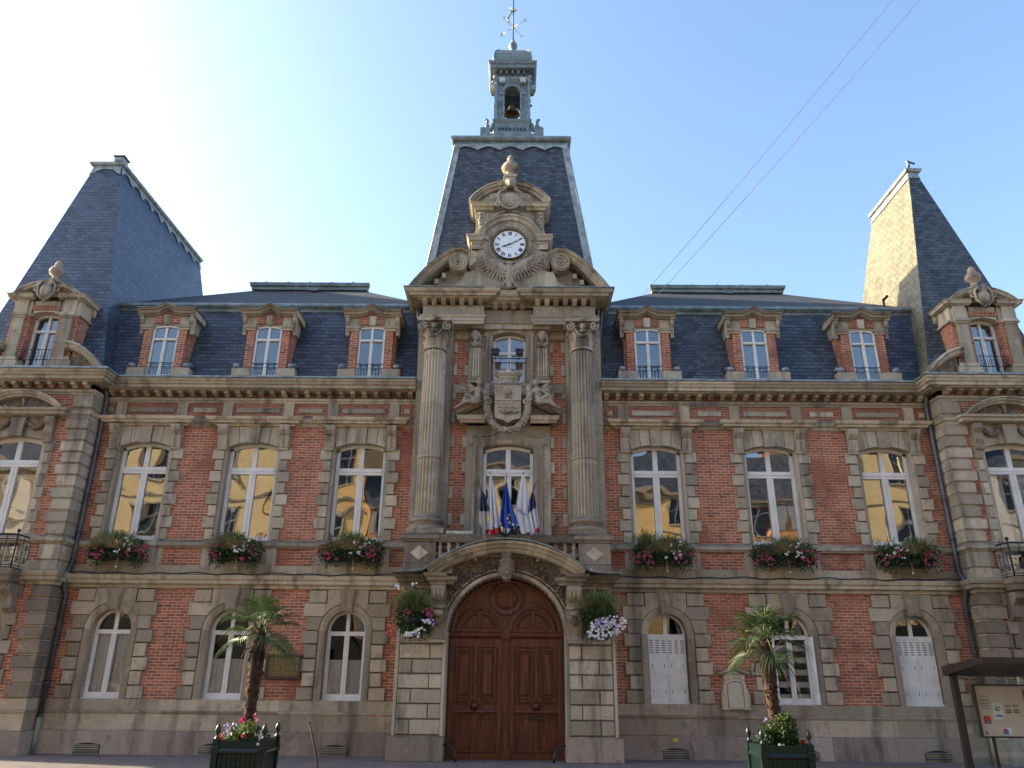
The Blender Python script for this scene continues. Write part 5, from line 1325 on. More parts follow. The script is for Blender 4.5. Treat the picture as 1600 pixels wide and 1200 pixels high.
for q in (-1, 1):
    s.tube(spiral(q*.38-.02, 14.68, .12, 1.2, 1.5, yc-.03, q, 16), .045, n=6); s.tube(spiral(q*.46-.02, 14.93, .11, 1.1, -1.2, yc-.02, q, 16), .04, n=6)
    s.tube([(q*.15-.02, yc-.05, 15.18), (q*.33-.02, yc-.04, 15.06), (q*.34-.02, yc-.03, 14.8), (q*.2-.02, yc-.03, 14.58), (-.02, yc-.04, 14.50)], .045, n=6)
    for k in range(9): s.ball((q*(.08+.075*k)-.02, YK-.10, 14.49-.012*k*k*.5+.0*k), (.055, .05, .045))
s.ball((-.02, yc-.08, 15.36), (.14, .13, .15)); s.ball((-.02, yc-.19, 15.32), (.06, .06, .045)); s.ball((-.02, yc-.16, 15.25), (.06, .05, .04))
for q in (-1, 1): s.ball((q*.06-.02, yc-.18, 15.39), (.025, .02, .018)); s.ball((q*.13-.02, yc-.03, 15.42), (.06, .06, .08)); s.ball((q*.15-.02, yc, 15.24), (.06, .06, .1)); s.ball((q*.09-.02, yc-.10, 15.48), (.05, .05, .04))
sculpt(s, 'lion_cartouche', .018, 'sculpt', TH, 1)
m = MB()
for q in (-1, 1):
    for k in range(5): m.ball((q*.865-.02+.02*sin(k*2), YK-.04, 14.45-.11*k), (.06, .05, .055), 'sculpt', 7, 5); m.tube(spiral(q*.865-.02, 14.42-.12*k, .05, 1, k, YK-.06, q, 8), .015, 'sculpt', 4)
m.build2('carved_drops', TH)
# scrolled half pediments
m = MB()
for q in (-1, 1):
    cxs = q*1.45-.02; czs = 12.72; yf = -.72
    crv = [(q*(2.70-.0)-.02, 11.80), (q*2.50-.02, 12.03), (q*2.28-.02, 12.27), (q*2.05-.02, 12.52), (q*1.82-.02, 12.76), (q*1.66-.02, 12.94), (q*1.52-.02, 13.03), (q*1.38-.02, 13.04), (q*1.25-.02, 12.97), (q*1.17-.02, 12.86), (q*1.14-.02, 12.72)]
    crv = [(x, z+.11*sin(pi*min(1, k_/5))) for k_, (x, z) in enumerate(crv)]
    pr = [(0, yf+.5), (0, yf-.02), (.03, yf-.06), (.06, yf-.10), (.12, yf-.12), (.14, yf-.2), (.19, yf-.24), (.20, yf+.5)]
    pts_ = crv if q < 0 else crv[::-1]
    m.arc([(x, z-.13) for x, z in pts_], pr, 'stone_light', seg=2)
    m.prism([(q*2.55-.02, 11.76), (q*1.1-.02, 11.76), (q*1.1-.02, 12.4), (q*1.4-.02, 12.75), (q*1.75-.02, 12.62)], yf+.25, .3, 'stone')
    for k in range(3):
        t = .25+.2*k; x = q*(2.5-1.0*t)-.02; z = 11.78+.98*t; m.box(x-.05, x+.05, yf+.02, yf+.3, z-.15, z, 'stone')
    disc = arcpts(cxs, czs, .27, 0, 2*pi, 24)[:-1]; m.prism(disc, yf-.10, yf+.5, 'stone_light')
    m.tube(spiral(cxs, czs, .25, 2.2, pi/2, yf-.11, -q, 44, .12), [.04-.0006*t for t in range(45)], 'stone_light', 6); m.ball((cxs, yf-.12, czs), .045, 'stone_light')
    m.prism([(q*1.0-.02, 11.8), (q*2.1-.02, 11.8), (q*1.7-.02, 11.95), (q*1.35-.02, 12.2), (q*1.25-.02, 12.5), (q*1.0-.02, 12.5)], yf+.08, 0, 'stone')
m.build2('scrolled_pediment', TH)
m = MB()
for q in (-1, 1):
    crv = [(q*2.77-.02, 11.86), (q*2.57-.02, 12.09), (q*2.34-.02, 12.34), (q*2.11-.02, 12.59), (q*1.87-.02, 12.84), (q*1.69-.02, 13.02), (q*1.53-.02, 13.11), (q*1.38-.02, 13.12)]
    crv = [(x, z+.11*sin(pi*min(1, k_/5))) for k_, (x, z) in enumerate(crv)]
    pts_ = crv if q < 0 else crv[::-1]; m.arc(pts_, [(0, 0), (0, -.97), (.015, -.97), (.015, 0)], 'lead', seg=99)
m.build2('pediment_lead', TH)

# ================================================================== CLOCK TOWER ROOF
B4 = [(-2.60, -.18, 11.76), (2.55, -.18, 11.76), (2.55, 4.9, 11.76), (-2.60, 4.9, 11.76)]
T4 = [(-1.83, .60, 17.85), (1.78, .60, 17.85), (1.78, 4.1, 17.85), (-1.83, 4.1, 17.85)]
m = MB()
for i in range(4): j = (i+1) % 4; facet(m, [B4[i], B4[j], T4[j], T4[i]], 'slate_dome')
m.build('tower_roof', TH)
m = MB()
for i in range(4):                                                # zinc hips
    j = (i+1) % 4; k = (i-1) % 4
    a, b = Vector(B4[i]), Vector(T4[i])
    for o in (j, k):
        u = (Vector(B4[o])-a).normalized()*.20; u2_ = (Vector(T4[o])-b).normalized()*.17; n = (Vector(B4[j])-Vector(B4[i])).cross(b-a).normalized()*.03 if o == j else (b-a).cross(Vector(B4[k])-a).normalized()*.03
        n = -n if n.dot(Vector(((a.x), a.y-2.3, 0))) < 0 else n
        for s0 in range(4):
            t0, t1 = s0/4, (s0+1)/4; pa, pb = a.lerp(b, t0), a.lerp(b, t1); ua, ub = u.lerp(u2_, t0), u.lerp(u2_, t1)
            m.add([pa+n, pa+ua+n, pb+ub+n, pb+n, pa+ua, pb+ub, pa+ua*.42+n*2.0, pb+ub*.42+n*2.0], [(0, 1, 2, 3), (1, 4, 5, 2)], 'zinc_light')
    m.tube([a+(a-b).normalized()*-.02, b], .045, 'zinc_light', 6)
m.mould([(-1.83, 4.1), (-1.83, .6), (1.78, .6), (1.78, 4.1)], [(-.2, 17.84), (.04, 17.84), (.05, 17.92), (.03, 17.95), (.10, 17.98), (.14, 18.04), (.14, 18.10), (.10, 18.16), (.02, 18.19), (-.2, 18.22)], 'lead', seg=.9)
m.box(-1.8, 1.75, .7, 4.0, 17.9, 18.2, 'lead')
f0, f1 = Vector(T4[0]), Vector(T4[1]); dn = (Vector(B4[0])-f0).normalized()
for k in range(60):
    def pt(i):
        t = i/60; u = t*5; h = .05+.10*(1-abs(sin(pi*u)))**.8; p = f0.lerp(f1, t)+Vector((0, -.05, 0)); return p, p+Vector((0, dn.y*.9, dn.z))*h*1.6+Vector((0, -.0, 0))
    (p0, p1), (q0, q1) = pt(k), pt(k+1); m.add([p0, p1, q1, q0], [(0, 1, 2, 3)], 'zinc_light', r=.4)
m.build('tower_zincwork', TH)
# ---- bell turret
LY = 2.22; H = .62
m = MB()
m.box(-1.3, 1.28, LY-1.25, LY+1.2, 18.15, 18.35, 'lead'); m.qblock(-1.0, .98, LY-.95, LY+.95, 18.33, 18.9, 'lead', .03); m.qblock(-.62, .60, LY-.68, LY+.68, 18.8, 19.62, 'lead', .02)
m.mould([(-.60, LY+.6), (-.60, LY-.64), (.58, LY-.64), (.58, LY+.6)], [(-.2, 19.55), (.05, 19.55), (.08, 19.62), (.09, 19.68), (-.2, 19.70)], 'lead')
for k in range(8): x = -.44+k*.123; m.box(x-.03, x+.03, LY-.70, LY-.67, 19.22, 19.34, 'black')
for q in (-1, 1):
    m.qblock(q*.92-.17, q*.92+.15, LY-.72, LY-.35, 18.5, 19.35, 'lead', .03); m.prism([(q*1.45, 18.5), (q*.85, 18.5), (q*.85, 19.05), (q*1.0, 19.05)], LY-.6, LY-.4, 'lead')
    m.tube([(q*1.0, LY-.6, 19.4), (q*.9, LY-.6, 19.25), (q*.72, LY-.6, 19.3), (q*.66, LY-.6, 19.55)], .07, 'lead', 7)
    m.ball((q*.86, LY-.55, 19.48), (.09, .09, .14), 'lead'); m.ball((q*.86, LY-.57, 19.68), (.06, .06, .08), 'lead'); m.ball((q*.90, LY-.55, 19.78), (.07, .04, .05), 'lead')
for sx_ in (-1, 1):
    for sy_ in (-1, 1):
        m.box(sx_*.30-.01, sx_*.56-.01, LY+sy_*.30, LY+sy_*.56, 19.68, 21.6, 'lead'); m.box(sx_*.53-.01, sx_*.63-.01, LY+sy_*.46, LY+sy_*.63, 19.68, 21.55, 'zinc')
        m.box(sx_*.50-.01, sx_*.60-.01, LY+sy_*.5, LY+sy_*.65, 19.68, 19.9, 'zinc'); m.tube(spiral(sx_*.60-.01, 21.36, .10, 1, 0, LY+sy_*.6, sx_, 10), .04, 'zinc', 6); m.ball((sx_*.62-.01, LY+sy_*.6, 21.62), (.07, .07, .09), 'zinc')
        m.box(sx_*.27-.01, sx_*.33-.01, LY+sy_*.585, LY+sy_*.56, 19.7, 20.9, 'zinc'); m.box(sx_*.26-.01, sx_*.45-.01, LY+sy_*.60, LY+sy_*.55, 20.86, 20.95, 'zinc')
for sy_ in (-1, 1):
    fa = lambda x: 20.92+sqrt(max(0, .29**2-(x+.01)**2))
    m.archfill(-.30, .28, 21.6, fa, LY+sy_*.58-(.0 if sy_ > 0 else 0), LY+sy_*.46, 'lead', 12)
    m.arc(arcpts(-.01, 20.92, .29, .05, pi-.05, 14), [(0, LY+sy_*.57), (0, LY+sy_*.62), (-.06, LY+sy_*.62), (-.07, LY+sy_*.57)], 'zinc', seg=99)
for sx_ in (-1, 1):
    m.box(sx_*.57-.01, sx_*.5-.01, LY-.3, LY+.3, 21.2, 21.6, 'lead')
m.mould([(-.59, LY+.58), (-.59, LY-.58), (.57, LY-.58), (.57, LY+.58), (-.59, LY+.58)][:], [(-.2, 21.55), (.0, 21.55), (.03, 21.62), (-.2, 21.64)], 'zinc')
m.box(-.60, .58, LY-.58, LY+.58, 21.6, 21.86, 'lead')
for k in range(5):
    x = -.42+k*.205; m.box(x-.035, x+.035, LY-.70, LY-.58, 21.70, 21.83, 'zinc')
m.mould([(-.62, LY+.62), (-.62, LY-.62), (.60, LY-.62), (.60, LY+.62)], [(-.3, 21.84), (.08, 21.84), (.18, 21.86), (.19, 21.98), (.23, 22.02), (.25, 22.12), (-.3, 22.18)], 'lead')
m.mould([(.60, LY+.62), (-.62, LY+.62)], [(-.3, 21.84), (.08, 21.84), (.18, 21.86), (.19, 21.98), (.23, 22.02), (.25, 22.12), (-.3, 22.18)], 'lead')
tur = m.build('bell_turret', TH)
m = MB(); prof = [(.66, 22.16), (.68, 22.45), (.65, 22.68), (.59, 22.84), (.50, 22.95), (.40, 22.99), (.16, 23.01)]
vs = [(sx_*r-.01, LY+sy_*r, z) for r, z in prof for sx_, sy_ in ((-1, -1), (1, -1), (1, 1), (-1, 1))]
m.add(vs, [(4*l+i, 4*l+(i+1) % 4, 4*l+4+(i+1) % 4, 4*l+4+i) for l in range(6) for i in range(4)], 'scale')
for (sx_, sy_) in ((-1, -1), (1, -1)): m.tube([(sx_*r-.01, LY+sy_*r, z) for r, z in prof], .025, 'zinc', 5)
m.build('turret_cap', tur)
m = MB(); m.lathe([(.17, 22.7), (.15, 22.8), (.12, 23.05), (.09, 23.08), (.14, 23.18), (.165, 23.28), (.13, 23.40), (.06, 23.46), (.05, 23.5), (.07, 23.54), (.03, 23.6)], (-.01, LY, .33), 'lead', 14); m.build('turret_finial', tur)
for q in (-1, 1):
    m = MB(); m.box(q*.37-.11, q*.37+.09, LY-.72, LY-.60, 21.30, 21.50, 'tin'); m.build('signal_box', tur)
    m = MB(); m.box(q*.66-.01, q*.80-.01, LY-.38, LY-.18, 21.28, 21.48, 'tin'); m.build('signal_box', tur)
m = MB(); m.lathe([(0, .36), (.06, .36), (.10, .33), (.12, .24), (.14, .12), (.19, .04), (.25, 0), (.245, -.02), (.20, 0), (.11, .2), (0, .3)], (0, 0, 0), 'bronze', 24)
m.box(-.28, .28, -.05, .05, .36, .46, 'iron'); m.box(-.07, .07, -.04, .04, .44, .62, 'iron'); m.tube([(0, 0, .3), (0, 0, -.02)], .012, 'iron', 5); m.ball((0, 0, -.03), .03, 'iron')
b = m.build('bell'); b.location = (-.02, LY-.22, 20.30); b.scale = (1.12, 1.12, 1.12); tag(b, 'dark bronze bell hanging in the arched opening of the clock tower turret', 'bell')
# weather vane
vane = thing('weather_vane', 'gilded weather vane on an iron rod at the top of the bell turret', 'weather vane', (-.01, LY, 23.88))
m = MB(); m.tube([(0, 0, 0), (0, 0, 2.9)], .022, 'iron', 6); m.lathe([(.0, 0), (.04, .02), (.03, .1), (.02, .16)], (0, 0, 0), 'iron', 8); m.ball((0, 0, .65), .055, 'gold'); m.ball((0, 0, 1.5), .05, 'gold'); m.build('rod', vane)
m = MB()
for k, ch in enumerate('NESO'):
    a = radians(52)+k*pi/2; d = Vector((cos(a), sin(a), 0)); m.tube([d*.03+Vector((0, 0, .65)), d*.52+Vector((0, 0, .65))], .010, 'gold', 5)
m.build('compass_arm', vane)
for k, ch in enumerate('NESO'):
    a = radians(52)+k*pi/2; d = Vector((cos(a), sin(a), 0)); vs, fs = text_mesh(ch, .2, .02)
    m = MB(); m.add([d*.56+Vector((v.x*.95, -v.z, .65+v.y)) for v in vs], fs, 'gold'); m.build('compass_letter', vane)
m = MB()
for k in range(8): a = 2*pi*k/8; m.tube([(0, 0, 1.5), (.19*cos(a), 0, 1.5+.19*sin(a))], [.03, .004], 'gold', 4)
for k in range(4): m.tube([(-.03, 0, 1.45), (-.16-.03*k, 0, 1.15-.03*k), (-.24+.05*k, 0, .85)], [.014, .012, .004], 'gold', 4)
m.build('comet', vane)

# ================================================================== HOUSES ACROSS THE STREET (seen in the panes)
def house(x0, x1, hgt, wall, label, rise=3.2, nb=3, shutters=None, seed=1, storeys=4, yf=-24.0):
    t = thing('town_house', label, 'house', ((x0+x1)/2, yf, 0)); W = (x1-x0)/2; D = 9.
    rn = random.Random(seed)
    m = MB(); sh = hgt/storeys; bw = 2*W/nb; ww, hh = .55, sh*.55
    # facade built round its openings
    zs = [0]
    for k in range(storeys): zs += [k*sh+sh*.28, k*sh+sh*.28+hh]
    zs.append(hgt)
    for i in range(0, len(zs)-1, 2): m.box(-W, W, -.35, 0, zs[i], zs[i+1], wall if i else 'storey_shade')
    for k in range(storeys):
        z0, z1 = zs[2*k+1], zs[2*k+2]; xs = [-W]
        for b in range(nb): c = -W+bw*(b+.5); xs += [c-ww, c+ww]
        xs.append(W)
        for i in range(0, len(xs)-1, 2): m.box(xs[i], xs[i+1], -.35, 0, z0, z1, wall if k else 'storey_shade')
        if not k: m.box(-W, W, -.35, .02, z1, z1+sh*.42, 'storey_shade')  # dark band added above the openings, so ground-floor panes mirror dark
    m.box(-W, W, -D, -.36, 0, hgt, wall)
    m.build('wall', t)
    m = MB()
    for k in range(1, storeys): m.mould([(W, 0), (-W, 0)], [(-.02, k*sh-.05), (.06, k*sh-.03), (.10, k*sh+.08), (-.02, k*sh+.12)], 'stone_light')
    m.mould([(W, 0), (-W, 0)], [(-.1, hgt-.45), (.06, hgt-.43), (.1, hgt-.2), (.35, hgt-.14), (.4, hgt+.05), (-.1, hgt+.08)], 'stone_light'); m.build('cornice', t)
    m = MB(); facet(m, [(W, .3, hgt+.06), (-W, .3, hgt+.06), (-W, -1.6, hgt+rise*.8), (W, -1.6, hgt+rise*.8)], 'slate'); facet(m, [(W, -1.6, hgt+rise*.8), (-W, -1.6, hgt+rise*.8), (-W, -4.5, hgt+rise), (W, -4.5, hgt+rise)], 'slate')
    facet(m, [(W, -4.5, hgt+rise), (-W, -4.5, hgt+rise), (-W, -9.2, hgt), (W, -9.2, hgt)], 'slate')
    for q in (-1, 1): m.prism([(q*W, 0)], 0, 0) if False else m.add([(q*W, .3, hgt), (q*W, -1.6, hgt+rise*.8), (q*W, -4.5, hgt+rise), (q*W, -9.2, hgt)], [(0, 1, 2, 3)], wall)
    r = m.build('roof', t)
    c = MB(); c.box(W-1.6, W-.7, -4.9, -4.1, hgt+rise-.5, hgt+rise+1.3, 'brick'); c.build('chimney', r)
    for k in range(storeys):
        for b in range(nb):
            cx = -W+bw*(b+.5); z0, z1 = zs[2*k+1], zs[2*k+2]
            m = MB(); m.box(cx-ww, cx+ww, -.34, -.30, z0, z1, 'glass_low'); m.box(cx-ww, cx+ww, -.355, -.34, z0, z1, 'dark')
            for x in (cx-ww, cx-.03, cx+ww-.06): m.box(x, x+.06, -.30, -.25, z0, z1, 'white')
            m.box(cx-ww, cx+ww, -.30, -.255, z0+.65*(z1-z0), z0+.68*(z1-z0), 'white')
            m.box(cx-ww-.12, cx+ww+.12, -.01, .07, z0-.12, z0, 'stone_light')
            if k: m.box(cx-ww-.10, cx-ww, -.01, .04, z0, z1+.1, 'stone_light'); m.box(cx+ww, cx+ww+.10, -.01, .04, z0, z1+.1, 'stone_light'); m.box(cx-ww-.14, cx+ww+.14, -.01, .10, z1, z1+.2, 'stone_light')
            if shutters and k: m.box(cx-ww-.55, cx-ww-.11, .0, .05, z0, z1, shutters); m.box(cx+ww+.11, cx+ww+.55, .0, .05, z0, z1, shutters)
            m.build('window', t)
    return t
for nm, c in (('plaster_cream', (.76, .57, .29)), ('plaster_gold', (.76, .50, .20)), ('plaster_orange', (.68, .30, .12)), ('plaster_grey', (.50, .46, .40)), ('plaster_pale', (.74, .66, .50))):
    MAT[nm] = simple(nm, c, .9, 0, 1.2, .12)
MAT['storey_shade'] = simple('storey_shade', (.045, .04, .035), .5)  # street shade put into the wall colour of the lower storeys
MAT['shutter_grey'] = simple('shutter_grey', (.30, .32, .33), .6)
house(-33, -23.5, 13.0, 'plaster_pale', 'pale plaster house across the street, mirrored in the balcony window left of the others', nb=4, seed=1)
house(-23.4, -14.2, 15.6, 'plaster_cream', 'tall cream house across the street, mirrored in the leftmost upper window', nb=2, seed=2)
house(-14.1, -8.6, 15.2, 'plaster_gold', 'golden plaster house mirrored in the middle upper window left of the clock tower', nb=2, seed=3, shutters=None)
house(-8.5, -3.6, 11.2, 'plaster_orange', 'orange house across the street, mirrored in the upper window just left of the columns', nb=2, seed=4, shutters='shutter_grey')
house(-3.5, 3.4, 13.4, 'plaster_cream', 'cream house with moulded windows, mirrored in the window behind the flags', nb=3, seed=5)
house(3.5, 11.2, 12.2, 'plaster_gold', 'golden house with low eaves, mirrored in the upper window just right of the columns', nb=2, seed=6)
house(11.3, 18.2, 11.8, 'plaster_orange', 'orange house with grey shutters, mirrored in the middle upper window right of the clock tower', nb=3, seed=7, shutters='shutter_grey')
house(18.3, 27.2, 15.4, 'plaster_cream', 'broad cream house across the street, mirrored in the rightmost upper window over flowers', nb=3, seed=8)
house(27.3, 36, 13.4, 'plaster_grey', 'grey plaster house across the street, mirrored in the balcony window at the far right', nb=3, seed=9)

# ================================================================== PLANTS
def leaves(m, n, c, ext, size, mat, rn, droop=0., shell=.5):
    for _ in range(n):
        while True:
            p = Vector((rn.uniform(-1, 1), rn.uniform(-1, 1), rn.uniform(-1, 1)))
            if shell*.5 < p.length < 1: break
        q = Vector((c[0]+p.x*ext[0], c[1]+p.y*ext[1], c[2]+p.z*ext[2]))
        d = Vector((rn.gauss(0, 1), rn.gauss(0, 1)-.4, rn.gauss(0, .8)-droop)).normalized(); s_ = size*rn.uniform(.6, 1.4)
        u = d.cross(Vector((rn.gauss(0, 1), rn.gauss(0, 1), rn.gauss(0, 1)))).normalized()*s_*.33
        m.add([q, q+d*s_*.5+u, q+d*s_, q+d*s_*.5-u], [(0, 1, 2, 3)], mat, False, rn.random())
def blossom(m, c, r, mat, rn):
    c = Vector(c); nrm = Vector((rn.gauss(0, .5), -1, rn.gauss(.1, .5))).normalized(); a = nrm.orthogonal().normalized(); b = nrm.cross(a)
    k = 5; rr = rn.random()
    for i in range(k):
        t = 2*pi*i/k+rr; d = a*cos(t)+b*sin(t); e = nrm.cross(d)
        m.add([c, c+d*r*.6+e*r*.42+nrm*r*.15, c+d*r+nrm*r*.05, c+d*r*.6-e*r*.42+nrm*r*.15], [(0, 1, 2, 3)], mat, False, rn.random())
def blades(m, n, c, spread, h, mat, rn, wdt=.006, lean=.5):
    for _ in range(n):
        x = c[0]+rn.gauss(0, spread*.45); y = c[1]+rn.gauss(0, .04); a = rn.gauss(0, lean); bdir = rn.gauss(-.25, .3); L = h*rn.uniform(.6, 1.15)
        p = [Vector((x, y, c[2])), Vector((x+a*L*.35, y+bdir*L*.3, c[2]+L*.62)), Vector((x+a*L*.95, y+bdir*L*.8, c[2]+L*(.9-.5*abs(a)))), Vector((x+a*L*1.25, y+bdir*L*1.1, c[2]+L*(.72-.7*abs(a))))]
        w_ = wdt*rn.uniform(.7, 1.5)
        vs = []
        for i, q in enumerate(p): k = [1, 1, .7, .15][i]; vs += [q+Vector((-w_*k, 0, 0)), q+Vector((w_*k, w_*.5, 0))]
        m.add(vs, [(0, 1, 3, 2), (2, 3, 5, 4), (4, 5, 7, 6)], mat, False, rn.random())
FBL = ['flower box of pink geraniums and grasses under the leftmost upper window', 'narrow flower box under the middle upper window left of the tower, its flowers partly white',
       'flower box with pale grass and pink flowers, nearest the left column', 'flower box with golden grass and pink flowers at both ends, nearest the right column',
       'flower box with dry hanging grass in its middle under the orange-reflecting window', 'dark leafy flower box with green grass on its right under the rightmost upper window']
cs = [(-9.74, .80), (-6.78, .68), (-3.88, .82), (3.90, .80), (6.92, .82), (9.95, .82)]
for i, (cx, W) in enumerate(cs):
    rn = random.Random(40+i)
    t = thing('flower_box', FBL[i], 'flower box', (cx, -.32, 4.42), 'flower boxes under the upper windows')
    m = MB(); m.qblock(-W*.86, W*.86, -.13, .13, 0, .19, 'iron', .01)
    for q in (-.5, .5): m.tube([(q*W, .27, .0), (q*W, .0, -.03), (q*W, -.14, .02), (q*W, -.14, .2)], .01, 'iron', 4)
    m.box(.05, .07, -.14, -.12, -.17, .1, 'dry'); m.box(.04, .08, -.155, -.11, -.21, -.17, 'tin')
    m.build('trough', t)
    m = MB(); z0 = .26
    leaves(m, 1300, (-W*rn.uniform(.45, .6), -.05, z0+rn.uniform(-.03, .03)), (W*rn.uniform(.48, .56), .26, rn.uniform(.26, .32)), .06, 'leaf', rn); leaves(m, 1300, (W*rn.uniform(.42, .56), -.05, z0+rn.uniform(-.03, .03)), (W*rn.uniform(.48, .58), .26, rn.uniform(.26, .33)), .06, 'leaf', rn)
    leaves(m, 500, (0, -.08, z0-.08), (W*.6, .2, .18), .06, 'leaf', rn, .5)
    leaves(m, 220, (-W*.6, -.12, .02), (W*.4, .16, .2), .05, 'leaf', rn, 1.2); leaves(m, 200, (W*.65, -.12, .0), (W*.36, .16, .2), .05, 'leaf', rn, 1.2)
    for _ in range(26):
        x = rn.uniform(-W, W); z = z0+.2; m.tube([(x, -.05, z), (x+rn.gauss(0, .05), -.08, z+rn.uniform(.10, .34))], .003, 'leaf', 3); leaves(m, 7, (x, -.06, z+.15), (.06, .06, .1), .035, 'leaf', rn)
    m.build('foliage', t)
    gx = [-.05, -.15, -.02, .15, .12, .32][i]*W
    m = MB(); blades(m, 300, (gx, -.05, z0-.02), .36*W, .5, 'leaf_lt', rn, .006, .5)
    blades(m, 240, (gx-.05, -.16, z0+.0), .34*W, .34, 'dry', rn, .005, 1.1)
    if i == 3: blades(m, 160, (-.45, -.05, z0), .25, .6, 'leaf_lt', rn, .005, .4)
    m.build('grass_tuft', t)
    m = MB()
    for q in (-1, 1):
        for _ in range(20 if i != 1 else 11):
            x, z = q*W*rn.uniform(.35, 1.05), z0+rn.uniform(-.28, .08)
            for _2 in range(rn.choice((1, 2, 3, 6))): blossom(m, (x+rn.gauss(0, .025), -.30+rn.gauss(0, .02)+abs(x/W)**3*.12, z+rn.gauss(0, .02)), .026, 'pink', rn)
    m.build('pink_flowers', t)
    m = MB()
    for _ in range(9):
        x, z = W*rn.uniform(.0, .5) if i != 5 else W*rn.uniform(-.9, 0), z0+rn.uniform(-.15, .25)
        for _2 in range(3): blossom(m, (x+rn.gauss(0, .03), -.28+rn.gauss(0, .02), z+rn.gauss(0, .02)), .028, 'white_petal', rn)
    m.build('white_flowers', t)
for q, lab in ((-1, 'hanging basket with pink fuchsias and few white petunias, left of the wooden door'), (1, 'hanging basket thick with white and mauve petunias, right of the wooden door')):
    rn = random.Random(9+q)
    t = thing('hanging_basket', lab, 'flower basket', (q*2.14, -1.28, 2.95), 'hanging baskets beside the door')
    m = MB(); m.lathe([(.0, -.2), (.15, -.17), (.25, -.05), (.28, .06), (.25, .06)], (0, 0, 0), 'iron', 14)
    m.tube([(0, .25, .75), (0, 0, .78), (0, 0, .1)], .01, 'iron', 5); m.build('basket', t)
    m = MB(); leaves(m, 2200, (0, -.02, .12), (.46, .3, .44), .06, 'leaf', rn); leaves(m, 500, (-.1*q, -.08, -.2), (.4, .2, .24), .05, 'leaf', rn, 1.)
    m.build('foliage', t)
    m = MB(); blades(m, 460, (0, -.1, .2), .26, .5, 'leaf_lt', rn, .006, .4); blades(m, 120, (0, -.1, .22), .34, .5, 'dry', rn, .004, .8); m.build('grass_tuft', t)
    m = MB()
    if q < 0:
        for cx, cz, n, mt in ((-.1, .15, 5, 'pink'), (.38, .15, 8, 'pink'), (-.5, -.2, 7, 'red'), (-.45, -.32, 4, 'red'), (.42, -.02, 5, 'mauve')):
            for _ in range(n*3): blossom(m, (cx+rn.gauss(0, .05), -.27+rn.gauss(0, .03), cz+rn.gauss(0, .05)), .03, mt, rn)
        m.build('pink_flowers', t); m = MB()
        for cx, cz, n in ((-.08, -.33, 12), (.1, -.3, 9), (.2, -.2, 6), (.33, -.05, 9), (-.35, .72, 5), (.0, .8, 3)):
            for _ in range(n): blossom(m, (cx+rn.gauss(0, .05), -.29+rn.gauss(0, .02), cz+rn.gauss(0, .03)), .036, 'white_petal', rn)
        m.build('white_flowers', t)
    else:
        for _ in range(120): a = rn.uniform(0, 2*pi); r = sqrt(rn.random()); blossom(m, (.14+.46*r*cos(a), -.30+rn.gauss(0, .03), -.13+.24*r*sin(a)+.1*cos(a)*r), .036, 'white_petal', rn)
        m.build('white_flowers', t); m = MB()
        for _ in range(28): a = rn.uniform(0, 2*pi); r = sqrt(rn.random()); blossom(m, (.1+.28*r*cos(a), -.32+rn.gauss(0, .02), -.08+.15*r*sin(a)), .034, 'mauve', rn)
        m.build('mauve_flowers', t)

# ---- palms in green planter boxes
def planter(x, y, label):
    t = thing('planter_box', label, 'planter', (x, y, 0), 'green planter boxes in front of the town hall')
    S_ = .325; m = MB(); G_ = 'green'
    m.qblock(-S_, S_, -S_, S_, .12, .70, G_, .01)
    for k in range(9): xx = -S_+.05+k*.066; m.box(xx, xx+.048, -S_-.012, -S_, .14, .68, G_); m.box(xx, xx+.048, S_, S_+.012, .14, .68, G_); m.box(-S_-.012, -S_, xx, xx+.048, .14, .68, G_); m.box(S_, S_+.012, xx, xx+.048, .14, .68, G_)
    m.build('box', t)
    m = MB()
    for (a, b) in (((-S_, -S_), (S_, -S_)), ((S_, -S_), (S_, S_)), ((S_, S_), (-S_, S_)), ((-S_, S_), (-S_, -S_))): m.mould([a, b], [(-.03, .70), (.03, .70), (.05, .73), (.03, .755), (.02, .76), (.02, .86), (-.03, .86)], G_)
    m.build('rim', t)
    for sx_ in (-1, 1):
        for sy_ in (-1, 1):
            m = MB(); m.qblock(sx_*S_-.04, sx_*S_+.04, sy_*S_-.04, sy_*S_+.04, 0, .88, G_, .008); m.qblock(sx_*S_-.05, sx_*S_+.05, sy_*S_-.05, sy_*S_+.05, .68, .78, G_, .01)
            m.lathe([(.04, .88), (.02, .91), (.018, .93), (.035, .96), (.042, .99), (.03, 1.03), (.008, 1.07), (0, 1.075)], (sx_*S_, sy_*S_, 0), G_, 10); m.build('corner_post', t)
    m = MB(); m.box(-S_+.02, S_-.02, -S_+.02, S_-.02, .7, .80, 'soil'); m.build('soil', t)
    return t
p1 = planter(-3.60, -7.75, 'green planter box left of the door with a small white tag on its rim'); p2 = planter(3.97, -7.75, 'green planter box holding the palm right of the door, with a round bush in it')
m = MB(); m.box(.24, .30, -.35, -.343, .80, .835, 'tin'); m.build('tag', p1)
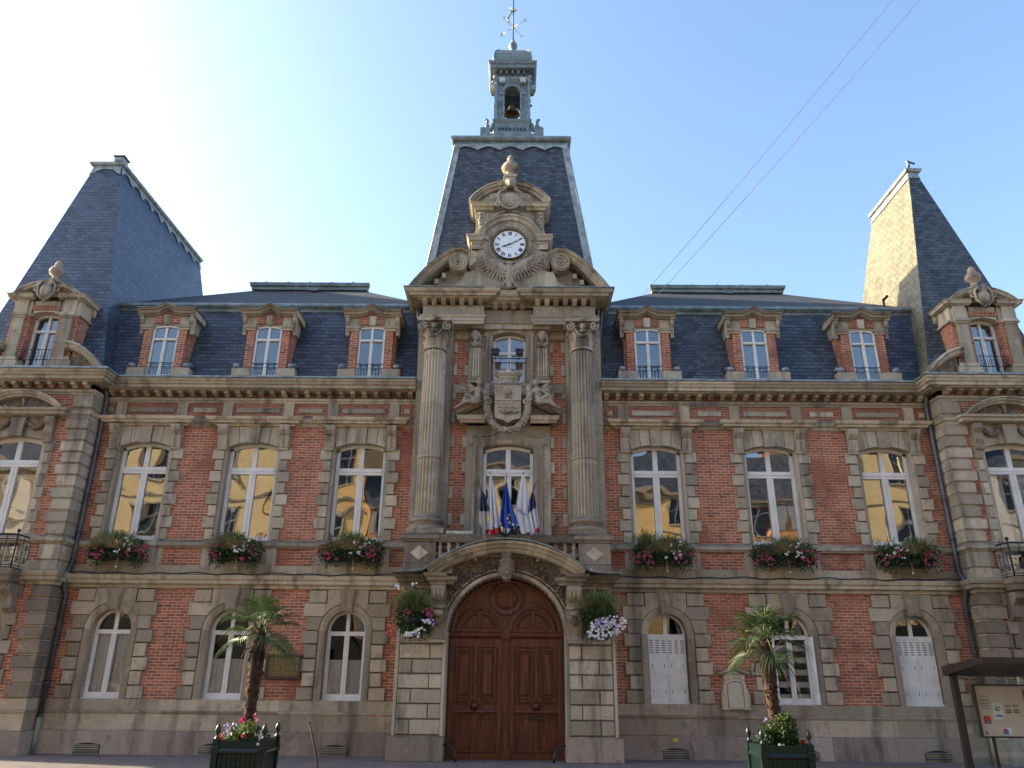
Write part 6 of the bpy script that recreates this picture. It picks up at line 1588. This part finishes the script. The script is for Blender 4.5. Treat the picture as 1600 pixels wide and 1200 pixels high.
def palm(x, y, H, label, seed, lean, nf):
    rn = random.Random(seed)
    t = thing('palm_tree', label, 'palm', (x, y, .78), 'palms in planters')
    m = MB(); pts = [(lean*(k/8)**1.5, 0, H*k/8) for k in range(9)]
    m.tube(pts, [.07, .075, .08, .085, .095, .105, .11, .10, .07], 'fibre', 12)
    for k in range(260):
        z = H*rn.uniform(.0, 1.); a = rn.uniform(0, 2*pi); r = .07+.03*z/H; cx = lean*(z/H)**1.5; d = Vector((cos(a), sin(a), 0)); b = Vector((cx, 0, z))+d*r
        L = rn.uniform(.04, .11)*(1 if z > H*.2 else .6); w_ = .02
        tip = b+d*L*.55+Vector((0, 0, L*rn.uniform(-.9, .8))); u = d.cross(Vector((0, 0, 1)))*w_
        m.add([b+u, b-u, tip-u*.25, tip+u*.25, b+u-Vector((0, 0, .03)), b-u-Vector((0, 0, .03))], [(0, 1, 2, 3), (4, 5, 2, 3)], 'fibre', False, rn.random())
    for k in range(5):
        a = rn.uniform(0, 2*pi); z = H*rn.uniform(.72, .9); d = Vector((cos(a), sin(a)*.6, 0)); b = Vector((lean*.8, 0, z)); m.tube([b, b+d*.18+Vector((0, 0, -.02)), b+d*.22+Vector((0, 0, -.16))], [.018, .012, .02], 'fibre', 5)
    m.build('trunk', t)
    c0 = Vector((lean, 0, H))
    def fan(el, az_, L, FL, k):
        d = Vector((cos(az_)*cos(el), sin(az_)*cos(el), sin(el))); side = d.cross(Vector((0, 0, 1))).normalized(); up_ = side.cross(d)
        m = MB(); pts = [c0+d*.05+Vector((0, 0, -.08)), c0+d*L*.5+Vector((0, 0, .02)), c0+d*L+Vector((0, 0, -.03-.05*(1-sin(el))))]
        m.tube(pts, [.014, .009, .007], 'palm_stem', 5); hub = pts[-1]; dd = (d+Vector((0, 0, -.25))).normalized(); up_ = side.cross(dd)
        n = 28
        for i in range(n):
            a = -1.95+3.9*i/(n-1); l = FL*(1-.22*(abs(a)/1.95)**2)*rn.uniform(.88, 1.08)
            q = dd*cos(a)+side*sin(a)+up_*(.20*abs(sin(a))+.02*rn.gauss(0, 1)); q.normalize(); nr = up_; v = q.cross(nr).normalized()
            w_ = .0095; e1 = hub+q*l*.5; droop = Vector((0, 0, -l*rn.uniform(.15, .50))); e2 = hub+q*l+droop; em = hub+q*l*.78+droop*.42
            fold = up_*.006
            m.add([hub, e1+v*w_, e1-fold, e1-v*w_, em+v*w_*.7, em-fold, em-v*w_*.7, e2], [(0, 1, 2), (0, 2, 3), (1, 4, 5, 2), (2, 5, 6, 3), (4, 7, 5), (5, 7, 6)], 'palm', False, rn.random())
        m.build('fan_leaf', t)
    for k in range(nf):
        u = k/nf; el = radians(78-112*u+rn.uniform(-8, 8)); az_ = k*2.39996+rn.uniform(-.2, .2)
        fan(el, az_, .22+.10*rn.random()+.08*u, .38+.07*rn.random(), k)
    return t
pA = palm(-3.62, -7.75, 1.60, 'slender fan palm left of the door, standing in front of the brass plaque', 3, .02, 14)
pB = palm(3.95, -7.75, 1.53, 'fan palm with the wider round crown, right of the door', 8, -.03, 18)
rn = random.Random(77)
t = thing('bedding_flowers', 'pink and purple flowers round the foot of the palm, left planter', 'flowers', (-3.60, -7.75, .8))
m = MB(); leaves(m, 900, (0, -.05, .08), (.32, .28, .17), .045, 'leaf', rn); leaves(m, 300, (.05, -.2, .16), (.14, .08, .16), .05, 'leaf_lt', rn); m.build('foliage', t)
m = MB()
for c, n in (((-.02, -.25, .33), 7), ((.12, -.2, .36), 6), ((.04, -.3, .12), 7)):
    for _ in range(n): blossom(m, (c[0]+rn.gauss(0, .015), c[1]+rn.gauss(0, .01), c[2]+rn.gauss(0, .015)), .03, 'pink', rn)
for _ in range(60): blossom(m, (rn.gauss(-.2, .06), -.2, rn.uniform(.1, .28)), .012, 'mauve', rn)
for _ in range(14): blossom(m, (.27+rn.gauss(0, .02), -.24, .1+rn.gauss(0, .05)), .022, 'white_petal', rn)
for _ in range(14): blossom(m, (-.3+rn.gauss(0, .03), -.3, .07+rn.gauss(0, .02)), .02, 'red', rn)
m.build('blossoms', t)
t = thing('round_bush', 'round green bush with small flowers at the foot of the palm, right planter', 'bush', (3.97, -7.75, .8))
m = MB(); leaves(m, 2600, (.06, -.12, .22), (.19, .17, .26), .035, 'leaf', rn, 0, 1.); leaves(m, 500, (.06, -.14, .26), (.17, .15, .22), .035, 'leaf_lt', rn, 0, 1.5)
leaves(m, 500, (-.2, -.15, .12), (.12, .1, .2), .05, 'leaf', rn); leaves(m, 300, (.2, -.2, .05), (.16, .1, .08), .04, 'leaf', rn); m.build('foliage', t)
m = MB()
for c in ((-.08, -.28, .07), (-.03, -.29, .06)):
    for _ in range(6): blossom(m, (c[0]+rn.gauss(0, .006), c[1], c[2]+rn.gauss(0, .006)), .022, 'white_petal', rn)
for _ in range(16): blossom(m, (.26+rn.gauss(0, .04), -.26, .07+rn.gauss(0, .02)), .02, 'red', rn)
for _ in range(8): blossom(m, (-.2+rn.gauss(0, .02), -.2, .38+rn.gauss(0, .02)), .012, 'mauve', rn)
m.build('blossoms', t)

# ================================================================== FLAGS
for nm, c in (('flag_blue', (.035, .045, .16)), ('flag_navy', (.05, .06, .10)), ('flag_white', (.72, .72, .78)), ('flag_red', (.60, .03, .04)), ('flag_eu', (.02, .08, .42)), ('flag_grey', (.55, .53, .50))):
    MAT[nm] = leafy(nm, c, .06, .3)
MAT['star_yellow'] = simple('star_yellow', (.80, .66, .22), .7)
hold = thing('flag_holder', 'black iron flag holder standing at the crown of the door arch', 'flag holder', (-.03, -1.28, 4.84))
m = MB(); m.qblock(-.12, .12, -.06, .06, 0, .05, 'iron', .01); m.tube([(0, 0, 0), (0, 0, .18)], .03, 'iron', 8)
for q in (-2, -1, 0, 1, 2): m.tube([(0, 0, .08), (q*.10, -.02, .16), (q*.17, -.03, .30)], .022, 'iron', 6)
m.tube([(.1, 0, .12), (.3, -.02, .16), (.36, -.02, .14)], .02, 'iron', 5); m.build('bracket', hold)
def flag(label, xt, zt, rows, colour, seed, base, emb=None, ph=0., amp=1.):
    """rows: (z, x left, x right) from the top down; colour(s, t) -> material"""
    rn = random.Random(seed)
    t = thing('flag', label, 'flag', (base, -1.30, 5.0), 'flags fanned out over the door')
    m = MB(); m.tube([(0, 0, 0), (xt-base, .02, zt-5.0)], .011, 'iron', 6); m.build('pole', t)
    NS, NT_ = 36, 40; P_ = {}
    def edge(tt):
        k = tt*(len(rows)-1); i = min(int(k), len(rows)-2); f = k-i; a, b = rows[i], rows[i+1]
        return [a[j]+(b[j]-a[j])*f for j in range(3)]
    def surf(s_, tt):
        z, xl, xr = edge(tt); wv = amp*(sin(s_*pi*2*2.4+ph+tt*1.3)*.055*min(1, tt*2+.1)+.018*sin(s_*pi*11+ph*2)*tt)
        x = xl+(xr-xl)*(s_+.06*sin(s_*pi*4+ph)*tt); return Vector((x-base, -.03-wv*1.0, z-5.0+(.02*sin(s_*7+ph) if tt > .8 else 0)))
    m = MB(); g = {}
    for i in range(NS+1):
        for j in range(NT_+1): g[i, j] = surf(i/NS, j/NT_)
    by = {}
    for i in range(NS):
        for j in range(NT_): by.setdefault(colour((i+.5)/NS, (j+.5)/NT_), []).append((i, j))
    vs = [g[i, j] for i in range(NS+1) for j in range(NT_+1)]; id_ = lambda i, j: i*(NT_+1)+j
    first = True
    for mt, cells in by.items():
        o0 = len(m.v); m.add(vs, [(id_(i, j), id_(i+1, j), id_(i+1, j+1), id_(i, j+1)) for i, j in cells], mt, True, .5)
    cl_ = m.build('cloth', t)
    if emb: emb(t, surf)
    return t
def starm(m, surf, s_, tt, r, mat='star_yellow'):
    p = surf(s_, tt)+Vector((0, -.035, 0)); pts = []
    for k in range(10): a = pi/2+pi*k/5; rr = r if k % 2 == 0 else r*.42; pts.append((p.x+rr*cos(a), p.y, p.z+rr*sin(a)))
    m.add(pts, [tuple(range(10))], mat)
def emb_eu(t, surf):
    m = MB()
    for s_, tt in ((.58, .58), (.45, .68), (.50, .79), (.72, .88), (.9, .93)): starm(m, surf, s_, tt, .042 if s_ < .85 else .02)
    m.build('stars', t)
def emb_reg(t, surf):
    m = MB(); p = surf(.12, .66)
    for k in range(9): m.ball((p.x+.03+random.gauss(0, .022), p.y-.11, p.z+random.gauss(0, .035)), (.018, .006, .022), 'star_yellow', 6, 4)
    m.build('emblem', t)
def emb_txt(t, surf):
    vs, fs = text_mesh('ntain', .15, .002); m = MB()
    a = radians(-33); m.add([(v.x*cos(a)-v.y*sin(a)+.21, 0, v.x*sin(a)+v.y*cos(a)+.46) for v in vs], fs, 'black')
    out = []
    for x, y, z in m.v:                                             # lay the letters on the cloth
        out.append((x, -.125, z))
    m.v = out; m.build('lettering', t)
flag('folded French flag leaning left, dark blue over grey white, leftmost of the five', -.73, 6.31,
     [(6.0, -.64, -.60), (5.85, -.66, -.52), (5.5, -.68, -.42), (5.2, -.67, -.40), (5.05, -.58, -.40)], lambda s_, t: 'flag_navy' if t < .50 else 'flag_grey', 1, -.35, None, .5)
flag('white flag with a yellow emblem and red hem, second of the five from the left', -.43, 6.49,
     [(6.42, -.44, -.40), (5.95, -.47, -.30), (5.5, -.48, -.23), (5.2, -.47, -.18), (4.95, -.49, -.16)], lambda s_, t: 'flag_red' if t > .87 else 'flag_white', 2, -.20, emb_reg, 2.)
flag('blue European flag with yellow stars in the middle', -.03, 6.42,
     [(6.2, -.05, -.01), (5.9, -.10, .05), (5.5, -.17, .16), (5.25, -.19, .26), (5.10, -.14, .30)], lambda s_, t: 'flag_eu', 3, -.03, emb_eu, 1.1)
flag('white flag with black lettering, right of the blue European flag', .39, 6.50,
     [(6.42, .36, .42), (5.95, .26, .50), (5.5, .19, .56), (5.2, .26, .60), (4.98, .34, .60)], lambda s_, t: 'flag_white', 4, .16, emb_txt, 3., .55)
flag('folded French flag leaning right, blue over white with a red corner, rightmost of the five', .72, 6.29,
     [(5.98, .60, .64), (5.8, .54, .68), (5.5, .50, .73), (5.2, .56, .78), (4.99, .62, .80)], lambda s_, t: 'flag_blue' if t < .44-.14*s_+.1 else ('flag_red' if t+.35*s_ > 1.12 else 'flag_white'), 5, .30, None, 4.2)

# ================================================================== SMALL THINGS
t = thing('wall_plaque', 'engraved brass plaque in a dark wooden frame on the brick wall, behind the left palm', 'plaque', (-5.38, -.03, 1.94))
m = MB()
for a, b, c, d in ((-.43, .43, .22, .28), (-.43, .43, -.28, -.21), (-.43, -.37, -.21, .22), (.37, .43, -.21, .22)): m.qblock(a, b, -.06, .02, c, d, 'plaque_frame', .01)
m.build('frame', t); m = MB(); m.box(-.38, .38, -.025, .02, -.22, .23, 'plaque'); pl = m.build('plate', t)
m = MB(); rn = random.Random(2)
for k in range(7):
    x = -.33
    while x < .3: w_ = rn.uniform(.02, .09); m.box(x, x+w_, -.028, -.026, .16-k*.055, .175-k*.055, 'plaque_frame'); x += w_+.02
m.build('engraving', pl)
# niche
m = MB()
m.prism([(-.335, -.78), (.335, -.78), (.335, -.45), (.27, -.30), (.24, -.12), (.26, .0), (-.26, 0), (-.24, -.12), (-.27, -.30), (-.335, -.45)], -.13, .05, 'stone_light')
m.arc([(.37, -.02), (.33, -.02), (0, .11), (-.33, -.02), (-.37, -.02)], [(0, .0), (0, -.14), (-.02, -.16), (-.035, -.19), (-.07, -.2), (-.085, -.22), (-.09, 0)], 'stone_light')
m.prism([(-.25, -.01), (.25, -.01), (0, .09)], -.15, 0, 'stone')
lp = [(-.19, -.72), (-.15, -.76), (.15, -.76), (.19, -.72), (.19, -.22), (.1, -.17), (0, -.155), (-.1, -.17), (-.19, -.22)]
m.tube([(x, -.13, z) for x, z in lp+lp[:1]], .012, 'stone_dark', 5)
ni = m.build('wall_niche', TH); ni.location = (5.46, 0, 1.86)
m = MB()
for k in range(15):
    a = radians(125-70*k/14); x, z = .42*cos(a), -.49+.40*sin(a)
    if k % 6 == 5: continue
    m.box(x-.006, x+.006, -.133, -.129, z-.02, z+.03, 'stone_dark')
m.build('worn_lettering', ni)
for i, (x, z) in enumerate(((-7.22, 5.80), (-4.40, 5.70))):
    m = MB(); pts = []
    for k in range(10): a = pi/2+.2+pi*k/5; r = .10 if k % 2 == 0 else .045; pts.append((r*cos(a), r*sin(a)))
    m.prism(pts, 0, .006, 'star_yellow' if False else 'tin'); o = m.build('paper_star'); o.location = (x, .19, z)
    tag(o, ['white paper star hanging in the middle upper window left of the tower', 'white paper star hanging in the upper window nearest the left column'][i], 'star', 'paper stars in the windows')
for q, lab in ((-1, 'black floodlight on the left end of the railing under the upper tower window'), (1, 'black floodlight on the right end of the railing under the upper tower window')):
    t = thing('floodlight', lab, 'floodlight', (q*.33-.05, YC-.26, 9.97), 'floodlights on the tower railing')
    m = MB(); m.tube([(0, 0, -.08), (0, 0, .08)], .012, 'iron', 5); m.build('arm', t)
    m = MB(); m.qblock(-.10, .10, -.10, .02, .05, .19, 'black', .02); m.prism([(-.12, .17), (.12, .17), (.09, .22), (-.09, .22)], -.12, .02, 'black'); m.build('lamp_housing', t)
t = thing('cable_box', 'long pale box lying on the balcony rail beside the left column', 'box', (-1.16, -.95, 4.995)); m = MB(); m.qblock(-.33, .33, -.08, .08, .0, .085, 'tin', .01); m.build('casing', t); m = MB(); m.box(-.33, -.1, -.083, -.079, .02, .03, 'black'); m.build('seam', t)
m = MB(); m.qblock(-.03, .03, -.02, .02, -.035, .035, 'tin', .006); o = m.build('junction_box'); o.location = (2.02, -1.12, 4.16); tag(o, 'tiny white junction box on the pedestal right of the door arch', 'junction box')
m = MB(); m.box(-.05, .05, -.012, .0, -.04, .04, 'yellow'); m.prism([(-.065, 0), (-.05, .02), (-.05, -.02)], -.01, 0, 'yellow'); m.prism([(.065, 0), (.05, .02), (.05, -.02)], -.01, 0, 'yellow'); o = m.build('gas_marker'); o.location = (3.97, -.11, .42); tag(o, 'small yellow marker plate on the stone base right of the door', 'marker')
for q, lab in ((-1, 'curved green iron guard at the left foot of the wooden door'), (1, 'curved green iron guard at the right foot of the wooden door')):
    m = MB(); m.tube([(0, 0, .34), (q*-.08, -.02, .33), (q*-.18, -.05, .26), (q*-.24, -.07, .12), (q*-.25, -.08, -.02)], .028, 'green', 8); m.ball((0, 0, .34), .035, 'green')
    o = m.build('door_guard'); o.location = (q*1.33, -1.0, 0.0); tag(o, lab, 'guard', 'iron guards at the door')
m = MB(); m.tube([(-.27, .02, .98), (-.12, .0, .55), (.02, 0, .02)], [.014, .014, .016], 'fibre', 7); m.ball((-.27, .02, .99), .02, 'fibre', 7, 5); m.tube([(.01, 0, .03), (.02, 0, -.02)], .03, 'iron', 8)
o = m.build('leaning_post'); o.location = (-2.90, -6.0, 0); tag(o, 'thin rusty iron post leaning left in the paving between planter and door', 'post')
# cable along the floor cornice and cables in the sky
for sg, lab in ((-1, 'black cable sagging along the ledge of the left wing'), (1, 'black cable sagging along the ledge of the right wing')):
    m = MB(); x0, x1 = (-10.9, -2.6) if sg < 0 else (2.6, 11.3); n = 60
    m.tube([(x0+(x1-x0)*k/n, -.27, 4.10+.018*sin(k*.9)+.012*sin(k*.37)) for k in range(n+1)], .016, 'black', 5); o = m.build('ledge_cable'); tag(o, lab, 'cable', 'cables along the ledges')
for i, (a, b) in enumerate((((4.55, 4.3, 14.3), (8.5, -10.5, 14.85)), ((5.15, 4.3, 14.4), (9.05, -10.5, 14.85)))):
    a, b = Vector(a), Vector(b); d = b-a; m = MB(); m.tube([a+d*t+Vector((0, 0, -.5*4*t*(1-t)*.2)) for t in [k/30*1.25 for k in range(31)]], .006, 'cable', 5)
    o = m.build('overhead_cable'); tag(o, ['overhead cable crossing the sky right of the tower, the left one of two', 'overhead cable crossing the sky right of the tower, the right one of two'][i], 'cable', 'overhead cables')
# ---- information shelter
t = thing('information_shelter', 'dark metal information shelter with a pale notice board at the right edge', 'shelter', (10.6, -3.7, 0)); X0 = 8.95-10.6
m = MB(); SH = 'black'
m.add([(X0-.03, -.85, 2.05), (2.2, -.85, 2.05), (2.2, .7, 1.84), (X0, .7, 1.84), (X0-.03, -.85, 2.16), (2.2, -.85, 2.16), (2.2, .7, 2.02), (X0, .7, 2.02)], [(3, 2, 1, 0), (4, 5, 6, 7), (0, 1, 5, 4), (1, 2, 6, 5), (2, 3, 7, 6), (3, 0, 4, 7)], 'shelter_metal')
m.build('roof', t)
for x in (8.98-10.6+.12, 1.9): m = MB(); m.qblock(x-.055, x+.055, .53, .65, 0, 1.9, 'shelter_metal', .01); m.build('post', t)
m = MB(); m.box(X0+.14, 1.9, .57, .58, .15, 1.84, 'glass_clear'); m.build('glass_panel', t)
t2 = MB(); bx0, bx1, bz0, bz1 = 9.40-10.6, 11.1-10.6, .74, 1.66
for a, b, c, d in ((bx0-.03, bx1+.03, bz1, bz1+.03), (bx0-.03, bx1+.03, bz0-.03, bz0), (bx0-.03, bx0, bz0, bz1), (bx1, bx1+.03, bz0, bz1)): t2.box(a, b, .42, .50, c, d, 'shelter_metal')
for x in (bx0+.2, bx1-.2): t2.box(x-.02, x+.02, .44, .49, 0, bz0, 'shelter_metal')
t2.box(bx0, bx1, .46, .48, bz0, bz1, 'board'); bd = t2.build('notice_board', t)
MAT['x'] = MAT['black']
def pap(x, z, w_, h_, mt, y=.456): m.box(bx0+x, bx0+x+w_, y, .4598, bz0+z, bz0+z+h_, mt)
m = MB()
for k, z in enumerate((.50, .545, .585, .625, .66, .72)): pap(.07, z, .17+.02*(k % 2), .012, 'ink')
pap(.30, .30, .20, .32, 'paper'); pap(.33, .35, .14, .035, 'ink_blue', .4545); m.arc(arcpts(bx0+.405, bz0+.50, .04, 0, 2*pi, 16), [(0, .453), (0, .4555), (.013, .4555), (.013, .453)], 'ink', seg=99); m.prism([(bx0+.33, bz0+.47), (bx0+.38, bz0+.44), (bx0+.39, bz0+.50), (bx0+.34, bz0+.52)], .4535, .4555, 'ink_teal')
pap(.08, .22, .14, .15, 'ink_red'); pap(.14, .22, .07, .06, 'ink_blue', .455)
for x in (.55, .70):
    for z in (.42, .45, .48, .53, .56): pap(x, z, .11, .012 if z > .46 else .02, 'ink')
pap(.42, .02, .17, .13, 'paper'); pap(.42, .03, .10, .10, 'ink_blue', .455); pap(.44, .09, .05, .05, 'ink_red', .4545); pap(.07, .03, .05, .05, 'ink')
pap(.95, .5, .2, .35, 'ink')
m.build('poster', bd)
m = MB()
for k in range(5): m.box(-.66+k*.022, -.648+k*.022, -.884, -.879, 2.08, 2.12+.01*(k % 2), 'tin')
m.build('worn_sticker', t)
